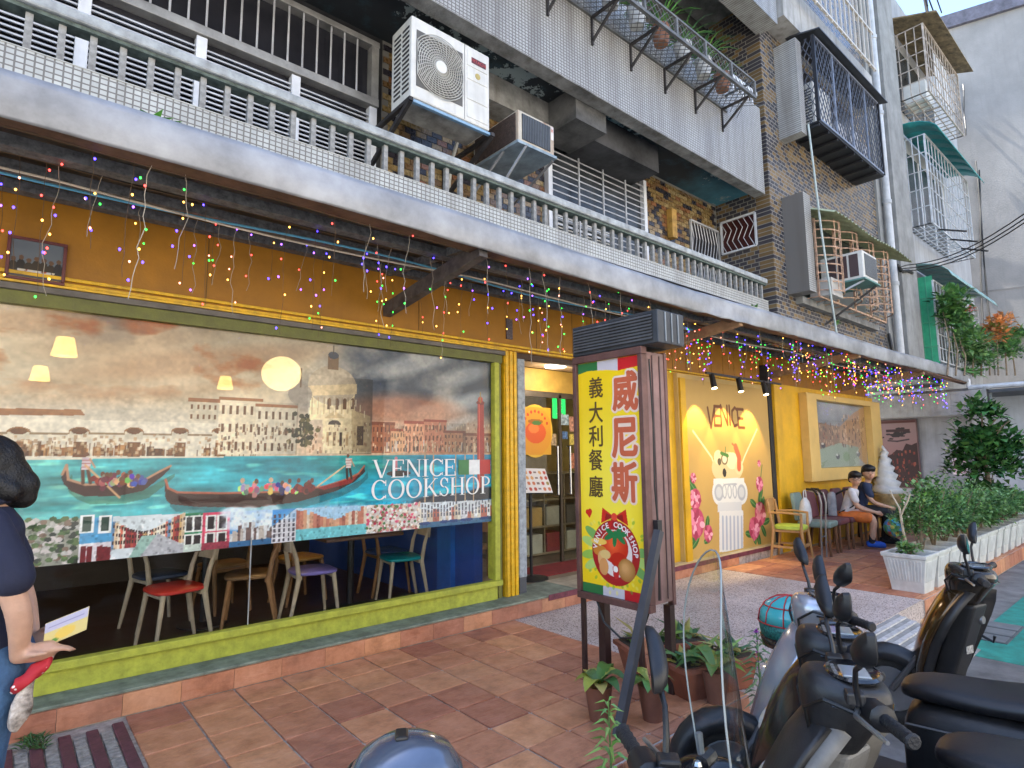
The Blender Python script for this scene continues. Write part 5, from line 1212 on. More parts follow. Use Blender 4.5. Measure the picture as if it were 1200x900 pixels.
# ---- serif lettering on the glass 
def serif(ch):
    """strokes of a roman capital in a unit box: list of polygons"""
    P_ = []; th, tn, sf = .15, .05, .045
    def bar(x0, y0, x1, y1, w_): P_.append([(x0 - w_ / 2, y0), (x0 + w_ / 2, y0), (x1 + w_ / 2, y1), (x1 - w_ / 2, y1)])
    def ser(x, y, w_=.26): P_.append([(x - w_ / 2, y - sf / 2 if y > .5 else y), (x + w_ / 2, y - sf / 2 if y > .5 else y), (x + w_ / 2, y if y > .5 else y + sf / 2), (x - w_ / 2, y if y > .5 else y + sf / 2)])
    def ring(cx, cy, rx, ry, a0, a1, side=th):
        n_ = max(6, int(abs(a1 - a0) / 12))
        for k in range(n_):
            q = []
            for a in (a0 + (a1 - a0) * k / n_, a0 + (a1 - a0) * (k + 1) / n_):
                c, s_ = math.cos(R(a)), math.sin(R(a)); q.append(((cx + rx * c, cy + ry * s_), (cx + (rx - side) * c, cy + (ry - tn) * s_)))
            P_.append([q[0][0], q[1][0], q[1][1], q[0][1]])
    if ch == 'V': bar(.12, 1, .5, 0, th); bar(.88, 1, .52, 0, tn * 1.3); ser(.12, 1, .3); ser(.88, 1, .24); wd = 1.0
    elif ch == 'E':
        bar(.17, 0, .17, 1, th)
        for y in (.975, .51, .025): P_.append([(.1, y - .025), (.72 if y != .51 else .58, y - .025), (.72 if y != .51 else .58, y + .025), (.1, y + .025)])
        bar(.71, .75, .71, 1, tn); bar(.75, 0, .72, .26, tn); bar(.57, .4, .57, .62, tn); ser(.14, 1); ser(.14, 0); wd = .8
    elif ch == 'N': bar(.16, 0, .16, 1, tn * 1.3); bar(.18, 1, .84, 0, th); bar(.84, 0, .84, 1, tn * 1.3); ser(.13, 1, .26); ser(.16, 0, .26); ser(.84, 1, .26); wd = 1.0
    elif ch == 'I': bar(.2, 0, .2, 1, th); ser(.2, 0, .36); ser(.2, 1, .36); wd = .4
    elif ch == 'C': ring(.5, .5, .46, .52, 42, 318); bar(.84, .70, .84, .98, tn); bar(.84, .06, .84, .22, tn); wd = .92
    elif ch == 'O': ring(.52, .5, .48, .52, 0, 360); wd = 1.04
    elif ch == 'K': bar(.2, 0, .2, 1, th); bar(.26, .42, .82, 1, tn * 1.3); bar(.86, 0, .42, .58, th); ser(.2, 0, .34); ser(.2, 1, .34); ser(.82, 1, .26); ser(.88, 0, .3); wd = 1.0
    elif ch == 'S': ring(.36, .745, .27, .275, 20, 265, .11); ring(.36, .255, .29, .275, -160, 85, .11); bar(.58, .72, .58, .98, tn); bar(.09, .02, .09, .28, tn); wd = .7
    elif ch == 'H': bar(.2, 0, .2, 1, th); bar(.85, 0, .85, 1, th); P_.append([(.2, .475), (.85, .475), (.85, .525), (.2, .525)]); [ser(x_, y_, .34) for x_ in (.2, .85) for y_ in (0, 1)]; wd = 1.05
    elif ch == 'P': bar(.2, 0, .2, 1, th); ring(.36, .735, .36, .265, -90, 90, .13); P_.append([(.2, .95), (.37, .95), (.37, 1), (.2, 1)]); P_.append([(.2, .47), (.37, .47), (.37, .52), (.2, .52)]); ser(.2, 0, .36); ser(.14, 1, .2); wd = .78
    return P_, wd
def serif_line(word, x0, x1, z0, z1, y, m, parent, nm='lettering'):
    tot = sum(serif(c)[1] for c in word) + .02 * len(word); sc = (x1 - x0) / tot; b = MB(); x = x0; k = 0
    for c in word:
        pg, wd = serif(c)
        for q in pg:
            b.poly([(x + u * sc, y - .00005 * (k % 7), z0 + v * (z1 - z0)) for u, v in q]); k += 1
        x += (wd + .02) * sc
    o = b.build(nm, m, parent); return o
M_LET = mat('white_vinyl', (.78, .79, .78), .5, var=.03)
a, b = W(436, 538), W(534, 560); serif_line('VENICE', a[0], b[0], W(436, 560.5)[1], W(436, 539)[1], 4.5473, M_LET, win)
a, b = W(434, 563), W(579.5, 583); serif_line('COOKSHOP', a[0], W(575.5, 575)[0] - .01, W(436, 586)[1], W(436, 563)[1], 4.5473, M_LET, win)
z0, z1 = W(537, 556.5)[1], W(537, 539)[1]; xs_ = [W(p, 548)[0] for p in (536.5, 549, 561.5, 574)]
for k, c_ in enumerate(((.06, .20, .07), (.75, .76, .76), (.42, .045, .04))):
    MB().box(xs_[k], xs_[k + 1] - .0005, 4.5470, 4.5474, z0, z1).build('flag_band', mat('vinyl_%d' % k, c_, .5), win)

# ---- wall painting VENICE
cm = Canvas(6.765, 9.045, .17, 2.50, 330, 330, (188, 152, 84))
def Q(px, py): p = at(px, py, Y=4.398); return (p.x, p.z)
nn = fbm(330, 330, 3, 5, 21)[..., None]; cm.a = cm.a * (.93 + .14 * nn)
BR = (104, 58, 22)
vl = [('V', 833, 487), ('E', 841, 486), ('N', 848.5, 486), ('I', 855, 486), ('C', 861, 487), ('E', 868, 488)]
for i, (chh, px, py) in enumerate(vl):
    u, v = Q(px, py); hw, hh_ = .085 if chh != 'I' else .0, .135
    L = {'V': [[(-1, 1), (0, -1), (1, 1)]], 'E': [[(1, 1), (-1, 1), (-1, -1), (1, -1)], [(-1, 0), (.7, 0)]], 'N': [[(-1, -1), (-1, 1), (1, -1), (1, 1)]], 'I': [[(0, 1), (0, -1)]], 'C': [[(1, .7), (.2, 1), (-.8, .6), (-1, -.3), (-.4, -1), (1, -.8)]]}[chh]
    tl = (i - 2.5) * -.03
    for s_ in L: cm.line([(u + x_ * hw + y_ * hh_ * tl, v + y_ * hh_ + -abs(i - 2.5) * .012) for x_, y_ in s_], .042, BR)
# fork, spoon, bowl of shapes on a white column
cm.line([Q(812, 505), Q(834, 536), Q(838, 548)], .03, (214, 200, 164)); cm.line([Q(887, 503), Q(872, 536), Q(868, 548)], .03, (214, 200, 164))
cm.ell(Q(853, 548), .42, .22, (206, 186, 140)); cm.ell(Q(842, 536), .12, .10, (218, 202, 160)); cm.ell(Q(858, 540), .17, .12, (222, 206, 168)); cm.ell(Q(866, 548), .12, .1, (214, 196, 150))
cm.ell(Q(843, 541), .05, .05, (90, 80, 60)); cm.ell(Q(849, 538), .09, .08, (120, 100, 70)); cm.ell(Q(849, 538), .06, .055, (226, 214, 180)); cm.ell(Q(849, 554), .05, .06, (40, 34, 30))
cm.line([Q(862, 524), Q(866, 536), Q(866, 548)], .11, (206, 90, 60)); cm.line([Q(862, 524), Q(858, 520)], .03, (206, 90, 60)); cm.line([Q(845, 531), Q(853, 534)], .05, (70, 120, 50)); cm.line([Q(850, 524), Q(850, 533)], .02, (80, 120, 60))
WH, SH = (214, 214, 212), (168, 172, 180)
def band(p0, p1, y0, y1, col): cm.poly([Q(p0, y0 + 1), Q(p1, y0), Q(p1, y1), Q(p0, y1 + 1)], col)
band(836, 872, 560, 566, WH); band(839, 870, 566, 571, SH); band(840, 869, 568, 590, WH)
for px in (842.5, 869): cm.ell(Q(px, 577), .17, .17, WH); cm.ell(Q(px, 577), .115, .115, SH); cm.ell(Q(px, 577), .075, .075, (196, 198, 200))
for px in (849, 855, 861): cm.ell(Q(px, 576), .06, .1, SH); cm.ell(Q(px, 576), .035, .075, WH)
band(841, 869, 588, 599, (200, 202, 204)); band(843, 871, 598, 646, WH)
for k in range(6): cm.line([Q(847 + k * 4.4, 606), Q(847.5 + k * 4.4, 643)], .045, (166, 174, 190))
def rose(px, py, r):
    u, v = Q(px, py); r = r * .82
    cm.ell((u, v), r, r * 1.05, (186, 70, 100))
    for k in range(16):
        a = k * 2.4; q = r * (.15 + .75 * k / 16); cm.ell((u + q * math.cos(a), v + q * math.sin(a)), r * .33, r * .22, random.choice([(226, 136, 160), (206, 96, 124), (160, 50, 80), (238, 170, 186)]), 1, 0, a)
def leafp(px, py, r, a):
    u, v = Q(px, py); cm.ell((u, v), r, r * .45, (52, 104, 46), 1, 0, a); cm.line([(u - r * math.cos(a), v - r * math.sin(a)), (u + r * math.cos(a), v + r * math.sin(a))], .012, (120, 160, 90))
for s_ in ((811, 565, 810, 640), (893, 545, 888, 628)): cm.line([Q(s_[0], s_[1]), Q((s_[0] + s_[2]) / 2 - 2, (s_[1] + s_[3]) / 2), Q(s_[2], s_[3])], .02, (60, 104, 50))
for (px, py, a) in ((808, 566, 1.8), (813, 572, 2.4), (806, 582, 2.6), (811, 600, .4), (816, 598, 1.2), (806, 598, 2.8), (811, 632, 2.0), (807, 637, 1.4), (815, 636, .6), (829, 614, 1.3), (830, 632, .3), (883, 590, 2.6), (891, 586, 1.5), (894, 590, 1.2), (884, 630, 2.0), (895, 622, 2.2), (898, 611, .2), (890, 634, 1.7), (878, 626, 2.9), (892, 575, 1.4), (889, 632, 1.9)): leafp(px, py, .11, a)
for (px, py, r) in ((812.5, 560, .08), (815, 585, .16), (816, 613, .23), (830, 625, .13), (890, 567, .13), (891, 602, .2), (884, 619, .19), (889.5, 543, .06)): rose(px, py, r)
cm.mesh('wall_painting', (0, 4.3975, 0), (1, 0, 0), (0, 0, 1), vcol_mat('wall_paint_art', .6, bump=.05), BLD)

# ---- framed canal picture
cp = Canvas(10.57, 13.09, 1.245, 2.415, 220, 110, (150, 156, 160))
def K(px, py): p = at(px, py, Y=4.384); return (p.x, p.z)
nn = fbm(110, 220, 3, 5, 31, 1.5)[..., None]; cp.a = np.array([92, 100, 112.]) * (1 - nn) + np.array([196, 194, 190.]) * nn
cp.poly([K(948, 492), K(955, 494), K(972, 498), K(984, 500), K(986, 520), K(970, 524), K(950, 546)], (140, 112, 88))
cp.poly([K(984, 500), K(1000, 484), K(1010, 478), K(1016, 478), K(1016, 545), K(998, 530), K(984, 520)], (178, 140, 104))
cp.poly([K(948, 545), K(956, 528), K(984, 519), K(1006, 524), K(1008, 548), K(948, 550)], (150, 162, 140))
for k in range(70): c = K(random.uniform(950, 984), random.uniform(497, 522)); cp.rect(c[0] - .02, c[0] + .02, c[1] - .03, c[1] + .03, random.choice([(110, 70, 56), (196, 160, 124), (90, 74, 66), (160, 104, 80)]))
for k in range(90): c = K(random.uniform(987, 1012), random.uniform(486, 525)); cp.rect(c[0] - .025, c[0] + .025, c[1] - .03, c[1] + .03, random.choice([(120, 84, 62), (214, 184, 146), (96, 70, 56), (196, 150, 110)]))
for (px, py) in ((965, 522), (982, 535), (955, 532), (1006, 532)): c = K(px, py); cp.ell(c, .09, .05, (60, 50, 46)); cp.ell((c[0] - .03, c[1] + .03), .05, .02, (206, 206, 196))
cp.ell(K(992, 535), .12, .07, (110, 140, 84), .7, .5)
cp.mesh('canal_picture', (0, 4.384, 0), (1, 0, 0), (0, 0, 1), vcol_mat('picture_print', .3), fr)
MB().box(10.57, 13.09, 4.372, 4.376, 1.245, 2.415).build('glazing', glass('picture_glass', (1, 1, 1), 1.45), fr)

# ---- dark poster and paper notice on the yard wall
po = Canvas(0, .72, 0, 1.5, 80, 150, (176, 128, 124))
po.a = np.array([186, 150, 150.]) * (po.V / 1.5)[..., None] ** .5 + np.array([150, 70, 60.]) * (1 - (po.V / 1.5)[..., None] ** .5)
po.rect(0, .72, 1.44, 1.5, (110, 50, 50))
for k in range(40): po.ell((.36 + random.gauss(0, .12), 1.22 + random.gauss(0, .05)), .05, .02, (46, 30, 34))
po.rect(.12, .60, 1.24, 1.30, (70, 34, 36)); po.line([(.15, 1.05), (.33, 1.03), (.56, 1.07)], .03, (60, 40, 44))
po.poly([(0, 0), (.72, 0), (.72, 1.0), (.6, .94), (.5, .98), (.42, .82), (.3, .84), (.2, .74), (.1, .70), (0, .66)], (62, 24, 22))
for k in range(60): u, v = random.uniform(.15, .7), random.uniform(.1, .8); po.rect(u - .015, u + .015, v - .03, v + .03, random.choice([(150, 50, 36), (30, 18, 18), (110, 36, 30), (176, 84, 60)]))
po.poly([(0, 0), (.3, 0), (.2, .6), (0, .7)], (30, 24, 26))
pw = thing('town_poster', 'tall red and black town poster hung on the yard wall behind the boys', 'poster', (15.45, 4.5, .7))
MB().box(15.46, 15.49, 4.13, 4.89, .70, 2.24).build('board', mat('poster_board', (.12, .06, .06), .6), pw)
po.a *= .72
po.mesh('poster_print', (15.457, 4.87, .72), (0, -1, 0), (0, 0, 1), vcol_mat('poster_ink', .5), pw)
nt_ = thing('paper_notice', 'white paper notice with red handwriting taped to the grey yard wall', 'notice', (15.49, 3.4, 1.0))
pn = Canvas(0, .26, 0, .36, 40, 56, (216, 200, 204))
for r in range(5):
    for c in range(4):
        u, v = .045 + c * .057, .31 - r * .064
        for s_ in range(3): pn.line([(u + random.uniform(-.018, .018), v + random.uniform(-.02, .02)), (u + random.uniform(-.018, .018), v + random.uniform(-.02, .02))], .007, (170, 80, 90))
MB().box(15.489, 15.4935, 3.29, 3.55, 1.01, 1.37).build('sheet', mat('paper_white', (.66, .6, .62), .8), nt_)
pn.mesh('handwriting', (15.4885, 3.55, 1.01), (0, -1, 0), (0, 0, 1), vcol_mat('notice_ink', .7), nt_)

# ---- small framed picture on the yellow front
sp_ = thing('framed_picture', 'small maroon framed group picture hung on the yellow front above the window', 'picture', (.06, 4.48, 2.55))
a, b, c_, d_ = at(8, 275, Y=4.48), at(80, 287, Y=4.48), at(75, 335, Y=4.48), at(6, 326, Y=4.48)
px0, px1, pz0, pz1 = (a.x + d_.x) / 2, (b.x + c_.x) / 2, (c_.z + d_.z) / 2, (a.z + b.z) / 2
M_MARF = mat('maroon_frame', (.13, .03, .03), .4, var=.2)
for q in ((px0, px1, pz1 - .018, pz1), (px0, px1, pz0, pz0 + .018), (px0, px0 + .018, pz0 + .0185, pz1 - .0185), (px1 - .018, px1, pz0 + .0185, pz1 - .0185)): MB().box(q[0], q[1], 4.465, 4.498, q[2], q[3]).build('frame', M_MARF, sp_, bevel=.003)
cs = Canvas(px0 + .018, px1 - .018, pz0 + .018, pz1 - .018, 70, 60, (96, 104, 112))
wd_, ht_ = px1 - px0, pz1 - pz0
for k in range(7): u = px0 + wd_ * (.12 + .125 * k); v = pz0 + ht_ * .42 + random.uniform(-.01, .01); cs.ell((u, v - .03), .022, .045, random.choice([(30, 28, 24), (50, 40, 26), (36, 34, 36)])); cs.ell((u, v + .025), .012, .014, (96, 70, 50))
cs.rect(px0, px1, pz0, pz0 + ht_ * .22, (70, 66, 66)); cs.rect(px0 + wd_ * .2, px1 - wd_ * .25, pz0 + ht_ * .16, pz0 + ht_ * .27, (190, 186, 184))
for k in range(14): cs.ell((random.uniform(px0 + .05, px1 - .05), pz0 + ht_ * .25), .008, .006, random.choice([(160, 80, 50), (200, 190, 170), (110, 60, 40)]))
cs.mesh('picture_print', (0, 4.478, 0), (1, 0, 0), (0, 0, 1), vcol_mat('picture_print', .3), sp_)

# ------------------------------------------------------------------ street sign of the restaurant
SX = 3.10; SY0, SY1 = 2.30, 2.90; SZ0, SZ1 = .56, 2.15
SG = thing('shop_sign', 'tall yellow Chinese restaurant sign box with red letters on a brown metal stand', 'sign', (3.25, 2.6, 0))
M_SGB = mat('brown_sign_metal', (.15, .072, .062), .5, .25, var=.25, vs=7, streak=.35)
M_SGS = mat('pinkish_brown_panel', (.26, .15, .14), .5, .2, var=.25, vs=4, streak=.5)
BOLD = lambda r, n: [(r * math.cos(2 * math.pi * k / n), r * math.sin(2 * math.pi * k / n)) for k in range(n)]
def S(px, py): p = at(px, py, X=SX - .012); return (-p.y, p.z)      # u runs towards the street
MB().box(SX, SX + .235, SY0 + .012, SY1, SZ0 + .01, SZ1 + .02).build('box', M_SGS, SG)
for (y0, y1, z0, z1) in ((SY0, SY1 + .012, SZ1, SZ1 + .05), (SY0, SY1 + .012, SZ0 - .03, SZ0 + .015), (SY0, SY0 + .035, SZ0 + .016, SZ1 - .001), (SY1 - .022, SY1 + .012, SZ0 + .016, SZ1 - .001)):
    MB().box(SX - .03, SX + .03, y0, y1, z0, z1).build('frame', M_SGB, SG, bevel=.004)
for x in (SX + .09, SX + .17): MB().box(x, x + .008, SY0 + .006, SY0 + .011, SZ0 + .03, SZ1).build('panel_seam', mat('seam_dark', (.09, .05, .05), .6), SG)
MB().box(SX + .225, SX + .255, SY0 + .005, SY0 + .05, SZ0 - .02, SZ1 + .03).build('frame', M_SGB, SG, bevel=.003)
sg = Canvas(-(SY1 - .022), -(SY0 + .035), SZ0 + .015, SZ1, 200, 560, (226, 190, 20))
nn = fbm(560, 200, 2, 3, 41)[..., None]
rr = np.exp(-(((sg.U + 2.6) / .35) ** 2 + ((sg.V - 1.25) / .6) ** 2))[..., None]
sg.a = np.array([238, 196, 14.]) * (1 - rr) + np.array([250, 228, 70.]) * rr
sg.a *= (.95 + .08 * nn)
u0, u1 = sg.u0, sg.u1; du_ = (u1 - u0) / 3
for k, c in enumerate(((40, 112, 62), (196, 190, 196), (196, 30, 40))):
    sg.poly([(u0 + du_ * k, SZ1), (u0 + du_ * (k + 1), SZ1), (u0 + du_ * (k + 1), SZ1 - .075 + .012 * math.sin(k * 2.2 + 2)), (u0 + du_ * (k + .5), SZ1 - .07 + .012 * math.sin(k * 2.2 + 1)), (u0 + du_ * k, SZ1 - .075 + .012 * math.sin(k * 2.2))], c)
    sg.poly([(u0 + du_ * k, SZ0), (u0 + du_ * (k + 1), SZ0), (u0 + du_ * (k + 1), SZ0 + .075), (u0 + du_ * k, SZ0 + .075)], c)
LC = S(720, 648); LR = .20
for k in range(70):
    a = random.uniform(0, 6.28); q = LR * random.uniform(1.0, 1.35); sg.ell((LC[0] + q * math.cos(a), LC[1] + q * math.sin(a)), .012, .008, random.choice([(240, 226, 120), (214, 200, 90), (120, 170, 60)]), .6, .4, a)
for a in (2.9, 3.3, 3.6, -.2, -.5, 0.1, 2.6): sg.ell((LC[0] + LR * 1.12 * math.cos(a), LC[1] + LR * 1.05 * math.sin(a)), .075, .03, random.choice([(150, 190, 80), (120, 170, 90), (176, 206, 110)]), 1, 0, a)
sg.ell(LC, LR, LR * 1.05, (168, 26, 34)); sg.ell((LC[0], LC[1] - LR * .02), LR * .70, LR * .76, (226, 214, 206)); sg.ell(LC, LR * .74, LR * .8, (200, 60, 50), .0)
# bow
bc = (LC[0], LC[1] + LR * 1.16)
for s_ in (-1, 1): sg.poly([bc, (bc[0] + s_ * .10, bc[1] + .055), (bc[0] + s_ * .115, bc[1] - .05)], (206, 40, 30)); sg.poly([bc, (bc[0] + s_ * .07, bc[1] + .02), (bc[0] + s_ * .08, bc[1] - .03)], (150, 24, 24)); sg.poly([bc, (bc[0] + s_ * .02, bc[1] - .01), (bc[0] + s_ * .09, bc[1] - .10), (bc[0] + s_ * .05, bc[1] - .11)], (190, 34, 28))
sg.ell(bc, .025, .025, (226, 70, 50))
hc = S(689, 601); sg.ell((hc[0] - .01, hc[1] + .005), .018, .018, (206, 40, 30)); sg.ell((hc[0] + .012, hc[1] + .012), .018, .018, (206, 40, 30)); sg.poly([(hc[0] - .028, hc[1]), (hc[0] + .03, hc[1] + .004), (hc[0] + .008, hc[1] - .035)], (206, 40, 30))
# tomato with leaf, mushrooms, potato
for k in range(12): f = k / 12; sg.ell((LC[0] - .02 * f - .005, LC[1] + .035 + .025 * f), .115 * (1 - f * .85), .105 * (1 - f * .85), (196 + 44 * f, 40 + 60 * f, 22 + 30 * f))
sg.ell((LC[0] + .03, LC[1] - .045), .07, .05, (190, 36, 22))
for a in (0.2, 1.0, 2.6, 3.6, 4.6, 5.6): sg.ell((LC[0] + .005 + .05 * math.cos(a), LC[1] + .115 + .025 * math.sin(a)), .055, .018, (38, 120, 66), 1, 0, a)
for k in range(8): f = k / 8; sg.ell((LC[0] + .09 - .015 * f, LC[1] - .10 + .015 * f), .07 * (1 - .8 * f), .072 * (1 - .8 * f), (170 + 50 * f, 116 + 50 * f, 56 + 50 * f))
for (dx, dy, r1, r2, c) in ((-.13, .0, .06, .035, (206, 130, 50)), (-.12, -.05, .03, .05, (226, 170, 110)), (-.085, -.02, .045, .03, (226, 190, 120)), (-.10, -.10, .04, .055, (214, 150, 90)), (-.14, .06, .07, .022, (236, 196, 90))): sg.ell((LC[0] + dx, LC[1] + dy), r1, r2, c)
sg.poly([(LC[0] - .025, LC[1] - .09), (LC[0] + .03, LC[1] - .09), (LC[0] + .025, LC[1] - .155), (LC[0], LC[1] - .17), (LC[0] - .02, LC[1] - .15)], (196, 40, 40)); sg.ell((LC[0], LC[1] - .105), .02, .02, (240, 236, 226))
sg.mesh('sign_print', (SX - .004, 0, 0), (0, -1, 0), (0, 0, 1), vcol_mat('sign_vinyl', .3, coat=.2), SG)
# lettering of the sign
M_ORR = mat('orange_red_vinyl', (.55, .115, .05), .45, var=.08); M_PINK = mat('cream_pink_vinyl', (.80, .62, .50), .45, var=.03); M_BRN = mat('dark_brown_vinyl', (.10, .055, .015), .45, var=.1); M_LW = mat('white_ink', (.85, .80, .78), .5)
for i, (c, py) in enumerate((('威', 458), ('尼', 513), ('斯', 565))):
    u, v = S(731, py)
    if i == 0: u += .004
    lettering(c, 1, (SX - .0062, -u, v), (0, -1, 0), (0, 0, 1), M_PINK, SG, fit=.25, width=.20, bold=BOLD(.023, 14))
    lettering(c, 1, (SX - .0080, -u, v), (0, -1, 0), (0, 0, 1), M_ORR, SG, fit=.25, width=.20, bold=BOLD(.0085, 8))
for c, py in (('義', 454), ('大', 483), ('利', 511), ('餐', 539), ('廳', 570)):
    u, v = S(697.5, py); lettering(c, 1, (SX - .0066, -u, v), (0, -1, 0), (0, 0, 1), M_BRN, SG, fit=.142, width=.122, bold=BOLD(.002, 4))
arc = 'VENICE COOKSHOP'
for i, c in enumerate(arc):
    if c == ' ': continue
    a = R(172 - i * 172 / (len(arc) - 1)); ra, rb = LR * .855, LR * .91
    u, v = LC[0] + ra * math.cos(a), LC[1] + rb * math.sin(a)
    xd = Vector((0, -math.sin(a), -math.cos(a))); yd = Vector((0, -math.cos(a), math.sin(a)))
    lettering(c, 1, (SX - .0066, -u, v), xd, yd, M_LW, SG, offset=.02, fit=.036)
# louvred lamp head on top of the sign
M_HEAD = mat('dark_grey_head', (.05, .056, .066), .5, .3, var=.2)
MB().box(SX - .02, SX + .27, SY0 - .13, SY1 + .012, SZ1 + .055, SZ1 + .27).build('head', M_HEAD, SG, bevel=.006)
MB().box(SX - .026, SX - .0205, SY0 - .09, SY1 - .01, SZ1 + .075, SZ1 + .25).build('head_louvre', M_DARK, SG)
for k in range(8): MB().hexa([(SX - .036, SY0 - .09, SZ1 + .083 + k * .021), (SX - .027, SY0 - .09, SZ1 + .092 + k * .021), (SX - .027, SY1 - .01, SZ1 + .092 + k * .021), (SX - .036, SY1 - .01, SZ1 + .083 + k * .021), (SX - .036, SY0 - .09, SZ1 + .088 + k * .021), (SX - .027, SY0 - .09, SZ1 + .097 + k * .021), (SX - .027, SY1 - .01, SZ1 + .097 + k * .021), (SX - .036, SY1 - .01, SZ1 + .088 + k * .021)]).build('louvre_blade', mat('louvre_grey', (.14, .145, .155), .4, .4), SG)
for k in range(3): MB().box(SX + .05 + k * .07, SX + .062 + k * .07, SY0 - .136, SY0 - .131, SZ1 + .07, SZ1 + .26).build('head_rib', mat('head_streak', (.22, .25, .28), .5, .3), SG)
MB().box(SX + .0, SX + .25, SY0 + .0, SY1 - .01, SZ1 + .0505, SZ1 + .0545).build('head_base', M_DARK, SG)
for (x, y, w_) in ((SX + .0, SY1 - .02, .028), (SX + .0, SY0 + .10, .028), (SX + .21, SY1 - .02, .06), (SX + .22, SY0 + .04, .05)):
    MB().bar((x, y, 0), (x, y, SZ0 - .02), w_, up=(0, 1, 0)).build('leg', mat('leg_brown', (.06, .032, .028), .5, .3, var=.3), SG)
MB().tube([(SX + .02, SY1 - .12, SZ0 - .03), (SX + .0, SY1 - .2, SZ0 - .16), (SX + .02, SY0 + .28, SZ0 - .24), (SX + .02, SY0 + .12, SZ0 - .2), (SX + .0, SY0 + .02, SZ0)], .008, 5).build('lamp_cable', M_CABLE, SG)
MB().tube([(SX + .05, SY0 - .002, SZ1 - .03), (SX + .055, SY0 - .012, 1.7), (SX + .045, SY0 - .012, 1.3), (SX + .07, SY0 - .012, 1.0), (SX + .05, SY0 - .01, .6)], .006, 5).build('lamp_cable', M_CABLE, SG)
MB().box(SX + .03, SX + .075, SY0 - .035, SY0 - .001, .98, 1.09).build('switch_box', M_BLACKP, SG)
# slanting prop leaning against the sign
p0, p1 = at(772, 622, Y=2.22), at(725, 900, Y=2.2)
tag(MB().bar(p0, (p1.x, p1.y, -.0), .045, .045).build('prop_bar', mat('grey_bar_steel', (.075, .075, .085), .5, .3)), 'dark grey steel bar slanting down in front of the sign', 'bar')
# ------------------------------------------------------------------ dining chairs behind the glass
M_CHW = mat('pale_chair_wood', (.50, .42, .31), .5, var=.15, vs=9)
M_CHO = mat('orange_chair_wood', (.33, .17, .07), .5, var=.2, vs=9)
def dining_chair(label, seat_col, loc, rz, wood=None, nm='dining_chair', sz=1.0):
    c = thing(nm, label, 'chair', loc, rz, 'dining chairs behind the shop window'); wd = wood or M_CHW
    sm = mat('seat_' + '_'.join('%02d' % int(v * 99) for v in seat_col), seat_col, .35, var=.08)
    b = MB(); rings = []
    for (z, k) in ((.435, .92), (.445, 1.0), (.465, 1.0), (.475, .94)):
        ring = []
        for i in range(20):
            t = 2 * math.pi * i / 20; ct, st_ = math.cos(t), math.sin(t)
            ring.append((.215 * k * math.copysign(abs(ct) ** .55, ct) * (1 + .06 * st_), .205 * k * math.copysign(abs(st_) ** .6, st_), z - (.008 if z > .45 else 0) * (1 - abs(ct))))
        rings.append(ring)
    b.loft(rings); b.build('seat', sm, c, smooth=True, local=True)
    for sx in (-1, 1):
        MB().tube([(sx * .17, .15, .44), (sx * .205, .20, 0)], [.021, .014], 8).build('leg', wd, c, smooth=True, local=True)
        MB().tube([(sx * .175, -.25, 0), (sx * .165, -.17, .42), (sx * .17, -.20, .60), (sx * .16, -.265, .80)], [.015, .024, .02, .014], 8).build('leg', wd, c, smooth=True, local=True)
    b = MB(); b.loft([[(x_, -.245 - .02 * (1 - (x_ / .17) ** 2) + d_, z_) for (d_, z_) in ((0, .66), (-.014, .66), (-.03, .80), (-.016, .80))] for x_ in np.linspace(-.175, .175, 7)]); b.build('backrest', wd, c, smooth=True, local=True)
    MB().box(-.16, .16, -.17, -.14, .40, .435).build('seat_rail', wd, c, local=True); MB().box(-.16, .16, .13, .155, .40, .435).build('seat_rail', wd, c, local=True)
    return c
FZ = PL_TOP
FR = -.02
def cp_(px, py, z=.46): p = at(px, py, Z=z + FR); return (p.x, p.y, FR)
dining_chair('dining chair with a red seat nearest the left window corner', (.62, .04, .03), cp_(205, 688), R(100))
dining_chair('dining chair with a dark navy seat behind the red one', (.03, .05, .10), cp_(188, 672), R(-75))
dining_chair('dining chair with a violet seat behind the window joint', (.20, .17, .55), cp_(366, 667), R(-95))
dining_chair('dining chair with an orange seat behind the violet one', (.45, .24, .05), cp_(352, 652), R(-80), M_CHO)
dining_chair('dining chair with a turquoise seat by the blue pillars', (.0, .30, .34), cp_(470, 652), R(80))
dining_chair('dining chair with a blue seat behind the turquoise one', (.03, .08, .26), cp_(452, 645), R(-90), M_CHO)
for i, (px, py) in enumerate(((292, 672), (262, 660), (560, 640))):
    dining_chair(['all wooden dining chair left of the window joint', 'dark wooden dining chair deep in the room left of the window joint', 'wooden dining chair deep in the room near the right window edge'][i], (.25, .14, .06), cp_(px, py), R(70 - 60 * i), M_CHO)
for i, (px, py) in enumerate(((255, 640), (430, 628))):
    p = at(px, py, Z=.74 + FR); t_ = thing('dining_table', ['dark wooden dining table between the red and violet chairs', 'dark wooden dining table beside the turquoise chair'][i], 'table', (p.x, p.y + .35, FR), 0, 'dining tables')
    MB().box(-.42, .42, -.35, .35, .71, .745).build('tabletop', mat('dark_table_wood', (.12, .06, .03), .35, var=.3), t_, bevel=.006, local=True)
    MB().cyl((0, 0, .03), (0, 0, .71), .035).build('column', M_BLACKP, t_, local=True); MB().lathe([(.22, 0), (.22, .012), (.05, .03)], (0, 0, 0), 20).build('foot', M_BLACKP, t_, local=True)

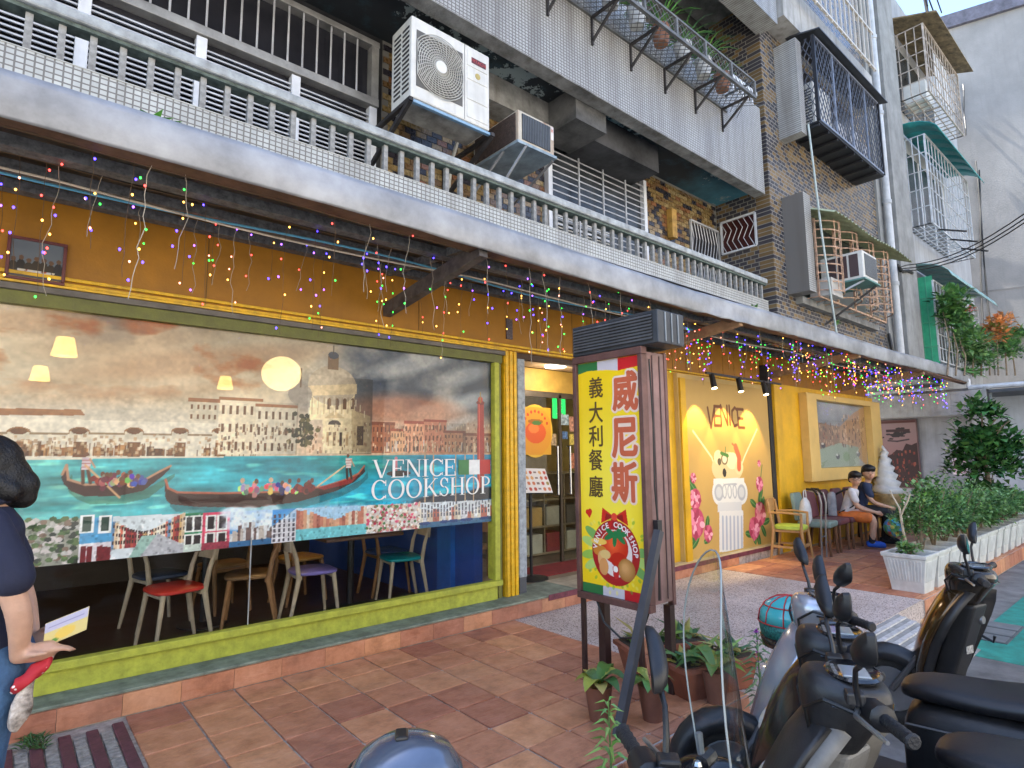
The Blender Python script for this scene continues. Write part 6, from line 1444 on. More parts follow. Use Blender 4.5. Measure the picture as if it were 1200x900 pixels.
# ------------------------------------------------------------------ hanging lamps in the room
M_LAMP = emis('lit_lamp_shade', (1.0, .62, .16), 1.6); M_LAMPW = emis('lit_paper_globe', (1.0, .70, .30), 1.5)
def pendant(px, py, Y, label, kind, r):
    p = at(px, py, Y=Y); t_ = thing('pendant_lamp', label, 'lamp', (p.x, p.y, p.z), 0, 'lit lamps in the dining room')
    if kind == 'cone': MB().lathe([(r * .62, r * .9), (r * .66, r * .9), (r, -r * .8), (r * .96, -r * .8)], (0, 0, 0), 20).build('lamp_shade', M_LAMP, t_, smooth=True, local=True)
    else: MB().ball((0, 0, 0), r, 20, sz=.92).build('lamp_shade', M_LAMPW, t_, smooth=True, local=True)
    MB().cyl((0, 0, r * .88), (0, 0, 2.9 - p.z), .006, n=5).build('cord', M_CABLE, t_, local=True)
    ld = bpy.data.lights.new('lamp_light', 'POINT'); ld.energy = .7; ld.color = (1, .70, .36); ld.shadow_soft_size = r
    lo = bpy.data.objects.new('lamp_light', ld); COL.objects.link(lo); lo.parent = t_; lo.location = (0, 0, -r * 1.3)
pendant(76, 407, 5.6, 'cone shaped lit lamp nearest the upper left of the shop window', 'cone', .085)
pendant(47, 438, 6.6, 'small cone lamp left of and below the nearest cone lamp', 'cone', .075)
pendant(264, 449, 7.6, 'small lit cone lamp above the white quay buildings', 'cone', .09)
pendant(330, 438, 6.6, 'large round lit paper globe left of the church dome', 'globe', .21)
pendant(459, 468, 7.0, 'small bulb lamp above the right bank, higher of two', 'globe', .085)
pendant(461, 490, 7.4, 'small round lamp just below the bulb lamp', 'globe', .10)
pendant(488, 487, 7.8, 'small round lamp right of the two stacked lamps', 'globe', .09)

# ------------------------------------------------------------------ entrance
dr = thing('glass_door', 'glass entrance door with steel pull handles behind the sign', 'door', (5.4, 5.5, FZ))
for (x0, x1) in ((4.70, 5.52), (5.56, 6.5)):
    MB().box(x0, x1, 5.50, 5.508, FZ + .02, 2.25).build('pane', glass('door_glass', (.9, .93, .9), 1.4), dr)
for x in (4.66, 5.525, 6.5): MB().box(x, x + .035, 5.49, 5.53, FZ, 2.3).build('stile', mat('bronze_stile', (.10, .08, .06), .4, .5), dr)
MB().box(4.66, 6.55, 5.49, 5.53, 2.25, 2.32).build('top_rail', mat('bronze_stile', (.1, .08, .06)), dr)
M_CHROME = mat('brushed_steel', (.55, .55, .55), .25, .95, var=.05)
for x in (5.43, 5.66): MB().tube([(x, 5.49, 1.0), (x, 5.44, 1.0), (x, 5.44, 1.62), (x, 5.49, 1.62)], .014, 7).build('pull_handle', M_CHROME, dr, smooth=True)
oval = at(627, 505, Y=5.485)
ov = thing('oval_logo', 'yellow oval tomato logo board on the entrance glass', 'logo board', (oval.x, 5.48, oval.z))
MB().lathe([(.30, -.004), (.30, .004)], (0, 0, 0), 32, 'Y', 1.0, 1.12).build('board', mat('oval_yellow', (.70, .42, .03), .5), ov, local=True)
oc = Canvas(-.27, .27, -.30, .30, 60, 66, (206, 140, 30))
oc.ell((0, -.02), .18, .14, (206, 84, 24)); oc.ell((-.03, .03), .09, .06, (226, 120, 50)); oc.ell((0, .12), .13, .03, (150, 90, 20)); oc.ell((.02, .10), .08, .03, (70, 110, 50))
for k in range(9): a = R(160 - k * 17); oc.ell((.22 * math.cos(a), .25 * math.sin(a)), .02, .02, (190, 60, 30))
oc.mask = None
oc.a[((oc.U / .28) ** 2 + (oc.V / .315) ** 2) > 1] = (206, 150, 30)
ob_ = Canvas.mesh(oc, 'logo_print', (0, -.006, 0), (1, 0, 0), (0, 0, 1), vcol_mat('oval_ink', .5)); ob_.parent = ov
sh_ = thing('shelf_unit', 'wooden cube shelf with storage boxes inside the entrance', 'shelf', (5.7, 6.1, FZ))
M_SHW = mat('shelf_wood', (.30, .22, .14), .6, var=.2)
for z in (.16, .52, .88, 1.24): MB().box(4.9, 6.5, 6.0, 6.35, z, z + .025).build('board', M_SHW, sh_)
for x in (4.9, 5.30, 5.70, 6.10, 6.48): MB().box(x, x + .022, 6.0, 6.35, .186, 1.26).build('upright', M_SHW, sh_)
bc_ = [(.35, .03, .04), (.55, .50, .42), (.25, .03, .04), (.50, .46, .38), (.05, .05, .05), (.5, .3, .1), (.4, .36, .3), (.12, .1, .09)]
for i in range(8):
    x = 4.94 + .40 * (i % 4); z = .187 + .36 * (i // 4) + (.36 if i >= 4 and False else 0)
    tag(MB().box(x, x + .32, 5.99, 6.3, z, z + .25).build('storage_box', mat('box_%d' % i, bc_[i], .6), bevel=.006), ['red storage box, bottom left of the entrance shelf', 'beige storage box in the bottom row of the entrance shelf', 'dark red storage box in the bottom row of the entrance shelf', 'cream storage box, bottom right of the entrance shelf', 'black basket in the second row of the entrance shelf, leftmost', 'orange brown box in the second row of the entrance shelf', 'off white box in the second row of the entrance shelf', 'dark brown box in the second row, rightmost on the entrance shelf'][i], 'box', 'boxes on the entrance shelf')
ms = at(628, 560, Y=4.95); me_ = thing('menu_stand', 'black music stand holding an open menu sheet in the entrance', 'menu stand', (ms.x, ms.y, FZ))
mh = ms.z
MB().cyl((ms.x - .06, 4.98, FZ), (ms.x - .06, 4.98, mh - .12), .018).build('post', M_BLACKP, me_)
MB().lathe([(.19, 0), (.19, .012), (.03, .03)], (ms.x - .06, 4.98, FZ), 20).build('foot', M_BLACKP, me_)
MB().hexa([(ms.x - .24, 4.90, mh - .16), (ms.x + .22, 4.90, mh - .18), (ms.x + .22, 5.04, mh + .10), (ms.x - .24, 5.04, mh + .12), (ms.x - .24, 4.91, mh - .165), (ms.x + .22, 4.91, mh - .185), (ms.x + .22, 5.05, mh + .095), (ms.x - .24, 5.05, mh + .115)]).build('rest', M_BLACKP, me_)
mn = Canvas(0, .44, 0, .30, 60, 44, (214, 208, 204))
for r in range(4):
    for c in range(6):
        if c in (0, 3): mn.rect(.02 + c * .072, .06 + c * .072, .24 - r * .068, .262 - r * .068, (120, 100, 96)); continue
        mn.ell((.045 + c * .072, .25 - r * .068), .024, .022, random.choice([(190, 110, 70), (206, 150, 90), (176, 70, 50), (150, 130, 60)]))
ob_ = mn.mesh('menu_sheet', (ms.x - .23, 4.894, mh - .155), (1, 0, -.04), (0, .42, .90), vcol_mat('menu_ink', .5), me_)
tag(MB().box(4.45, 6.0, 4.95, 5.45, FZ, FZ + .012).build('door_mat', mat('red_mat', (.20, .02, .02), .95, var=.2, bump=.4)), 'dark red door mat on the entrance floor', 'mat')
gs = at(655, 478, Y=5.8); es_ = thing('exit_sign', 'small green exit sign hanging inside the entrance', 'sign', (gs.x, 5.8, gs.z))
MB().box(-.12, .12, -.01, .01, -.15, .15).build('plate', mat('green_sign', (.02, .32, .08), .5, emit=(.02, .5, .1), es=.4), es_, local=True)
for k in range(3):
    o_ = lettering(['安全', '出口', '↑'][k] if k < 2 else '--', .08, (gs.x, 5.786, gs.z + .085 - k * .085), (1, 0, 0), (0, 0, 1), mat('sign_white', (.7, .75, .7), .5), es_, fit=.055 if k < 2 else .02)
cl = at(651, 437, Y=5.2); tag(MB().lathe([(.13, 0), (.14, .02), (.10, .04)], (cl.x, 5.2, 2.60), 24).build('ceiling_light', emis('cool_white_panel', (1, .93, .80), 1.6)), 'round lit ceiling light inside the entrance', 'ceiling light')
ld = bpy.data.lights.new('entrance_light', 'POINT'); ld.energy = 3.0; ld.color = (1, .84, .62); ld.shadow_soft_size = .15
lo = bpy.data.objects.new('entrance_light', ld); COL.objects.link(lo); lo.location = (cl.x, 5.1, 2.5)
MB().box(3.74, 6.6, 4.62, 5.48, 2.62, 2.66).build('entry_ceiling', mat('entry_ceiling_paint', (.50, .36, .22), .7), BLD)
MB().box(4.08, 6.6, 5.53, 5.56, 2.33, 2.62).build('entry_header', mat('header_ochre', (.48, .30, .06), .6), BLD)
pg = thing('poster_set', 'small stickers and cards pasted on the entrance glass', 'stickers', (5.8, 5.49, 1.6))
for i, (px, py, c_, ww, hh_) in enumerate(((662, 510, (.1, .2, .4), .10, .10), (671, 497, (.6, .3, .2), .12, .2), (671, 515, (.65, .5, .1), .12, .14), (672, 540, (.55, .2, .1), .14, .2), (648, 515, (.5, .35, .2), .12, .15), (662, 492, (.35, .45, .5), .14, .14))):
    q = at(px, py, Y=5.484); MB().box(q.x - ww / 2, q.x + ww / 2, 5.483, 5.487, q.z - hh_ / 2, q.z + hh_ / 2).build('sticker', mat('sticker_%d' % i, c_, .5, var=.6, vs=25), pg)

# ------------------------------------------------------------------ spot lamps over the wall painting
track = thing('spot_track', 'black track with three small spot lamps lighting the column painting', 'spot lamps', (8, 4.1, 2.5))
MB().box(6.9, 9.0, 4.13, 4.16, 2.545, 2.57).build('track_bar', M_BLACKP, track)
for i, px in enumerate((835, 866, 895)):
    x = at(px, 455, Y=4.14).x
    MB().cyl((x, 4.145, 2.55), (x - .02, 4.10, 2.36), .035, .04, 12).build('spot_head', M_BLACKP, track, smooth=True)
    MB().cyl((x - .0202, 4.0995, 2.3585), (x - .0206, 4.0985, 2.355), .034, .034, 12).build('spot_lens', emis('spot_lens_glow', (1, .8, .4), 4), track)
    ld = bpy.data.lights.new('spot_light', 'SPOT'); ld.energy = 11; ld.color = (1, .72, .25); ld.spot_size = R(74); ld.spot_blend = .35; ld.shadow_soft_size = .02
    lo = bpy.data.objects.new('spot_light', ld); COL.objects.link(lo); lo.parent = track; lo.location = Vector((x - .02, 4.09, 2.34)) - Vector(track.location)
    lo.rotation_euler = Vector((-.02, .38, -.92)).to_track_quat('-Z', 'Y').to_euler()

# ------------------------------------------------------------------ icicle string lights under the canopy
BC = [emis('bulb_blue', (.05, .03, 1.0), 2.2), emis('bulb_green', (.03, .8, .06), .9), emis('bulb_red', (1.0, .05, .04), 1.2), emis('bulb_warm', (1.0, .42, .06), 1.5), emis('bulb_violet', (.25, .07, 1.0), 1.6), emis('bulb_pink', (1.0, .25, .16), 1.1)]
M_WIREL = mat('pale_wire', (.36, .31, .24), .5); M_WIRED = mat('dark_wire', (.10, .06, .03), .6)
def light_string(name, label, x0, x1, n, rows, lmin, lmax, dens, seed, br):
    t_ = thing('string_lights', label, 'string lights', ((x0 + x1) / 2, 3.6, 3.0), 0, 'icicle string lights under the canopy')
    r_ = random.Random(seed)
    for (y, z) in rows: MB().tube([(x, y, z - .012 * abs(math.sin(x * 3))) for x in np.arange(x0, x1 + .01, .12)], .0028, 4).build('main_wire', M_WIRED, t_)
    for i in range(n):
        y, z = r_.choice(rows); x = x0 + (x1 - x0) * (i + r_.random() * .8) / n; L = r_.uniform(lmin, lmax); pts = [(x, y, z)]; k = max(3, int(L / .05)); cx_ = x; cy_ = y
        wild = r_.random() < .5
        for q in range(1, k + 1):
            cx_ += r_.uniform(-1, 1) * (.018 if wild else .006); cy_ += r_.uniform(-.008, .008); pts.append((cx_, cy_, z - L * q / k))
        s_ = MB().tube(pts, .0019 if wild else .0014, 3).build('strand', M_WIREL if wild else M_WIRED, t_)
        b = MB(); nb = max(2, int(L * dens))
        for q in range(nb):
            f = (q + r_.random()) / nb; j = min(k - 1, int(f * k)); p0, p1 = Vector(pts[j]), Vector(pts[j + 1]); p = p0.lerp(p1, f * k - j) + Vector((r_.uniform(-.03, .03), r_.uniform(-.02, .02), r_.uniform(-.01, .02)))
            b.cur = r_.choices(range(6), (5, 4, 3, 4, 2, 2))[0]; b.lathe([(.001, -br * 1.3), (br, -br * .3), (br * .8, br * .8), (.001, br * 1.2)], p, 6)
        b.build('bulbs', BC, s_, kind='stuff')
light_string('s', 'sparse icicle string lights over the shop window', -.45, 4.7, 66, [(3.22, 2.93), (3.6, 2.97), (4.05, 3.03)], .30, .75, 9, 5, .0052)
light_string('s', 'dense icicle string lights over the column painting', 5.6, 9.2, 62, [(3.22, 2.93), (3.6, 2.97), (4.05, 3.03), (4.3, 3.03)], .25, .62, 11, 8, .0055)
light_string('s', 'dense icicle string lights over the wall picture at the far canopy end', 9.2, 14.4, 74, [(3.25, 2.96), (3.7, 3.0), (4.1, 3.06)], .3, .7, 11, 9, .0062)

# ------------------------------------------------------------------ seats outside
wc = thing('armchair', 'light wooden armchair with a lime green seat by the column painting', 'chair', (8.72, 4.0, 0), R(-168))
M_LW2 = mat('honey_wood', (.46, .25, .09), .5, var=.2, vs=8)
b = MB(); b.loft([[(.22 * math.copysign(abs(math.cos(t)) ** .5, math.cos(t)) * k, .21 * math.copysign(abs(math.sin(t)) ** .5, math.sin(t)) * k, z) for t in np.linspace(0, 2 * math.pi, 20, endpoint=False)] for z, k in ((.42, .95), (.43, 1), (.46, 1), (.475, .9))]); b.build('seat', mat('lime_seat', (.42, .55, .07), .5, var=.1), wc, smooth=True, local=True)
for sx in (-1, 1):
    MB().tube([(sx * .20, .19, .64), (sx * .205, .18, .42), (sx * .22, .22, 0)], [.016, .02, .016], 8).build('leg', M_LW2, wc, smooth=True, local=True)
    MB().tube([(sx * .215, -.24, 0), (sx * .20, -.19, .42), (sx * .20, -.25, .82)], [.016, .022, .016], 8).build('leg', M_LW2, wc, smooth=True, local=True)
    MB().tube([(sx * .20, -.21, .65), (sx * .235, 0, .66), (sx * .20, .20, .64)], .016, 8).build('armrest', M_LW2, wc, smooth=True, local=True)
    MB().bar((sx * .21, -.2, .18), (sx * .212, .2, .18), .02, .03).build('stretcher', M_LW2, wc, local=True)
MB().bar((-.2, .2, .20), (.2, .2, .20), .02, .03).build('stretcher', M_LW2, wc, local=True); MB().box(-.2, .2, -.20, .19, .385, .418).build('seat_frame', M_LW2, wc, bevel=.004, local=True)
b = MB(); b.loft([[(x_, -.245 - .03 * (1 - (x_ / .2) ** 2) + d_, z_) for (d_, z_) in ((0, .66), (-.015, .66), (-.025, .84), (-.01, .84))] for x_ in np.linspace(-.2, .2, 7)]); b.build('backrest', M_LW2, wc, smooth=True, local=True)
def side_chair(label, loc, rz, seat, back):
    c = thing('side_chair', label, 'chair', loc, rz, 'upholstered chairs along the golden wall')
    MB().box(-.23, .23, -.22, .24, .40, .49).build('seat', seat, c, bevel=.03, segs=3, local=True)
    b = MB(); rings = []
    for z, k, yo in ((.49, 1, -.20), (.62, 1, -.215), (.78, .98, -.24), (.86, .90, -.255), (.895, .7, -.26)):
        rings.append([(-.23 * k, yo, z), (.23 * k, yo, z), (.23 * k, yo - .055, z), (-.23 * k, yo - .055, z)])
    b.loft(rings); b.build('backrest', back, c, bevel=.015, segs=2, local=True)
    for sx in (-1, 1):
        MB().tube([(sx * .19, .20, .40), (sx * .20, .21, 0)], [.025, .018], 6).build('leg', mat('walnut_leg', (.17, .075, .035), .5, var=.2), c, local=True); MB().tube([(sx * .19, -.18, .40), (sx * .20, -.23, 0)], [.025, .018], 6).build('leg', mat('walnut_leg', (.17, .07, .03)), c, local=True)
    return c
M_TEALF = mat('grey_green_vinyl', (.20, .28, .25), .45, var=.12); M_PLUM = mat('plum_vinyl', (.14, .045, .055), .45, var=.15)
side_chair('grey green upholstered chair nearest the wooden armchair', (9.42, 3.92, 0), R(-172), M_TEALF, M_TEALF)
side_chair('plum backed upholstered chair beside the grey green one', (9.92, 3.95, 0), R(-176), M_PLUM, M_PLUM)
for i, x in enumerate((10.45, 11.0, 11.55)): side_chair(['plum chair under the boy in orange shorts', 'plum chair under the boy in the navy shirt', 'plum chair right of the boys by the wall'][i], (x, 3.95, 0), R(-178), M_PLUM, M_PLUM)
# giant soft-ice display behind the boys
pz = at(1042, 598, Y=4.2); px_ = pz.x - .15; pr = thing('ice_cream_display', 'big white soft ice cream display on a beige cone behind the boys', 'display', (px_, 4.15, 0))
prof_ = []
for k in range(6):
    r0 = .27 - .042 * k; z0 = .70 + .145 * k; prof_ += [(r0 * .86, z0), (r0, z0 + .045), (r0 * .97, z0 + .10), (r0 * .80, z0 + .14)]
prof_ += [(.02, 1.62)]
b = MB(); b.lathe(prof_, (px_, 4.15, 0), 24); b.v = [(v[0] + .018 * math.sin(v[2] * 43), v[1] + .018 * math.cos(v[2] * 43), v[2] + .03 * math.sin(math.atan2(v[1] - 4.15, v[0] - px_))) for v in b.v]; b.build('swirl', mat('white_gelcoat', (.62, .63, .64), .4, var=.12, vs=6), pr, smooth='all')
b = MB(); b.lathe([(.13, .0), (.15, .03), (.20, .40), (.26, .62), (.275, .64), (.275, .70), (.2, .71)], (px_, 4.15, 0), 20); b.build('cone', mat('wafer_beige', (.42, .30, .15), .6, var=.3, vs=14), pr, smooth=True)
# shopping bags and brolly on the armchair corner
bg_ = thing('shopping_bag', 'white plastic shopping bag hanging by the grey green chair', 'bag', (9.05, 3.95, .5))
b = MB(); rings = []
for z, k in ((-.02, .6), (.05, 1.0), (.2, .95), (.3, .7), (.36, .3)): rings.append([(9.12 + .12 * k * math.cos(t) * (1 + .1 * math.sin(3 * t + z * 9)), 3.95 + .08 * k * math.sin(t), .48 + z) for t in np.linspace(0, 6.283, 14, endpoint=False)])
b.loft(rings); b.build('bag_body', mat('white_plastic_film', (.62, .64, .66), .4, var=.15, vs=14, bump=.6, bs=14), bg_, smooth=True)
MB().tube([(9.08, 3.95, .82), (9.10, 3.95, .95), (9.16, 3.95, .95), (9.18, 3.95, .82)], .009, 5).build('bag_handle', mat('white_plastic_film', (.6, .6, .6)), bg_)
um = thing('walking_canes', 'black walking frame with grey legs behind the lime seated armchair', 'walking frame', (9.0, 3.6, 0))
for dx in (0, .16):
    MB().tube([(9.02 + dx, 3.72, .0), (9.02 + dx, 3.70, .5), (9.03 + dx, 3.68, .78), (9.05 + dx, 3.72, .92), (9.08 + dx, 3.86, .95)], .013, 6).build('frame_tube', mat('grey_tube', (.3, .3, .31), .4, .6), um, smooth=True)
    MB().tube([(9.05 + dx, 3.73, .90), (9.07 + dx, 3.80, .965), (9.09 + dx, 3.9, .97)], .02, 6).build('grip', M_BLACKP, um, smooth=True)
MB().tube([(9.02, 3.71, .3), (9.18, 3.71, .3)], .01, 5).build('cross_tube', mat('grey_tube', (.3, .3, .3)), um)

# ------------------------------------------------------------------ plants
def leaf_mat(name, c, rough=.4, tr=.25):
    if name in MATS: return MATS[name]
    m = bpy.data.materials.new(name); m.use_nodes = True; MATS[name] = m
    n, l = m.node_tree.nodes, m.node_tree.links; b = n['Principled BSDF']; b.inputs['Roughness'].default_value = rough
    a = n.new('ShaderNodeVertexColor'); a.layer_name = 'Col'
    nz = n.new('ShaderNodeTexNoise'); nz.inputs['Scale'].default_value = 9; tc = n.new('ShaderNodeTexCoord'); l.new(tc.outputs['Object'], nz.inputs['Vector'])
    mx = n.new('ShaderNodeMix'); mx.data_type = 'RGBA'; mx.blend_type = 'MULTIPLY'; mx.inputs[0].default_value = .5; l.new(a.outputs[0], mx.inputs[6]); l.new(nz.outputs[1], mx.inputs[7])
    l.new(a.outputs[0], b.inputs['Base Color'])
    t_ = n.new('ShaderNodeBsdfTranslucent'); l.new(a.outputs[0], t_.inputs[0]); ms_ = n.new('ShaderNodeMixShader'); ms_.inputs[0].default_value = tr
    l.new(b.outputs[0], ms_.inputs[1]); l.new(t_.outputs[0], ms_.inputs[2]); l.new(ms_.outputs[0], n['Material Output'].inputs[0])
    return m
M_LEAF = leaf_mat('leaf_green', (.1, .2, .05))
def add_leaf(b, p, d, up, L, w_, col, bend=.25):
    """one leaf: six-point blade folded along its midrib"""
    p, d = Vector(p), Vector(d).normalized(); s_ = d.cross(Vector(up));
    if s_.length < .05: s_ = d.cross(Vector((1, .2, 0)))
    s_.normalize(); u_ = s_.cross(d)
    tip = p + d * L - u_ * L * bend; mid = p + d * L * .5 + u_ * L * .06
    b.c = col
    b.add([p, p + d * L * .4 + s_ * w_ + u_ * w_ * .35, tip, p + d * L * .4 - s_ * w_ + u_ * w_ * .35, mid], [(0, 1, 4), (1, 2, 4), (4, 2, 3), (0, 4, 3)])
def rnd_dir(r_, upb=.3):
    a = r_.uniform(0, 6.283); z = r_.uniform(-.5, 1) * .8 + upb * .4; q = math.sqrt(max(.05, 1 - min(.95, z * z))); return Vector((q * math.cos(a), q * math.sin(a), z))
def jitc(c, r_, k=.3): f = 1 + r_.uniform(-k, k); return (c[0] * f * (1 + r_.uniform(-.1, .25)), c[1] * f, c[2] * f * (1 + r_.uniform(-.2, .2)))
def shrub(b, c, rx, ry, rz, n, L, cols, seed, shell=.55, upb=.4):
    r_ = random.Random(seed); c = Vector(c)
    lumps = [(rnd_dir(r_, .05) * r_.uniform(.2, .65), r_.uniform(.4, .65)) for _ in range(13)]
    for i in range(n):
        o_, q = r_.choice(lumps); dd = rnd_dir(r_, .2); p = o_ + dd * q * r_.uniform(shell, 1.0)
        pos = c + Vector((p.x * rx, p.y * ry, p.z * rz)); l_ = L * r_.uniform(.6, 1.25)
        add_leaf(b, pos, (dd + rnd_dir(r_, upb) * .7), (0, 0, 1), l_, l_ * r_.uniform(.26, .38), jitc(r_.choice(cols), r_), r_.uniform(.05, .4))
    b.c = (0, 0, 0)
M_STEM = mat('grey_brown_stem', (.24, .18, .12), .8, var=.3, vs=12)
# planters along the kerb
M_PLT = mat('white_plastic_planter', (.60, .60, .58), .5, var=.12, vs=6, streak=.25, bump=.1)
def planter_mesh():
    b = MB(); 
    def ring(h, z, k=1.0): return [(sx * h[0] * k, sy * h[1] * k, z) for sx, sy in ((-1, -1), (1, -1), (1, 1), (-1, 1))]
    b.loft([ring((.155, .155), 0), ring((.165, .165), .10), ring((.205, .205), .36), ring((.218, .218), .364), ring((.222, .222), .405), ring((.195, .195), .405), ring((.19, .19), .33)], cap=False)
    b.poly(ring((.155, .155), .002)[::-1]); b.poly(ring((.19, .19), .33))
    for side in range(4):
        for k in range(11):
            u = -.14 + k * .028
            p0 = [(u * .96, -.168, .115), (u * 1.15, -.203, .335)]
            q = [Matrix.Rotation(side * math.pi / 2, 3, 'Z') @ Vector(p) for p in p0]; b.bar(q[0], q[1], .012, .012)
    return b
M_SOIL = mat('dark_soil', (.05, .035, .022), .95, bump=.6)
pm = planter_mesh().build('planter_box', M_PLT, None, bevel=.008)
GRN = [(.05, .15, .04), (.09, .22, .06), (.15, .32, .09), (.22, .40, .17), (.04, .11, .035)]
for i in range(13):
    x = 7.70 + i * .475
    lab = ['ribbed white planter nearest the road, first in the kerb row', 'ribbed white planter second in the kerb row'] + ['ribbed white planter, number %s along the kerb row' % w_ for w_ in ('three', 'four', 'five', 'six', 'seven', 'eight', 'nine', 'ten', 'eleven', 'twelve', 'thirteen')]
    t_ = thing('planter', lab[i], 'planter', (x, 2.235, 0), R(random.uniform(-2, 2)), 'white planters along the kerb')
    o = bpy.data.objects.new('planter_box', pm.data); COL.objects.link(o); o.parent = t_; bv = o.modifiers.new('bevel', 'BEVEL'); bv.width = .008; bv.segments = 2; bv.limit_method = 'ANGLE'
    MB().box(-.188, .188, -.188, .188, .332, .345).build('soil', M_SOIL, t_, local=True)
bpy.data.objects.remove(pm)
def bush(label, x, y, z, rx, rz, n, L, cols, seed, nm='shrub', stems=6, top=.3, cat='shrub', grp='shrubs in the kerb planters', ry=None):
    t_ = thing(nm, label, cat, (x, y, z), 0, grp); b = MB(); b.c = (0, 0, 0)
    shrub(b, (x, y, z + rz * .72), rx, ry or rx, rz, n, L, cols, seed); b.build('foliage', M_LEAF, t_)
    s_ = MB(); r_ = random.Random(seed)
    for k in range(stems):
        a = r_.uniform(0, 6.28); q = r_.uniform(.2, .7); s_.tube([(x, y, z), (x + q * rx * .4 * math.cos(a), y + q * rx * .4 * math.sin(a), z + rz * .6), (x + q * rx * math.cos(a), y + q * rx * math.sin(a), z + rz * 1.3)], [.012, .009, .004], 5)
    s_.build('stems', M_STEM, t_, kind='stuff'); return t_
bush('low leafy plant with bare pale twigs in the first planter', 7.72, 2.25, .33, .13, .11, 170, .065, GRN[:4], 1, 'low_plant')
sizes = [(.22, .38), (.40, .42), (.36, .36), (.38, .40), (.36, .34), (.34, .32), (.36, .34), (.34, .30), (.34, .32), (.34, .3), (.34, .3), (.34, .3)]
names = ['tall loose shrub in the second planter with brownish twigs', 'dense small leaved shrub in the third planter'] + ['dense hedge shrub growing in planter %s of the kerb row' % w_ for w_ in ('four', 'five', 'six', 'seven', 'eight', 'nine', 'ten', 'eleven', 'twelve', 'thirteen')]
for i, (rx, rz) in enumerate(sizes): bush(names[i], 8.175 + i * .475, 2.25, .34, rx + .08, rz * (1.0 + .22 * math.sin(i * 2.3)) + .05, 1500, (.052, .066, .08)[i % 3], GRN if i % 3 else GRN[1:], 10 + i, ry=.38)
tw = thing('bare_twig', 'pale bare twig standing in the first planter', 'twig', (7.9, 2.4, .33))
tp = at(1060, 605, X=7.95)
MB().tube([(7.9, 2.30, .33), (7.9, 2.34, .6), (7.92, 2.36, .85)], [.016, .014, .012], 6).build('stem', mat('pale_bark', (.48, .40, .30), .8, var=.2), tw, smooth=True)
MB().tube([(7.92, 2.36, .85), (7.93, 2.42, .98), (7.93, 2.45, 1.06)], [.011, .009, .006], 5).build('branch', mat('pale_bark', (.5, .4, .3)), tw); MB().tube([(7.91, 2.35, .78), (7.92, 2.27, .95), (7.94, 2.25, 1.02)], [.011, .008, .006], 5).build('branch', mat('pale_bark', (.5, .4, .3)), tw)
# glossy tree right
tb_ = at(1165, 575, Z=.4)
tt = thing('glossy_tree', 'tall dark glossy leaved tree in front of the pale yard wall', 'tree', (13.6, 2.55, 0), 0)
b = MB(); b.c = (0, 0, 0)
TC = [(.035, .12, .03), (.055, .17, .045), (.09, .24, .07), (.02, .07, .024)]
tx, ty = 13.6, 2.6
for (dx, dy, dz, rx, rz, n_, sd) in ((0, 0, 1.15, .62, .55, 620, 3), (0, 0, 1.7, .52, .45, 480, 4), (0, 0, 2.15, .34, .35, 260, 5), (-.25, .2, 1.4, .4, .35, 240, 6), (.2, -.3, 1.5, .45, .4, 260, 7), (0, 0, .7, .55, .3, 260, 8)): shrub(b, (tx + dx, ty + dy, dz), rx, rx, rz, n_, .17, TC, sd, upb=.7)
b.build('crown', leaf_mat('glossy_leaf', TC[0], .25, .1), tt)
s_ = MB(); s_.tube([(tx, ty, 0), (tx + .02, ty, .8), (tx, ty + .03, 1.5), (tx + .02, ty, 2.2)], [.05, .045, .03, .012], 8)
for k in range(8): a = k * .8; s_.tube([(tx, ty, .8 + .15 * k), (tx + .4 * math.cos(a), ty + .4 * math.sin(a), 1.1 + .16 * k)], [.018, .007], 5)
s_.build('trunk', M_STEM, tt)
# climber with flowers over the green cage
vn = thing('flowering_climber', 'leafy climber with orange and pink flowers over the green sheeted cage', 'climber', (16, 3.1, 3.2))
b = MB(); b.c = (0, 0, 0)
for (px, py, rx, rz, n_, cols, sd) in ((1112, 360, .5, .5, 300, GRN[:3], 2), (1120, 385, .6, .5, 320, GRN[:3], 3), (1140, 405, .8, .5, 420, GRN[1:4], 4), (1165, 395, .7, .45, 300, [(.55, .20, .05), (.5, .25, .1), (.2, .25, .05)], 5), (1180, 412, .8, .45, 360, GRN[:3], 6), (1150, 425, .9, .4, 360, GRN[:4], 7), (1195, 395, .6, .4, 240, GRN[:3], 8), (1125, 370, .3, .2, 40, [(.45, .04, .04)], 9), (1172, 380, .5, .25, 120, [(.6, .28, .10)], 10)):
    p = at(px, py, Y=3.0); shrub(b, p, rx, .35, rz, n_, .16, cols, 40 + sd)
b.build('foliage', M_LEAF, vn)
s_ = MB()
for k in range(9): p = at(1110 + k * 10, 440, Y=3.05); q = at(1105 + k * 9, 365 + (k % 3) * 15, Y=3.1); s_.tube([p, p.lerp(q, .5) + Vector((.1, -.05, 0)), q], [.02, .015, .008], 5)
s_.build('stems', M_STEM, vn, kind='stuff')
fb = thing('canopy_fern', 'bright green fern sprouting on the far end of the canopy', 'fern', at(1135, 437, Y=3.15), 0); b = MB(); b.c = (0, 0, 0)
for k in range(60): r_ = random.Random(k); add_leaf(b, at(1122 + r_.uniform(0, 20), 440, Y=3.2), (r_.uniform(-1, 1), r_.uniform(-1, .2), r_.uniform(.2, 1)), (0, 0, 1), .3, .03, jitc((.14, .32, .10), r_), .5)
b.build('fronds', M_LEAF, fb)
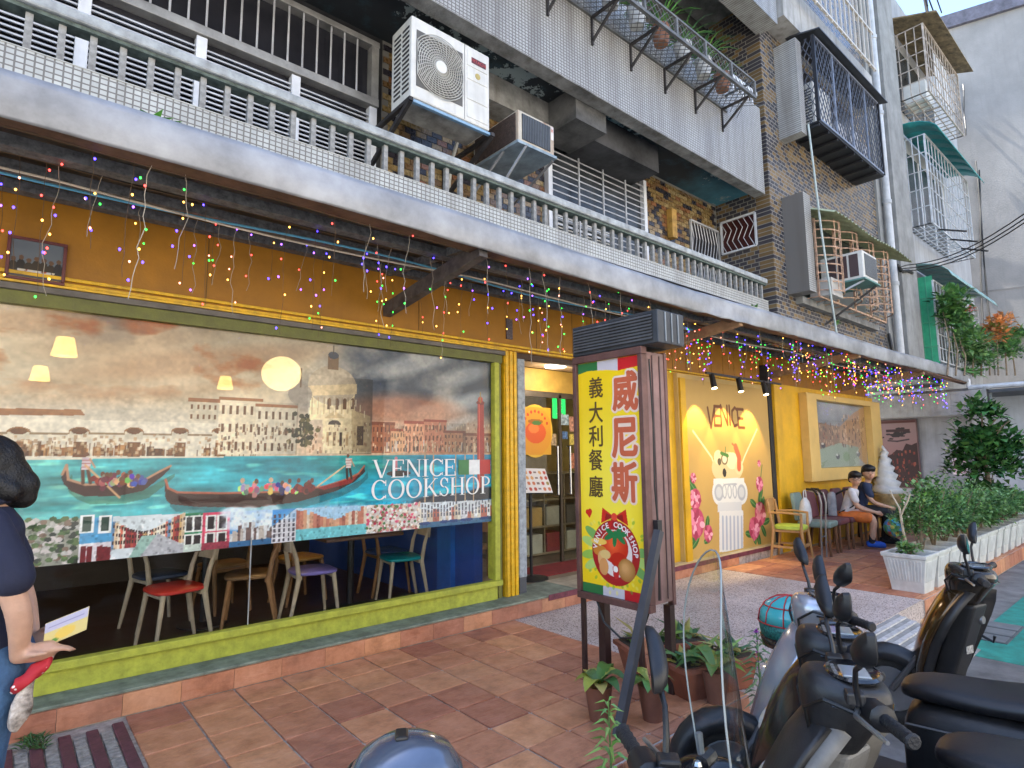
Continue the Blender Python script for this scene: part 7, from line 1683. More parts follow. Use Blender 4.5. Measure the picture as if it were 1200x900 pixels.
for i, (px, py) in enumerate(((187, 137), (883, 358), (980, 377))):
    p = at(px, py, Y=3.3); w_ = thing('weed', ['small green weed growing on the canopy edge at the upper left', 'small green weed on the canopy edge below the balcony end', 'tiny green weed on the canopy edge under the window unit'][i], 'weed', p, 0, 'weeds on the canopy'); b = MB(); b.c = (0, 0, 0)
    for k in range(9): r_ = random.Random(k + i * 20); add_leaf(b, p + Vector((r_.uniform(-.04, .04), 0, -.05)), (r_.uniform(-.6, .8), r_.uniform(-.6, .1), r_.uniform(.3, 1)), (0, 0, 1), .09, .022, jitc((.12, .32, .06), r_))
    b.build('leaves', M_LEAF, w_)
# plants on the upper shelf: pots with strap leaves
for i in range(8):
    x = 6.35 - i * .42
    t_ = thing('potted_plant', 'white pot with long strap leaves on the upper plant shelf, %s from the right end' % ('first', 'second', 'third', 'fourth', 'fifth', 'sixth', 'seventh', 'eighth')[i], 'potted plant', (x, 3.40, 5.91), 0, 'pots on the upper shelf')
    MB().lathe([(.075, 0), (.10, .16), (.105, .20), (.09, .19)], (x, 3.40, 5.912), 14).build('pot', mat('white_pot', (.55, .55, .53), .5, var=.2) if i % 3 else mat('clay_pot', (.30, .13, .07), .7, var=.2), t_, smooth=True)
    b = MB(); b.c = (0, 0, 0); r_ = random.Random(90 + i)
    for k in range(34):
        a = r_.uniform(0, 6.28); L = r_.uniform(.25, .55 if i in (1, 2, 3) else .32); c_ = jitc(r_.choice([(.07, .20, .04), (.12, .30, .06), (.05, .13, .04)]), r_); o_ = Vector((x, 3.40, 6.1)); prev = None; b.c = c_
        for q in range(5):
            f = q / 4; p = o_ + Vector((math.cos(a) * L * f * .8, math.sin(a) * L * f * .8, L * (1.0 * f - .75 * f * f))); sd = Vector((-math.sin(a), math.cos(a), 0)) * .016 * (1 - f * .85)
            cur = (p - sd, p + sd)
            if prev: b.add([prev[0], prev[1], cur[1], cur[0]], [(0, 1, 2, 3)])
            prev = cur
    b.build('leaves', M_LEAF, t_)
# pots at the foot of the sign
def rect_pot(label, x, y, rz, n, seed):
    t_ = thing('trough_planter', label, 'planter', (x, y, 0), rz)
    b = MB(); b.loft([[(-.26, -.08, 0), (.26, -.08, 0), (.26, .08, 0), (-.26, .08, 0)], [(-.30, -.11, .17), (.30, -.11, .17), (.30, .11, .17), (-.30, .11, .17)], [(-.32, -.125, .171), (.32, -.125, .171), (.32, .125, .171), (-.32, .125, .171)], [(-.32, -.125, .20), (.32, -.125, .20), (.32, .125, .20), (-.32, .125, .20)]]); b.build('trough', mat('terracotta_trough', (.30, .10, .055), .7, var=.25), t_, local=True)
    MB().box(-.29, .29, -.10, .10, .20, .206).build('soil', M_SOIL, t_, local=True)
    b = MB(); b.c = (0, 0, 0); r_ = random.Random(seed)
    for k in range(n): add_leaf(b, (r_.uniform(-.26, .26), r_.uniform(-.08, .08), .19), (r_.uniform(-.8, .8), r_.uniform(-.8, .8), r_.uniform(.2, 1.2)), (0, 0, 1), r_.uniform(.07, .22), .026, jitc(r_.choice([(.10, .22, .05), (.16, .30, .06), (.30, .30, .08), (.05, .13, .05)]), r_), .3)
    b.build('leaves', M_LEAF, t_, local=True)
rect_pot('terracotta trough of small leafy plants behind the sign legs', 3.62, 2.62, R(-25), 46, 5)
rect_pot('terracotta trough of mixed plants at the street end of the sign', 3.55, 2.20, R(-15), 60, 6)
def big_leaf_pot(label, x, y, n, L, cols, seed, pr=.078):
    t_ = thing('leafy_pot', label, 'potted plant', (x, y, 0))
    MB().lathe([(pr * .7, 0), (pr, .17), (pr * 1.06, .19), (pr * .95, .185)], (x, y, 0), 16).build('pot', mat('brown_pot', (.20, .08, .05), .6, var=.2), t_, smooth=True)
    b = MB(); r_ = random.Random(seed)
    for k in range(n):
        a = 6.283 * k / n + r_.uniform(-.3, .3); l_ = L * r_.uniform(.7, 1.15); c_ = jitc(r_.choice(cols), r_, .15); o_ = Vector((x, y, .18)); prev = None; b.c = c_; el = r_.uniform(.5, 1.3)
        for q in range(7):
            f = q / 6; p = o_ + Vector((math.cos(a) * l_ * f * .75, math.sin(a) * l_ * f * .75, l_ * (el * f - (el * .9) * f * f))); wd_ = .042 * math.sin(math.pi * min(1, f * .93 + .07)) ** .8; sd = Vector((-math.sin(a), math.cos(a), 0)) * wd_
            cur = (p - sd + Vector((0, 0, wd_ * .3)), p, p + sd + Vector((0, 0, wd_ * .3)))
            if prev: b.add([*prev, *cur], [(0, 1, 4, 3), (1, 2, 5, 4)])
            prev = cur
    b.build('leaves', M_LEAF, t_, smooth='all'); return t_
YG = [(.10, .22, .05), (.28, .34, .06), (.16, .28, .05), (.07, .16, .05), (.36, .38, .10)]
bl = at(702, 832, Z=.05); big_leaf_pot('brown pot of broad yellow green leaves at the left sign leg', bl.x, bl.y, 10, .24, YG, 2)
bl = at(752, 838, Z=.05); big_leaf_pot('pot of broad leaves behind the black scooter mirror', bl.x + .1, bl.y, 8, .22, YG, 9)
bl = at(830, 800, Z=.1); big_leaf_pot('pot of broad leaves seen through the windscreen', bl.x, bl.y - .05, 9, .30, YG[:4], 12)
bl = at(850, 850, Z=-.1); 0 and big_leaf_pot('second pot of yellow green leaves seen through the windscreen', bl.x, bl.y, 8, .28, YG, 14)
# slender weeds: one in front of the sign, one with violet flowers
def spike_weed(label, px, py, Y, H, seed, flower=False, cols=((.16, .34, .07), (.22, .42, .10))):
    p = at(px, py, Y=Y); t_ = thing('tall_weed', label, 'weed', (p.x, p.y, ROADZ)); r_ = random.Random(seed)
    z0 = ROADZ; top = p.z
    MB().tube([(p.x, p.y, z0), (p.x + .01, p.y, (z0 + top) / 2), (p.x + .005, p.y, top)], [.006, .005, .003], 5).build('stem', mat('green_stem', (.12, .22, .06), .6), t_)
    b = MB(); n_ = int((top - z0) / .011)
    b.c = (0, 0, 0)
    for k in range(n_): f = k / n_; a = k * 2.4; add_leaf(b, (p.x + .005, p.y, top - H * f if f < .98 else z0), (math.cos(a), math.sin(a), .5 - .4 * f), (0, 0, 1), .085 * (.6 + .6 * min(1, f * 3)), .009, jitc(r_.choice(cols), r_), .5)
    b.build('leaves', M_LEAF, t_)
    if flower:
        b = MB(); b.c = (0, 0, 0)
        for k in range(26): f = r_.random() ** 2; add_leaf(b, (p.x, p.y, top - .22 * f * (1 if k % 2 else 0)), rnd_dir(r_, .3), (0, 0, 1), .022, .009, jitc((.42, .10, .48), r_, .2), .1)
        b.build('flowers', M_LEAF, t_)
spike_weed('bright green feathery weed rising in front of the sign', 712, 822, 1.72, .55, 3)
spike_weed('slender weed with violet flowers beside the windscreen', 886, 740, 1.86, .42, 4, True, ((.10, .20, .08), (.14, .24, .10)))
gt = thing('grass_tuft', 'dark green grass tuft at the plinth by the jeans', 'grass', at(38, 872, Z=0)); b = MB(); b.c = (0, 0, 0); r_ = random.Random(3)
for k in range(120): p = at(r_.uniform(22, 54), r_.uniform(864, 880), Z=0); add_leaf(b, p, (r_.uniform(-1, 1), r_.uniform(-1, .5), r_.uniform(.3, 1.2)), (0, 0, 1), .055, .005, jitc((.05, .13, .03), r_), .3)
b.build('blades', M_LEAF, gt)
# ------------------------------------------------------------------ scooters
M_RUB = mat('tyre_rubber', (.018, .018, .018), .8, var=.3, bump=.2)
M_GRIP = mat('grip_rubber', (.015, .015, .017), .6, bump=.5, bs=160)
M_GLOSSB = mat('gloss_black_panel', (.010, .010, .012), .14, var=.4, vs=30, coat=.6, streak=.12, grime=(.16, .15, .13))
M_MATB = mat('matt_black_panel', (.020, .020, .022), .42, var=.3, vs=8, bump=.10, bs=140, streak=.16, grime=(.12, .11, .10))
M_SEATB = mat('seat_vinyl', (.013, .013, .016), .38, var=.15, vs=5, bump=.12, bs=240)
M_GREYP = mat('scuffed_grey_plastic', (.20, .195, .185), .5, var=.28, vs=7, bump=.12, bs=40, streak=.35, grime=(.32, .30, .27))
M_GOLD = mat('bronze_gold_paint', (.10, .055, .020), .18, .7, var=.35, vs=3, coat=.6)
M_SILV = mat('silver_lilac_paint', (.40, .42, .47), .25, .5, var=.1, coat=.5)
M_LCD = mat('grey_lcd', (.30, .33, .34), .15, var=.1, coat=.8)
M_MIRR = mat('mirror_glass', (.75, .78, .80), .03, 1.0, var=.02)
M_LENS = mat('clear_lens', (.55, .55, .52), .1, .3, var=.2, vs=30, coat=1)
M_BLUEB = mat('dark_blue_black_paint', (.010, .011, .014), .25, .2, coat=.5)
def srgn(px, py): return px
def scooter(label, pos, head, steer, front, inner, body, dash=None, lens=True, mirrors=True, screen=False, seat=None, mir_low=False):
    """pos: place of the steering head on the road; head: heading in degrees (0 = towards the house); parts are built in the scooter's own axes (+Y forward)"""
    t_ = thing('motor_scooter', label, 'scooter', (pos[0], pos[1], ROADZ), R(head), 'scooters parked on the road')
    I = Matrix.Identity(4); ST = Matrix.Rotation(R(steer), 4, 'Z')
    def nb(st=False):
        b = MB(); b.M = ST if st else I; return b
    # wheels
    for nm, c, st in (('front_wheel', (0, .47, .215), True), ('rear_wheel', (0, -.93, .215), False)):
        b = nb(st); R_, r_ = .17, .048
        rings = []
        for i in range(25):
            a = 2 * math.pi * i / 24; rings.append([(c[0] + r_ * math.cos(q) * .95, c[1] + (R_ + r_ * math.sin(q)) * math.cos(a), c[2] + (R_ + r_ * math.sin(q)) * math.sin(a)) for q in np.linspace(0, 2 * math.pi, 10, endpoint=False)])
        b.loft(rings, cap=False); w_ = b.build(nm, M_RUB, t_, smooth='all', local=True)
        b = nb(st); b.lathe([(.13, -.035), (.135, -.03), (.05, -.02), (.05, .02), (.135, .03), (.13, .035)], c, 20, 'X'); b.build('rim', mat('wheel_alloy', (.25, .25, .26), .35, .7), w_, smooth=True, local=True)
    # fork and front fender
    for sx in (-1, 1): b = nb(True); b.tube([(sx * .06, .46, .22), (sx * .055, .20, .60)], .018, 8); b.build('fork_leg', mat('fork_grey', (.12, .12, .125), .4, .6), t_, smooth=True, local=True)
    b = nb(True); rings = []
    for a in np.linspace(R(-10), R(165), 12):
        rr_ = .245; k = 1 - .25 * abs(a - R(75)) / R(90); rings.append([(x_ * k, .47 + (rr_ + dz) * math.cos(a), .215 + (rr_ + dz) * math.sin(a)) for x_, dz in ((-.075, -.06), (-.07, -.01), (-.04, .02), (0, .03), (.04, .02), (.07, -.01), (.075, -.06), (.05, -.045), (0, -.01), (-.05, -.045))])
    b.loft(rings); b.build('front_fender', body, t_, smooth='all', local=True)
    # leg shield: front shell and rider side panel
    secs = [(.20, .33, .09, .04), (.28, .325, .16, .055), (.40, .29, .215, .07), (.56, .225, .235, .08), (.70, .16, .225, .085), (.80, .11, .185, .08), (.88, .07, .12, .06)]
    def shield(off, kx, bul, thick, z0=0, z1=9):
        rings = []
        for (z, y, hw, bl) in secs:
            if z < z0 or z > z1: continue
            fr_ = []
            for u in np.linspace(-1, 1, 9): fr_.append((u * hw * kx, y + off + bl * bul * (1 - u * u) - .05 * u * u * u * u, z + .02 * (1 - abs(u))))
            bk = [(u * hw * kx * .985, y + off - thick + bl * bul * .55 * (1 - u * u) - .05 * u * u * u * u, z) for u in np.linspace(1, -1, 7)]
            rings.append(fr_ + bk)
        return rings
    b = nb(); b.loft(shield(.0, 1.0, 1.0, .03)); b.build('front_shell', front, t_, smooth='all', local=True)
    b = nb(); b.loft(shield(-.035, .985, .8, .05)); b.build('inner_panel', inner, t_, smooth='all', local=True)
    b = nb(); b.loft([[(x_, .17 - .34 * (z - .3) + dy, z) for x_, dy in ((-.10, .07), (.10, .07), (.075, -.035), (-.075, -.035))] for z in (.30, .5, .68, .80)]); b.build('glove_box', inner, t_, bevel=.02, segs=3, local=True)
    b = nb(); b.lathe([(.001, -.012), (.022, -.012), (.026, 0)], (.05, .0, .70), 14, 'Y'); b.build('key_lock', mat('lock_grey', (.25, .25, .26), .35, .6), t_, smooth=True, local=True)
    b = nb(); b.tube([(0, -.02, .62), (0, -.075, .60), (0, -.085, .635)], .008, 6); b.build('bag_hook', M_BLACKP, t_, local=True)
    if lens:
        b = nb(); b.lathe([(.001, .02), (.06, .012), (.075, -.02)], (0, .262, .62), 18, 'Y', 1.6, .8); b.build('headlight', M_LENS, t_, smooth=True, local=True)
    for sx in (-1, 1): b = nb(); b.ball((sx * .165, .17, .60), .035, 12, .8, .6, 1.5); b.build('indicator', mat('amber_lens', (.55, .20, .03), .2, coat=.8), t_, smooth=True, local=True)
    # floor, body, seat
    for sx in (-1, 1):
        b = nb(); b.tube([(sx * .20, .13, .70), (sx * .225, .19, .56), (sx * .205, .25, .40), (sx * .15, .29, .28)], .0045, 5); b.build('shield_trim', mat('worn_trim', (.16, .16, .155), .5, var=.4, vs=30), t_, local=True)
    b = nb(); b.box(-.035, .035, .052, .056, .50, .585); b.build('warning_label', mat('label_white', (.55, .53, .50), .5, var=.5, vs=60), t_, local=True)
    b = nb(); b.loft([[(x_ * w_, y, z + dz) for x_, dz in ((-1, 0), (-.98, .04), (.98, .04), (1, 0), (.9, -.06), (-.9, -.06))] for y, w_, z in ((.20, .17, .27), (.05, .19, .255), (-.30, .185, .255), (-.42, .17, .28))]); b.build('floorboard', M_MATB, t_, bevel=.01, local=True)
    rings = []
    for (y, hw, z0, z1) in ((-.30, .12, .25, .60), (-.36, .16, .26, .68), (-.55, .175, .30, .70), (-.80, .175, .36, .70), (-1.0, .15, .46, .70), (-1.18, .10, .56, .70), (-1.24, .05, .60, .68)):
        rings.append([(hw * math.copysign(abs(math.cos(a)) ** .6, math.cos(a)), y, (z0 + z1) / 2 + (z1 - z0) / 2 * math.copysign(abs(math.sin(a)) ** .6, math.sin(a))) for a in np.linspace(0, 2 * math.pi, 16, endpoint=False)])
    b = nb(); b.loft(rings); b.build('body_panel', body, t_, smooth='all', subsurf=1, local=True)
    rings = []
    for (y, hw, z0, z1) in ((-.30, .06, .67, .715), (-.34, .12, .67, .74), (-.45, .15, .675, .755), (-.60, .165, .68, .755), (-.72, .17, .69, .77), (-.85, .16, .70, .80), (-1.0, .13, .71, .805), (-1.10, .08, .72, .79), (-1.13, .03, .73, .77)):
        rings.append([(hw * math.copysign(abs(math.cos(a)) ** .5, math.cos(a)), y, (z0 + z1) / 2 + (z1 - z0) / 2 * math.copysign(abs(math.sin(a)) ** .7, math.sin(a))) for a in np.linspace(0, 2 * math.pi, 16, endpoint=False)])
    b = nb(); b.loft(rings); b.build('seat', seat or M_SEATB, t_, smooth='all', subsurf=1, local=True)
    for sx in (-1, 1): b = nb(); b.tube([(sx * .178, -.34, .60), (sx * .186, -.6, .61), (sx * .182, -.85, .62), (sx * .12, -1.12, .645)], .006, 5); b.build('body_seam', mat('seam_grey', (.06, .06, .062), .5), t_, local=True)
    b = nb(); b.tube([(.12, -.9, .74), (.13, -1.18, .78), (0, -1.28, .79), (-.13, -1.18, .78), (-.12, -.9, .74)], .012, 7); b.build('grab_rail', mat('rail_black', (.03, .03, .03), .4, .5), t_, smooth=True, local=True)
    b = nb(); b.ball((0, -1.235, .62), .06, 14, 1.4, .5, .8); b.build('tail_light', mat('red_lens', (.40, .015, .015), .15, coat=1), t_, smooth=True, local=True)
    b = nb(); b.box(-.10, .10, -.90, -.55, .18, .34); b.build('engine_case', mat('engine_grey', (.13, .13, .13), .5, .5, var=.3), t_, bevel=.03, local=True)
    b = nb(); b.tube([(.14, -.5, .22), (.16, -.8, .26), (.165, -1.2, .34)], [.03, .055, .05], 10); b.build('exhaust', mat('exhaust_black', (.05, .05, .05), .5, .5), t_, smooth=True, local=True)
    b = nb(); b.poly([(-.09, -1.262, .40), (.09, -1.262, .40), (.085, -1.235, .54), (-.085, -1.235, .54)]); o = b.build('number_plate', mat('plate_white', (.6, .62, .62), .4), t_, local=True)
    # handlebar
    rings = []
    for (z, hx, hy, yo) in ((.78, .055, .05, .045), (.82, .075, .075, .04), (.88, .10, .10, .03), (.94, .122, .125, .015), (.985, .125, .13, .005), (1.01, .108, .112, 0.0), (1.016, .09, .095, -.002)):
        rings.append([(hx * math.copysign(abs(math.cos(a)) ** .62, math.cos(a)) * (1 - .22 * max(0, math.sin(a))), yo + hy * math.copysign(abs(math.sin(a)) ** .75, math.sin(a)), z + .16 * hy * math.sin(a) * (1 if z > .9 else 0)) for a in np.linspace(0, 2 * math.pi, 20, endpoint=False)])
    b = nb(True); b.loft(rings); b.build('handlebar_cover', dash or M_MATB, t_, smooth=True, subsurf=1, local=True)
    b = nb(True); b.tube([(-.118, .06, .955), (-.128, -.02, .945), (-.10, -.10, .94), (0, -.125, .935), (.10, -.10, .94), (.128, -.02, .945), (.118, .06, .955)], .004, 5); b.build('cover_seam', M_GLOSSB, t_, local=True)
    b = nb(True); b.lathe([(.095, 0), (.105, .010), (.095, .017), (.08, .010)], (0, -.02, 1.012), 22, 'Z', 1, .78); b.build('gauge_rim', M_GLOSSB, t_, smooth=True, local=True)
    b = nb(True); b.box(-.052, .052, -.065, .015, 1.016, 1.025); b.build('display', M_LCD, t_, bevel=.004, local=True)
    for k in range(4): b = nb(True); b.box(-.05 + k * .027, -.033 + k * .027, .026, .036, 1.017, 1.0255); b.build('indicator_lamp', mat('lamp_grey', (.2, .2, .2), .3), t_, local=True)
    for sx in (-1, 1):
        b = nb(True); b.tube([(sx * .10, -.02, .965), (sx * .20, -.04, .975)], .02, 8); b.build('bar', M_MATB, t_, smooth=True, local=True)
        b = nb(True); b.tube([(sx * .15, -.035, .97), (sx * .165, -.037, .972), (sx * .23, -.05, .977), (sx * .24, -.052, .977)], [.02, .036, .036, .02], 10); b.build('switch_block', M_BLACKP, t_, smooth=True, local=True)
        b = nb(True); pts = [(sx * (.235 + .0125 * k), -.052 - .003 * k, .977 + .0005 * k) for k in range(11)]; b.tube(pts + [(sx * .365, -.084, .982), (sx * .372, -.086, .982)], [.0165 if k % 2 else .019 for k in range(11)] + [.021, .016], 10); b.build('grip', M_GRIP, t_, smooth=True, local=True)
        b = nb(True); b.tube([(sx * .17, .0, .972), (sx * .22, .015, .972), (sx * .36, -.03, .968)], [.009, .008, .006], 6); b.build('brake_lever', mat('lever_silver', (.35, .36, .37), .3, .8), t_, smooth=True, local=True)
        b = nb(True); b.tube([(sx * .20, .012, .972), (sx * .16, .085, .985), (sx * .08, .13, .93), (sx * .03, .11, .80)], .006, 6); b.build('brake_cable', M_CABLE, t_, smooth=True, local=True)
        b = nb(True); b.box(sx * .165 - .025, sx * .165 + .025, -.02, .03, .985, 1.02); b.build('brake_reservoir', M_MATB, t_, bevel=.006, local=True)
        if mirrors:
            mx_, my_, mz_ = sx * .30, -.005, 1.155 if not mir_low else 1.10
            b = nb(True); b.tube([(sx * .185, .0, .99), (sx * .19, .005, 1.05), (sx * .235, .01, 1.10), (mx_ * .93, my_ + .01, mz_ - .03)], [.009, .008, .007, .008], 7); st_ = b.build('mirror_stalk', M_BLACKP, t_, smooth=True, local=True)
            b = nb(True); rings = []
            for (dy, k) in ((-.012, .93), (-.008, 1.0), (.01, .96), (.026, .72), (.034, .35)):
                ring = []
                for a in np.linspace(0, 2 * math.pi, 18, endpoint=False):
                    ex, ez = .082 * k * math.copysign(abs(math.cos(a)) ** .6, math.cos(a)), .040 * k * math.copysign(abs(math.sin(a)) ** .6, math.sin(a)); ez *= 1 + .30 * math.cos(a) * sx
                    ring.append((mx_ + sx * .02 + ex - sx * dy * .0, my_ + dy - .2 * ex * sx * 0, mz_ + .02 + ez + .45 * ex * sx))
                rings.append(ring)
            b.loft(rings); mo = b.build('mirror', M_BLACKP, t_, smooth=True, local=True)
            b = nb(True); b.poly([(v[0] * .92 + (mx_ + sx * .02) * .08, my_ - .0135, v[2] * .92 + (mz_ + .02) * .08) for v in rings[0]]); b.build('mirror_glass', M_MIRR, mo, local=True)
    if screen:
        b = nb(True); vs = []; nu, nv = 14, 26
        for j in range(nv + 1):
            v = j / nv if j <= nv // 2 else .5 + .5 * math.sin((j - nv / 2) / (nv / 2) * math.pi / 2); z = .70 + .80 * v; hw = .215 * (1 - .10 * (1 - v)) * (math.sqrt(max(.0, 1 - max(0, (v - .5) / .5) ** 2.6)) * .97 + .03)
            for i in range(nu + 1):
                u = -1 + 2 * i / nu; vs.append((u * hw, .10 - .08 * v + .075 * (1 - (u * hw / .215) ** 2), z))
        b.add(vs, [(j * (nu + 1) + i, j * (nu + 1) + i + 1, (j + 1) * (nu + 1) + i + 1, (j + 1) * (nu + 1) + i) for j in range(nv) for i in range(nu)])
        o = b.build('windscreen', glass('acrylic_screen', (.90, .93, .92), 1.36, .03, .02), t_, smooth='all', local=True)
        edge = [vs[j * (nu + 1)] for j in range(nv + 1)] + [vs[nv * (nu + 1) + i] for i in range(nu + 1)] + [vs[j * (nu + 1) + nu] for j in range(nv, -1, -1)]
        b = nb(True); b.tube(edge, .0022, 5); b.build('windscreen_edge', mat('screen_edge', (.26, .29, .29), .2), o, smooth='all', local=True)
        for sx in (-1, 1):
            b = nb(True); b.tube([(sx * .20, .105, .70), (sx * .195, .08, 1.06)], .008, 6); b.build('screen_rail', mat('screen_rail_grey', (.25, .27, .28), .3, .5), t_, smooth=True, local=True)
            for z in (.84, 1.00):
                b = nb(True); b.tube([(sx * .18, .08, z), (sx * .225, .11, z)], .017, 8); b.build('screen_clamp', M_BLACKP, t_, local=True); b = nb(True); b.ball((sx * .175, .07, z), .012, 8); b.build('clamp_nut', M_CHROME, t_, smooth=True, local=True)
    return t_
scooter('scooter with scuffed grey inner panel and digital dash, nearest at the lower right', (2.05, .80), -6, 36, M_MATB, M_GREYP, M_MATB)
scooter('black scooter with glossy dusty leg shield just left of the grey one', (2.48, 1.00), 4, 24, M_BLUEB, M_GLOSSB, M_BLUEB)
scooter('silver fronted black scooter carrying the turquoise helmet', (3.02, 1.26), 6, 32, M_SILV, M_MATB, M_MATB, dash=M_SILV)
scooter('bronze gold and black scooter parked by the planters at the right', (4.47, .98), -14, 22, M_GOLD, M_MATB, M_MATB, dash=mat('bronze_cover', (.045, .036, .028), .2, .5, coat=.6))
scooter('scooter with a tall clear windscreen in front of the sign', (1.07, .75), 180 + 27, 16, M_MATB, M_MATB, M_MATB, screen=True)

# ------------------------------------------------------------------ helmets
def helmet(nm, label, c, shell, rz, parts, tilt=0):
    t_ = thing(nm, label, 'helmet', c, R(rz)); t_.rotation_euler = (R(tilt), 0, R(rz))
    return t_
hp = at(476, 893, Y=1.46)
h1 = helmet('helmet', 'silver blue motorcycle helmet on the seat at the bottom edge', (hp.x, 1.46, hp.z - .065), None, 60, None)
M_HSH = mat('silver_blue_lacquer', (.13, .155, .21), .22, .5, var=.12, coat=.8); M_VIS = mat('smoked_visor', (.012, .014, .018), .08, coat=1)
prof = [(.085, -.12), (.125, -.115), (.135, -.06), (.138, 0), (.128, .055), (.10, .10), (.06, .125), (.02, .134), (.001, .135)]
b = MB(); b.lathe(prof, (0, 0, 0), 28, 'Z', 1.0, 1.16); b.build('shell', M_HSH, h1, smooth='all', local=True)
b = MB(); vs = []
for j in range(9):
    el = R(-38 + 60 * j / 8)
    for i in range(15): az = R(-75 + 150 * i / 14); vs.append((.147 * math.sin(az) * math.cos(el), .168 * math.cos(az) * math.cos(el), .145 * math.sin(el)))
b.add(vs, [(j * 15 + i, j * 15 + i + 1, (j + 1) * 15 + i + 1, (j + 1) * 15 + i) for j in range(8) for i in range(14)]); o = b.build('visor', M_VIS, h1, smooth='all', local=True); o.modifiers.new('t', 'SOLIDIFY').thickness = .004
b = MB(); b.box(-.03, .03, -.005, .03, .128, .141); b.M = None; b.build('vent', M_BLACKP, h1, bevel=.006, local=True)
hp2 = Vector((3.20, 1.50, .62))
h2 = helmet('helmet', 'turquoise helmet with red lines hanging at the silver scooter', hp2, None, 190, None, 0)
M_TEAL = mat('turquoise_lacquer', (.06, .42, .42), .25, var=.06, coat=.5); M_RED = mat('red_stripe', (.50, .04, .04), .4)
b = MB(); b.lathe([p for p in prof if p[1] >= 0], (0, 0, 0), 28, 'Z', 1.0, 1.16); b.build('crown', M_TEAL, h2, smooth='all', local=True)
b = MB(); b.lathe([(.130, -.07), (.1355, -.03), (.138, .001)], (0, 0, 0), 28, 'Z', 1.0, 1.16); b.build('mesh_band', mat('teal_mesh', (.03, .20, .17), .4, var=.6, vs=90), h2, smooth='all', local=True)
b = MB(); b.lathe([(.10, -.125), (.128, -.12), (.1345, -.071)], (0, 0, 0), 28, 'Z', 1.0, 1.16); b.build('lower_rim', M_GLOSSB, h2, smooth='all', local=True)
for az in (0, 36, 72, 108, 144):
    a = R(az); pts = [(r_ * 1.012 * math.cos(a) * s_, r_ * 1.012 * 1.16 * math.sin(a) * s_, z * 1.012) for s_ in (1,) for r_, z in prof[3:]] + [(-r_ * 1.012 * math.cos(a), -r_ * 1.012 * 1.16 * math.sin(a), z * 1.012) for r_, z in prof[3:][::-1]]
    b = MB(); b.tube(pts, .0035, 5); b.build('red_line', M_RED, h2, smooth='all', local=True)
for r_, z in ((.1385, .0), (.112, .085)): b = MB(); b.tube([(r_ * 1.01 * math.cos(t), r_ * 1.17 * math.sin(t), z) for t in np.linspace(0, 6.2832, 33)], .0035, 5); b.build('red_line', M_RED, h2, smooth='all', local=True)
b = MB(); b.tube([(.12, .05, -.11), (.10, .0, -.19), (.0, .02, -.21), (-.10, 0, -.19), (-.12, .05, -.11)], .008, 5); b.build('strap', M_BLACKP, h2, local=True)
bgk = thing('dark_bag', 'dark crumpled bag hanging inside the grey scooter leg shield', 'bag', (2.1, .55, .2)); b = MB(); rings = []
for z, k in ((.02, .5), (.08, 1.0), (.2, 1.05), (.3, .8), (.36, .3)): rings.append([(2.06 + .13 * k * math.cos(t) * (1 + .12 * math.sin(3 * t + z * 20)), .60 + .09 * k * math.sin(t) * (1 + .1 * math.cos(4 * t)), .02 + z) for t in np.linspace(0, 6.283, 18, endpoint=False)])
b.loft(rings); b.build('bag_body', mat('navy_nylon', (.018, .022, .032), .5, var=.2, vs=12, bump=.6, bs=18), bgk, smooth='all', subsurf=1)
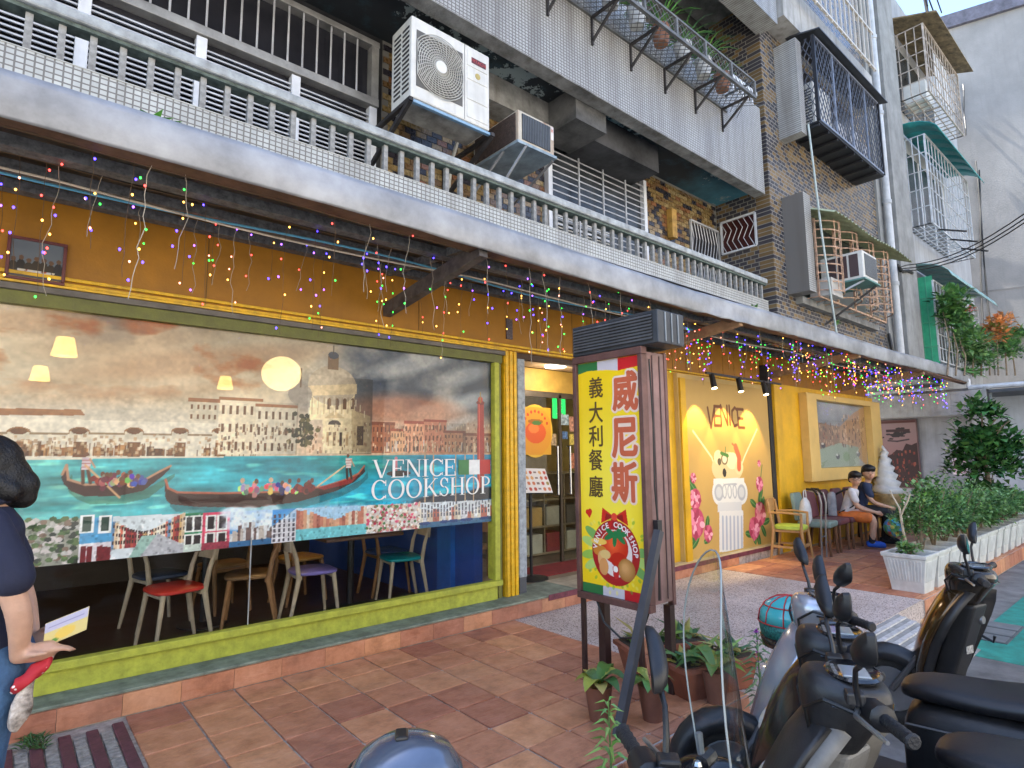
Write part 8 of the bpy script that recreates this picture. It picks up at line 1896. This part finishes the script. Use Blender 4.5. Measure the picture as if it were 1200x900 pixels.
# ------------------------------------------------------------------ people
def blob(name, chains, m, parent, voxel=.012, smooth=4, M=None, lean=0.0):
    """limbs and volumes given as tapering chains, fused into one continuous skin"""
    b = MB(); b.M = M
    for ch in chains:
        pts, rs = ch[0], ch[1]; sx = ch[2] if len(ch) > 2 else (1, 1, 1)
        # resample smoothly
        P_ = [Vector(p) for p in pts]; n = len(P_); pp, rr_ = [], []
        if n == 1:
            b.ball(P_[0], rs[0], 16, sx[0], sx[1], sx[2]); continue
        for i in range(n - 1):
            p0, p1, p2, p3 = P_[max(0, i - 1)], P_[i], P_[i + 1], P_[min(n - 1, i + 2)]
            for k in range(5):
                t = k / 5; pp.append(.5 * ((2 * p1) + (p2 - p0) * t + (2 * p0 - 5 * p1 + 4 * p2 - p3) * t * t + (3 * p1 - p0 - 3 * p2 + p3) * t ** 3)); rr_.append(rs[i] + (rs[i + 1] - rs[i]) * (t * t * (3 - 2 * t)))
        pp.append(P_[-1]); rr_.append(rs[-1])
        if sx == (1, 1, 1):
            b.tube(pp, rr_, 12); b.ball(pp[0], rr_[0] * .995, 12); b.ball(pp[-1], rr_[-1] * .995, 12)
        else:      # flattened vertical stack (torso, hips): elliptical rings
            rings = [[(p.x + r_ * sx[0] * math.cos(a), p.y + r_ * sx[1] * math.sin(a), p.z + (math.sin(a) * r_ * sx[1] * sx[2] * .0)) for a in np.linspace(0, 2 * math.pi, 18, endpoint=False)] for p, r_ in zip(pp, rr_)]
            b.loft(rings)
    me = bpy.data.meshes.new('raw'); me.from_pydata(b.v, [], b.f)
    o = bpy.data.objects.new('raw', me); COL.objects.link(o)
    bmx = bmesh.new(); bmx.from_mesh(me); bmesh.ops.recalc_face_normals(bmx, faces=bmx.faces[:]); bmx.to_mesh(me); bmx.free()
    r_ = o.modifiers.new('r', 'REMESH'); r_.mode = 'VOXEL'; r_.voxel_size = voxel
    s_ = o.modifiers.new('s', 'SMOOTH'); s_.iterations = smooth; s_.factor = .5
    bpy.context.view_layer.update(); dg = bpy.context.evaluated_depsgraph_get()
    out = bpy.data.meshes.new_from_object(o.evaluated_get(dg)); bpy.data.objects.remove(o); bpy.data.meshes.remove(me)
    out.materials.clear(); out.materials.append(m); out.polygons.foreach_set('use_smooth', [True] * len(out.polygons))
    if lean:
        co = np.empty(len(out.vertices) * 3); out.vertices.foreach_get('co', co); co = co.reshape(-1, 3); k = np.clip(co[:, 2] - .6, 0, 1) * lean * (1 if True else 0); co[:, 1] += k; co[:, 2] -= k * .25; out.vertices.foreach_set('co', co.ravel()); out.update()
    q = bpy.data.objects.new(name, out); COL.objects.link(q); q.parent = parent
    return q
def skin_mat(name, c):
    m = mat(name, c, .5, var=.10, vs=18, bump=.08, bs=160); m.node_tree.nodes['Principled BSDF'].inputs['Subsurface Weight'].default_value = .12; m.node_tree.nodes['Principled BSDF'].inputs['Subsurface Radius'].default_value = (.02, .008, .004); return m
M_SKIN = skin_mat('skin_tone', (.52, .30, .20)); M_HAIR = mat('black_hair', (.006, .0055, .006), .5, var=.3, vs=60, bump=.5, bs=140)
def fabric(name, c, vs=10): return mat(name, c, .85, var=.18, vs=vs, bump=.35, bs=26)
def hand(wr, d, up, side, L=.17, curl=.5):
    """palm and five fingers; wr wrist, d pointing direction, up back of the hand, side towards the thumb"""
    wr, d, up, side = Vector(wr), Vector(d).normalized(), Vector(up).normalized(), Vector(side).normalized(); ch = []
    palm = wr + d * L * .28
    ch.append(([wr, palm - side * .0, palm + d * L * .2], [.024, .032, .030]))
    ch.append(([wr + d * .02 + side * .018, palm + side * .022 + d * L * .18], [.018, .016])); ch.append(([wr + d * .02 - side * .018, palm - side * .024 + d * L * .16], [.018, .015]))
    for k, (o_, l_) in enumerate(((.027, .40), (.009, .46), (-.010, .42), (-.028, .33))):
        b0 = palm + d * L * .20 + side * o_; b1 = b0 + d * L * l_ * .45 - up * L * l_ * .15 * curl; b2 = b1 + d * L * l_ * .32 * (1 - .5 * curl) - up * L * l_ * .35 * curl; b3 = b2 + d * L * l_ * .22 * (1 - .9 * curl) - up * L * l_ * .30 * curl
        ch.append(([b0, b1, b2, b3], [.0095, .009, .008, .0065]))
    t0 = wr + d * L * .12 + side * .026; ch.append(([t0, t0 + side * .028 + d * .03, t0 + side * .032 + d * .06 - up * .012 * curl], [.012, .010, .008]))
    return ch
# ---- the passer-by at the left edge
pw_ = thing('person', 'person in navy polo shirt and jeans with tied black hair at the left edge', 'person', (-.045, 2.795, -.03), R(90))
wr = Vector((-.175, -.125, .885)); hd = Vector((-.10, -.9, .10))
body = [([(0, -.01, .86), (0, -.02, 1.0), (0, 0, 1.15), (0, .0, 1.28), (0, -.015, 1.36)], [.17, .15, .165, .16, .08], (1, .66, 1)),
        ([(0, -.03, 1.34), (0, -.01, 1.42)], [.055, .052]), ([(0, .03, 1.50)], [.098], (.82, 1.0, 1.12)), ([(0, .065, 1.45)], [.07], (.85, .9, 1.0)), ([(0, .135, 1.475), (0, .15, 1.46)], [.012, .016]), ([(-.082, .02, 1.485)], [.026], (.4, .8, 1.3)), ([(.082, .02, 1.485)], [.026], (.4, .8, 1.3))]
for s_ in (-1, 1):
    body.append(([(s_ * .085, 0, .88), (s_ * .09, .01, .48), (s_ * .095, -.02, .09)], [.095, .062, .042])); body.append(([(s_ * .095, -.04, .05), (s_ * .10, .10, .035)], [.042, .036]))
body.append(([(-.175, -.02, 1.30), (-.215, -.115, 1.04), wr], [.050, .038, .025])); body += hand(wr, hd, (0, .2, .95), (-.9, .1, .1), .17, .35)
wr2 = Vector((.05, -.17, .88)); body.append(([(.175, -.02, 1.30), (.21, -.13, 1.04), wr2], [.050, .038, .025])); body += hand(wr2, (-.7, -.5, -.2), (0, -1, .2), (0, 0, 1), .17, .6)
blob('body', body, M_SKIN, pw_, .009, 3)
M_NAVY = fabric('navy_pique', (.014, .017, .042))
blob('shirt', [([(0, -.03, .815), (0, -.025, .90), (0, -.02, 1.02), (0, .0, 1.16), (0, .0, 1.285), (0, -.02, 1.37)], [.195, .188, .175, .184, .176, .085], (1, .70, 1)), ([(-.15, -.01, 1.315), (-.19, -.055, 1.23), (-.215, -.095, 1.145)], [.070, .066, .063]), ([(.15, -.01, 1.315), (.19, -.055, 1.23), (.215, -.095, 1.145)], [.078, .073, .070])], M_NAVY, pw_, .010, 4)
blob('collar', [([(.06 * math.cos(t), -.02 + .062 * math.sin(t), 1.385 - .012 * math.sin(t)) for t in np.linspace(0, 6.283, 13)], [.014] * 13)], M_NAVY, pw_, .006, 2)
blob('jeans', [([(0, -.02, .94), (0, -.045, .86), (0, -.04, .78)], [.175, .19, .18], (1, .74, 1))] + [([(s_ * .088, -.045, .84), (s_ * .092, -.03, .48), (s_ * .097, -.04, .08)], [.118, .088, .074]) for s_ in (-1, 1)], mat('blue_denim', (.055, .13, .26), .85, var=.35, vs=9, bump=.35, bs=70), pw_, .012, 3)
blob('hair', [([(0, .0, 1.52)], [.106], (.86, 1.0, 1.0)), ([(0, -.06, 1.47)], [.075], (1.0, .8, 1.2)), ([(-.05, .0, 1.56), (0, .06, 1.58), (.05, .0, 1.56)], [.05, .045, .05]), ([(0, -.055, 1.475)], [.074], (.95, 1, 1)), ([(0, -.098, 1.44)], [.056], (1, 1, 1.05)), ([(0, -.105, 1.40)], [.044], (1, 1, 1)), ([(-.07, -.01, 1.47), (-.06, -.07, 1.42)], [.03, .035]), ([(0, -.06, 1.40)], [.045], (1, 1, 1))], M_HAIR, pw_, .008, 9)
for s_ in (-1, 1): blob('shoe', [([(s_ * .095, -.06, .045), (s_ * .10, .12, .04)], [.05, .042])], fabric('white_shoe', (.5, .5, .5)), pw_, .01, 3)
# what the passer-by holds
hw = Matrix.Translation((-.045, 2.795, -.03)) @ Matrix.Rotation(R(90), 4, 'Z')
def wp(p): return hw @ Vector(p)
pp_ = thing('paper_sheet', 'folded pale yellow and violet leaflet in the hand at the left edge', 'leaflet', wp((-.16, -.28, .93)))
cvp = Canvas(0, .125, 0, .095, 34, 26, (226, 214, 150)); cvp.rect(0, .125, .055, .095, (196, 200, 232)); cvp.rect(.01, .11, .07, .075, (150, 150, 200)); cvp.ell((.06, .03), .03, .02, (236, 210, 110)); cvp.ell((.03, .012), .012, .008, (110, 170, 90))
o_ = wp((-.160, -.19, .895)); ud = wp((-.150, -.355, .945)) - o_; vd = wp((-.195, -.19, .975)) - o_
cvp.mesh('sheet', o_, ud.normalized(), vd.normalized(), vcol_mat('leaflet_ink', .6), pp_)
bgp = thing('carrier_bag', 'thin plastic bag with a red floral bundle hanging from the hand at the left', 'bag', wp((-.17, -.23, .8)))
c0 = wp((-.185, -.165, .845))
b = MB(); rings = []
for z, k in ((-.15, .12), (-.135, .45), (-.10, .75), (-.06, .7), (-.02, .45), (.03, .25)): rings.append([(c0.x + .042 * k * math.cos(t) * (1 + .25 * math.sin(3 * t + z * 40)) - .01 + z * .16, c0.y + .034 * k * math.sin(t) * (1 + .2 * math.cos(2 * t + z * 30)), c0.z - .045 + z) for t in np.linspace(0, 6.283, 14, endpoint=False)])
b.loft(rings); b.v = [(v[0] + .007 * math.sin(v[2] * 130 + v[1] * 170), v[1] + .007 * math.sin(v[2] * 150 + v[0] * 210), v[2]) for v in b.v]; b.build('plastic', mat('milky_plastic', (.50, .43, .37), .25, var=.5, vs=24, bump=.9, bs=45), bgp, smooth='all', subsurf=1)
b = MB(); rings = []
for u, k in ((-.05, .5), (-.04, .95), (-.02, .8), (0, 1.05), (.025, .85), (.045, .9), (.055, .5)): rings.append([(c0.x + u, c0.y + .030 * k * math.cos(t), c0.z - .012 + u * .75 + .030 * k * math.sin(t) * (1 + .1 * math.sin(5 * t))) for t in np.linspace(0, 6.283, 14, endpoint=False)])
b.loft(rings)
fm = bpy.data.materials.new('red_floral_cloth'); fm.use_nodes = True; n_, l_ = fm.node_tree.nodes, fm.node_tree.links; bs_ = n_['Principled BSDF']; bs_.inputs['Roughness'].default_value = .75
tc_ = n_.new('ShaderNodeTexCoord'); vo_ = n_.new('ShaderNodeTexVoronoi'); vo_.inputs['Scale'].default_value = 40; l_.new(tc_.outputs['Object'], vo_.inputs['Vector'])
rp_ = n_.new('ShaderNodeValToRGB'); rp_.color_ramp.elements[0].position = .24; rp_.color_ramp.elements[0].color = (.75, .68, .66, 1); rp_.color_ramp.elements[1].position = .30; rp_.color_ramp.elements[1].color = (.42, .015, .025, 1)
l_.new(vo_.outputs['Distance'], rp_.inputs[0]); l_.new(rp_.outputs[0], bs_.inputs['Base Color'])
b.v = [(v[0] + .010 * math.sin(v[2] * 160 + v[1] * 90), v[1] + .008 * math.sin(v[0] * 150), v[2] + .012 * math.sin(v[0] * 120 + v[1] * 60) - .012) for v in b.v]
b.build('bundle', fm, bgp, smooth='all', subsurf=1)

# ---- two boys on the chairs
def boy(label, loc, rz, sc, shirt, short, longs, shoe, glasses, sk=1.0):
    RH = Matrix.Rotation(R(-78), 3, 'Z'); pv = Vector((0, .19, 0))
    def H(p): return pv + RH @ (Vector(p) - pv)
    def HC(chs): return [([H(p) for p in c[0]], *c[1:]) for c in chs]
    t_ = thing('person', label, 'person', loc, R(rz), 'boys sitting on the plum chairs'); t_.scale = (sc, sc, sc)
    body = [([(0, -.02, .52), (0, .03, .66), (0, .09, .82), (0, .13, .95), (0, .15, 1.0)], [.15, .135, .145, .14, .07], (1, .66, 1)), ([(0, .15, .98), (0, .19, 1.08)], [.05, .048]), *HC([([(0, .215, 1.175)], [.095], (.84, 1.0, 1.12)), ([(0, .25, 1.13)], [.07], (.85, .85, 1)), ([(0, .315, 1.165), (0, .33, 1.15)], [.011, .015]), ([(-.082, .21, 1.16)], [.025], (.4, .8, 1.3)), ([(.082, .21, 1.16)], [.025], (.4, .8, 1.3))])]
    for s_ in (-1, 1):
        body.append(([(s_ * .085, 0, .53), (s_ * .11, .38, .51), (s_ * .11, .40, .28), (s_ * .10, .37, .10)], [.082, .062, .052, .038])); body.append(([(s_ * .10, .36, .06), (s_ * .10, .50, .045)], [.042, .034]))
        w_ = Vector((s_ * .035, .46, .60)); body.append(([(s_ * .165, .12, .93), (s_ * .205, .20, .70), w_], [.05, .038, .026])); body += hand(w_, (-s_ * .35, .8, -.25), (s_ * .3, .2, .9), (-s_ * .6, .3, .5), .15, .4)
    blob('body', body, M_SKIN, t_, .011, 3)
    blob('shirt', [([(0, -.03, .50), (0, .02, .60), (0, .06, .72), (0, .10, .84), (0, .13, .95), (0, .155, 1.01)], [.165, .155, .155, .162, .155, .075], (1, .70, 1))] + [([(s_ * .135, .12, .96), (s_ * .18, .145, .88), (s_ * .198, .17, .81)], [.068, .064, .062]) for s_ in (-1, 1)], shirt, t_, .012, 4)
    if longs: blob('trousers', [([(0, -.02, .60), (0, -.02, .50), (0, 0, .46)], [.165, .17, .15], (1, .75, 1))] + [([(s_ * .085, 0, .53), (s_ * .115, .385, .515), (s_ * .11, .405, .28), (s_ * .10, .37, .11)], [.098, .082, .07, .06]) for s_ in (-1, 1)], short, t_, .012, 3)
    else: blob('shorts', [([(0, -.02, .60), (0, -.02, .50), (0, 0, .46)], [.165, .17, .15], (1, .75, 1))] + [([(s_ * .088, 0, .53), (s_ * .105, .18, .525), (s_ * .115, .33, .51)], [.102, .10, .096]) for s_ in (-1, 1)], short, t_, .012, 3)
    for s_ in (-1, 1):
        blob('shoe', [([(s_ * .10, .33, .05), (s_ * .10, .50, .045), (s_ * .10, .55, .04)], [.046, .045, .036])], shoe, t_, .01, 3)
        blob('sock', [([(s_ * .10, .372, .08), (s_ * .10, .375, .17)], [.045, .046])], mat('dark_sock', (.012, .013, .02), .9), t_, .01, 1)
    blob('hair', HC([([(0, .195, 1.232)], [.108], (.94, 1.02, .90)), ([(0, .14, 1.18)], [.075], (1.08, .8, 1.2)), ([(-.065, .25, 1.258), (0, .285, 1.255), (.065, .25, 1.258)], [.038, .040, .038]), ([(-.078, .17, 1.20), (-.074, .15, 1.14)], [.034, .028]), ([(.078, .17, 1.20), (.074, .15, 1.14)], [.034, .028]), ([(0, .12, 1.13)], [.062], (1.1, .8, 1))]), M_HAIR, t_, .010, 1)
    for s_ in (-1, 1): MB().ball(H((s_ * .032, .302, 1.175)), .011, 8, 1.3, .5, .7).build('eye', mat('dark_eye', (.02, .012, .01), .3), t_, local=True)
    for s_ in (-1, 1): MB().tube([H((s_ * .015, .312, 1.2)), H((s_ * .05, .298, 1.2))], .005, 5).build('eyebrow', M_HAIR, t_, local=True)
    MB().tube([H((-.022, .315, 1.112)), H((0, .322, 1.109)), H((.022, .315, 1.112))], .006, 6).build('mouth', mat('lip', (.36, .13, .11), .5), t_, local=True)
    if glasses:
        for s_ in (-1, 1): MB().tube([H((s_ * .034 + .026 * math.cos(t), .322, 1.173 + .020 * math.sin(t))) for t in np.linspace(0, 6.283, 15)], .003, 4).build('spectacle_rim', M_BLACKP, t_, local=True); MB().tube([H((s_ * .06, .32, 1.177)), H((s_ * .085, .22, 1.18))], .003, 4).build('spectacle_arm', M_BLACKP, t_, local=True)
    return t_
b1 = Vector((10.42, 3.88, .02)); b2 = Vector((10.98, 3.88, .02))
t1 = boy('boy in a white shirt, orange shorts and glasses sitting with a backpack', b1, 200, .90, fabric('white_tee', (.60, .57, .58)), fabric('orange_shorts', (.62, .16, .03)), False, fabric('blue_trainer', (.02, .09, .42)), True)
t2 = boy('boy in a navy shirt and black trousers sitting nearest the parasol', b2, 205, .97, fabric('navy_tee', (.016, .028, .07)), fabric('black_trousers', (.012, .012, .014)), True, fabric('black_shoe', (.015, .015, .018)), False)
for s_ in (-1, 1): MB().tube([(s_ * .10, -.02, .60), (s_ * .112, .17, .63), (s_ * .12, .33, .61)], .006, 5).build('shorts_stripe', mat('white_stripe', (.7, .66, .62), .8), t1, local=True)
bk = thing('backpack', 'grey and black backpack on the back of the boy in white', 'backpack', b1, R(200)); bk.scale = (.90, .90, .90)
b = MB(); b.loft([[(x_ * k, -.20 + dy * k, z) for x_, dy in ((-.13, .07), (.13, .07), (.15, 0), (.12, -.08), (-.12, -.08), (-.15, 0))] for z, k in ((.50, .8), (.54, 1), (.78, 1), (.90, .85), (.94, .5))]); b.build('pack', mat('grey_pack_cloth', (.30, .31, .34), .8, var=.25), bk, bevel=.02, segs=3, local=True)
b = MB(); b.loft([[(x_ * k, -.285 + dy * k, z) for x_, dy in ((-.10, .03), (.10, .03), (.08, -.03), (-.08, -.03))] for z, k in ((.54, .9), (.58, 1), (.70, 1), (.73, .8))]); b.build('pocket', mat('black_pack_cloth', (.02, .02, .022), .8), bk, bevel=.012, local=True)
for s_ in (-1, 1): MB().tube([(s_ * .09, -.13, .90), (s_ * .11, .02, .99), (s_ * .115, .17, .98), (s_ * .13, .215, .85), (s_ * .14, .12, .70), (s_ * .13, -.10, .58)], .014, 6).build('strap', mat('black_pack_cloth', (.02, .02, .02)), bk, smooth='all', local=True)
# colourful ball-like bag by the feet
bp = at(1049, 618, Y=3.35); bb = thing('patterned_bag', 'round bag printed in many bright colours beside the boys', 'bag', (bp.x, 3.35, bp.z)); cols = [(.10, .30, .55), (.60, .45, .05), (.10, .35, .12), (.60, .10, .08), (.05, .35, .5)]
b = MB(); r_ = random.Random(4); n_ = 18; rows_ = 10
for j in range(rows_):
    for i in range(n_):
        b.cur = r_.randrange(5); q = []
        for (dj, di) in ((0, 0), (0, 1), (1, 1), (1, 0)):
            th, ph = math.pi * (j + dj) / rows_, 2 * math.pi * (i + di) / n_; q.append((bp.x + .22 * math.sin(th) * math.cos(ph), 3.35 + .16 * math.sin(th) * math.sin(ph), bp.z + .16 * math.cos(th)))
        b.add(q, [(0, 1, 2, 3)])
b.build('bag_body', [mat('bagcol_%d' % i, c, .5) for i, c in enumerate(cols)], bb)
MB().tube([(bp.x - .06, 3.35, bp.z + .14), (bp.x - .03, 3.34, bp.z + .26), (bp.x + .04, 3.34, bp.z + .26), (bp.x + .06, 3.35, bp.z + .14)], .008, 5).build('handle', M_BLACKP, bb)
# dark stools hidden behind the hedge
st = thing('dark_bench', 'low dark bench behind the boys legs by the yard wall', 'bench', (12.2, 3.9, 0)); MB().box(11.6, 13.2, 3.6, 4.2, .38, .44).build('seat', M_BLACKP, st, bevel=.01)
for x in (11.7, 13.1):
    for y in (3.66, 4.14): MB().bar((x, y, 0), (x, y, .38), .04).build('leg', M_BLACKP, st)
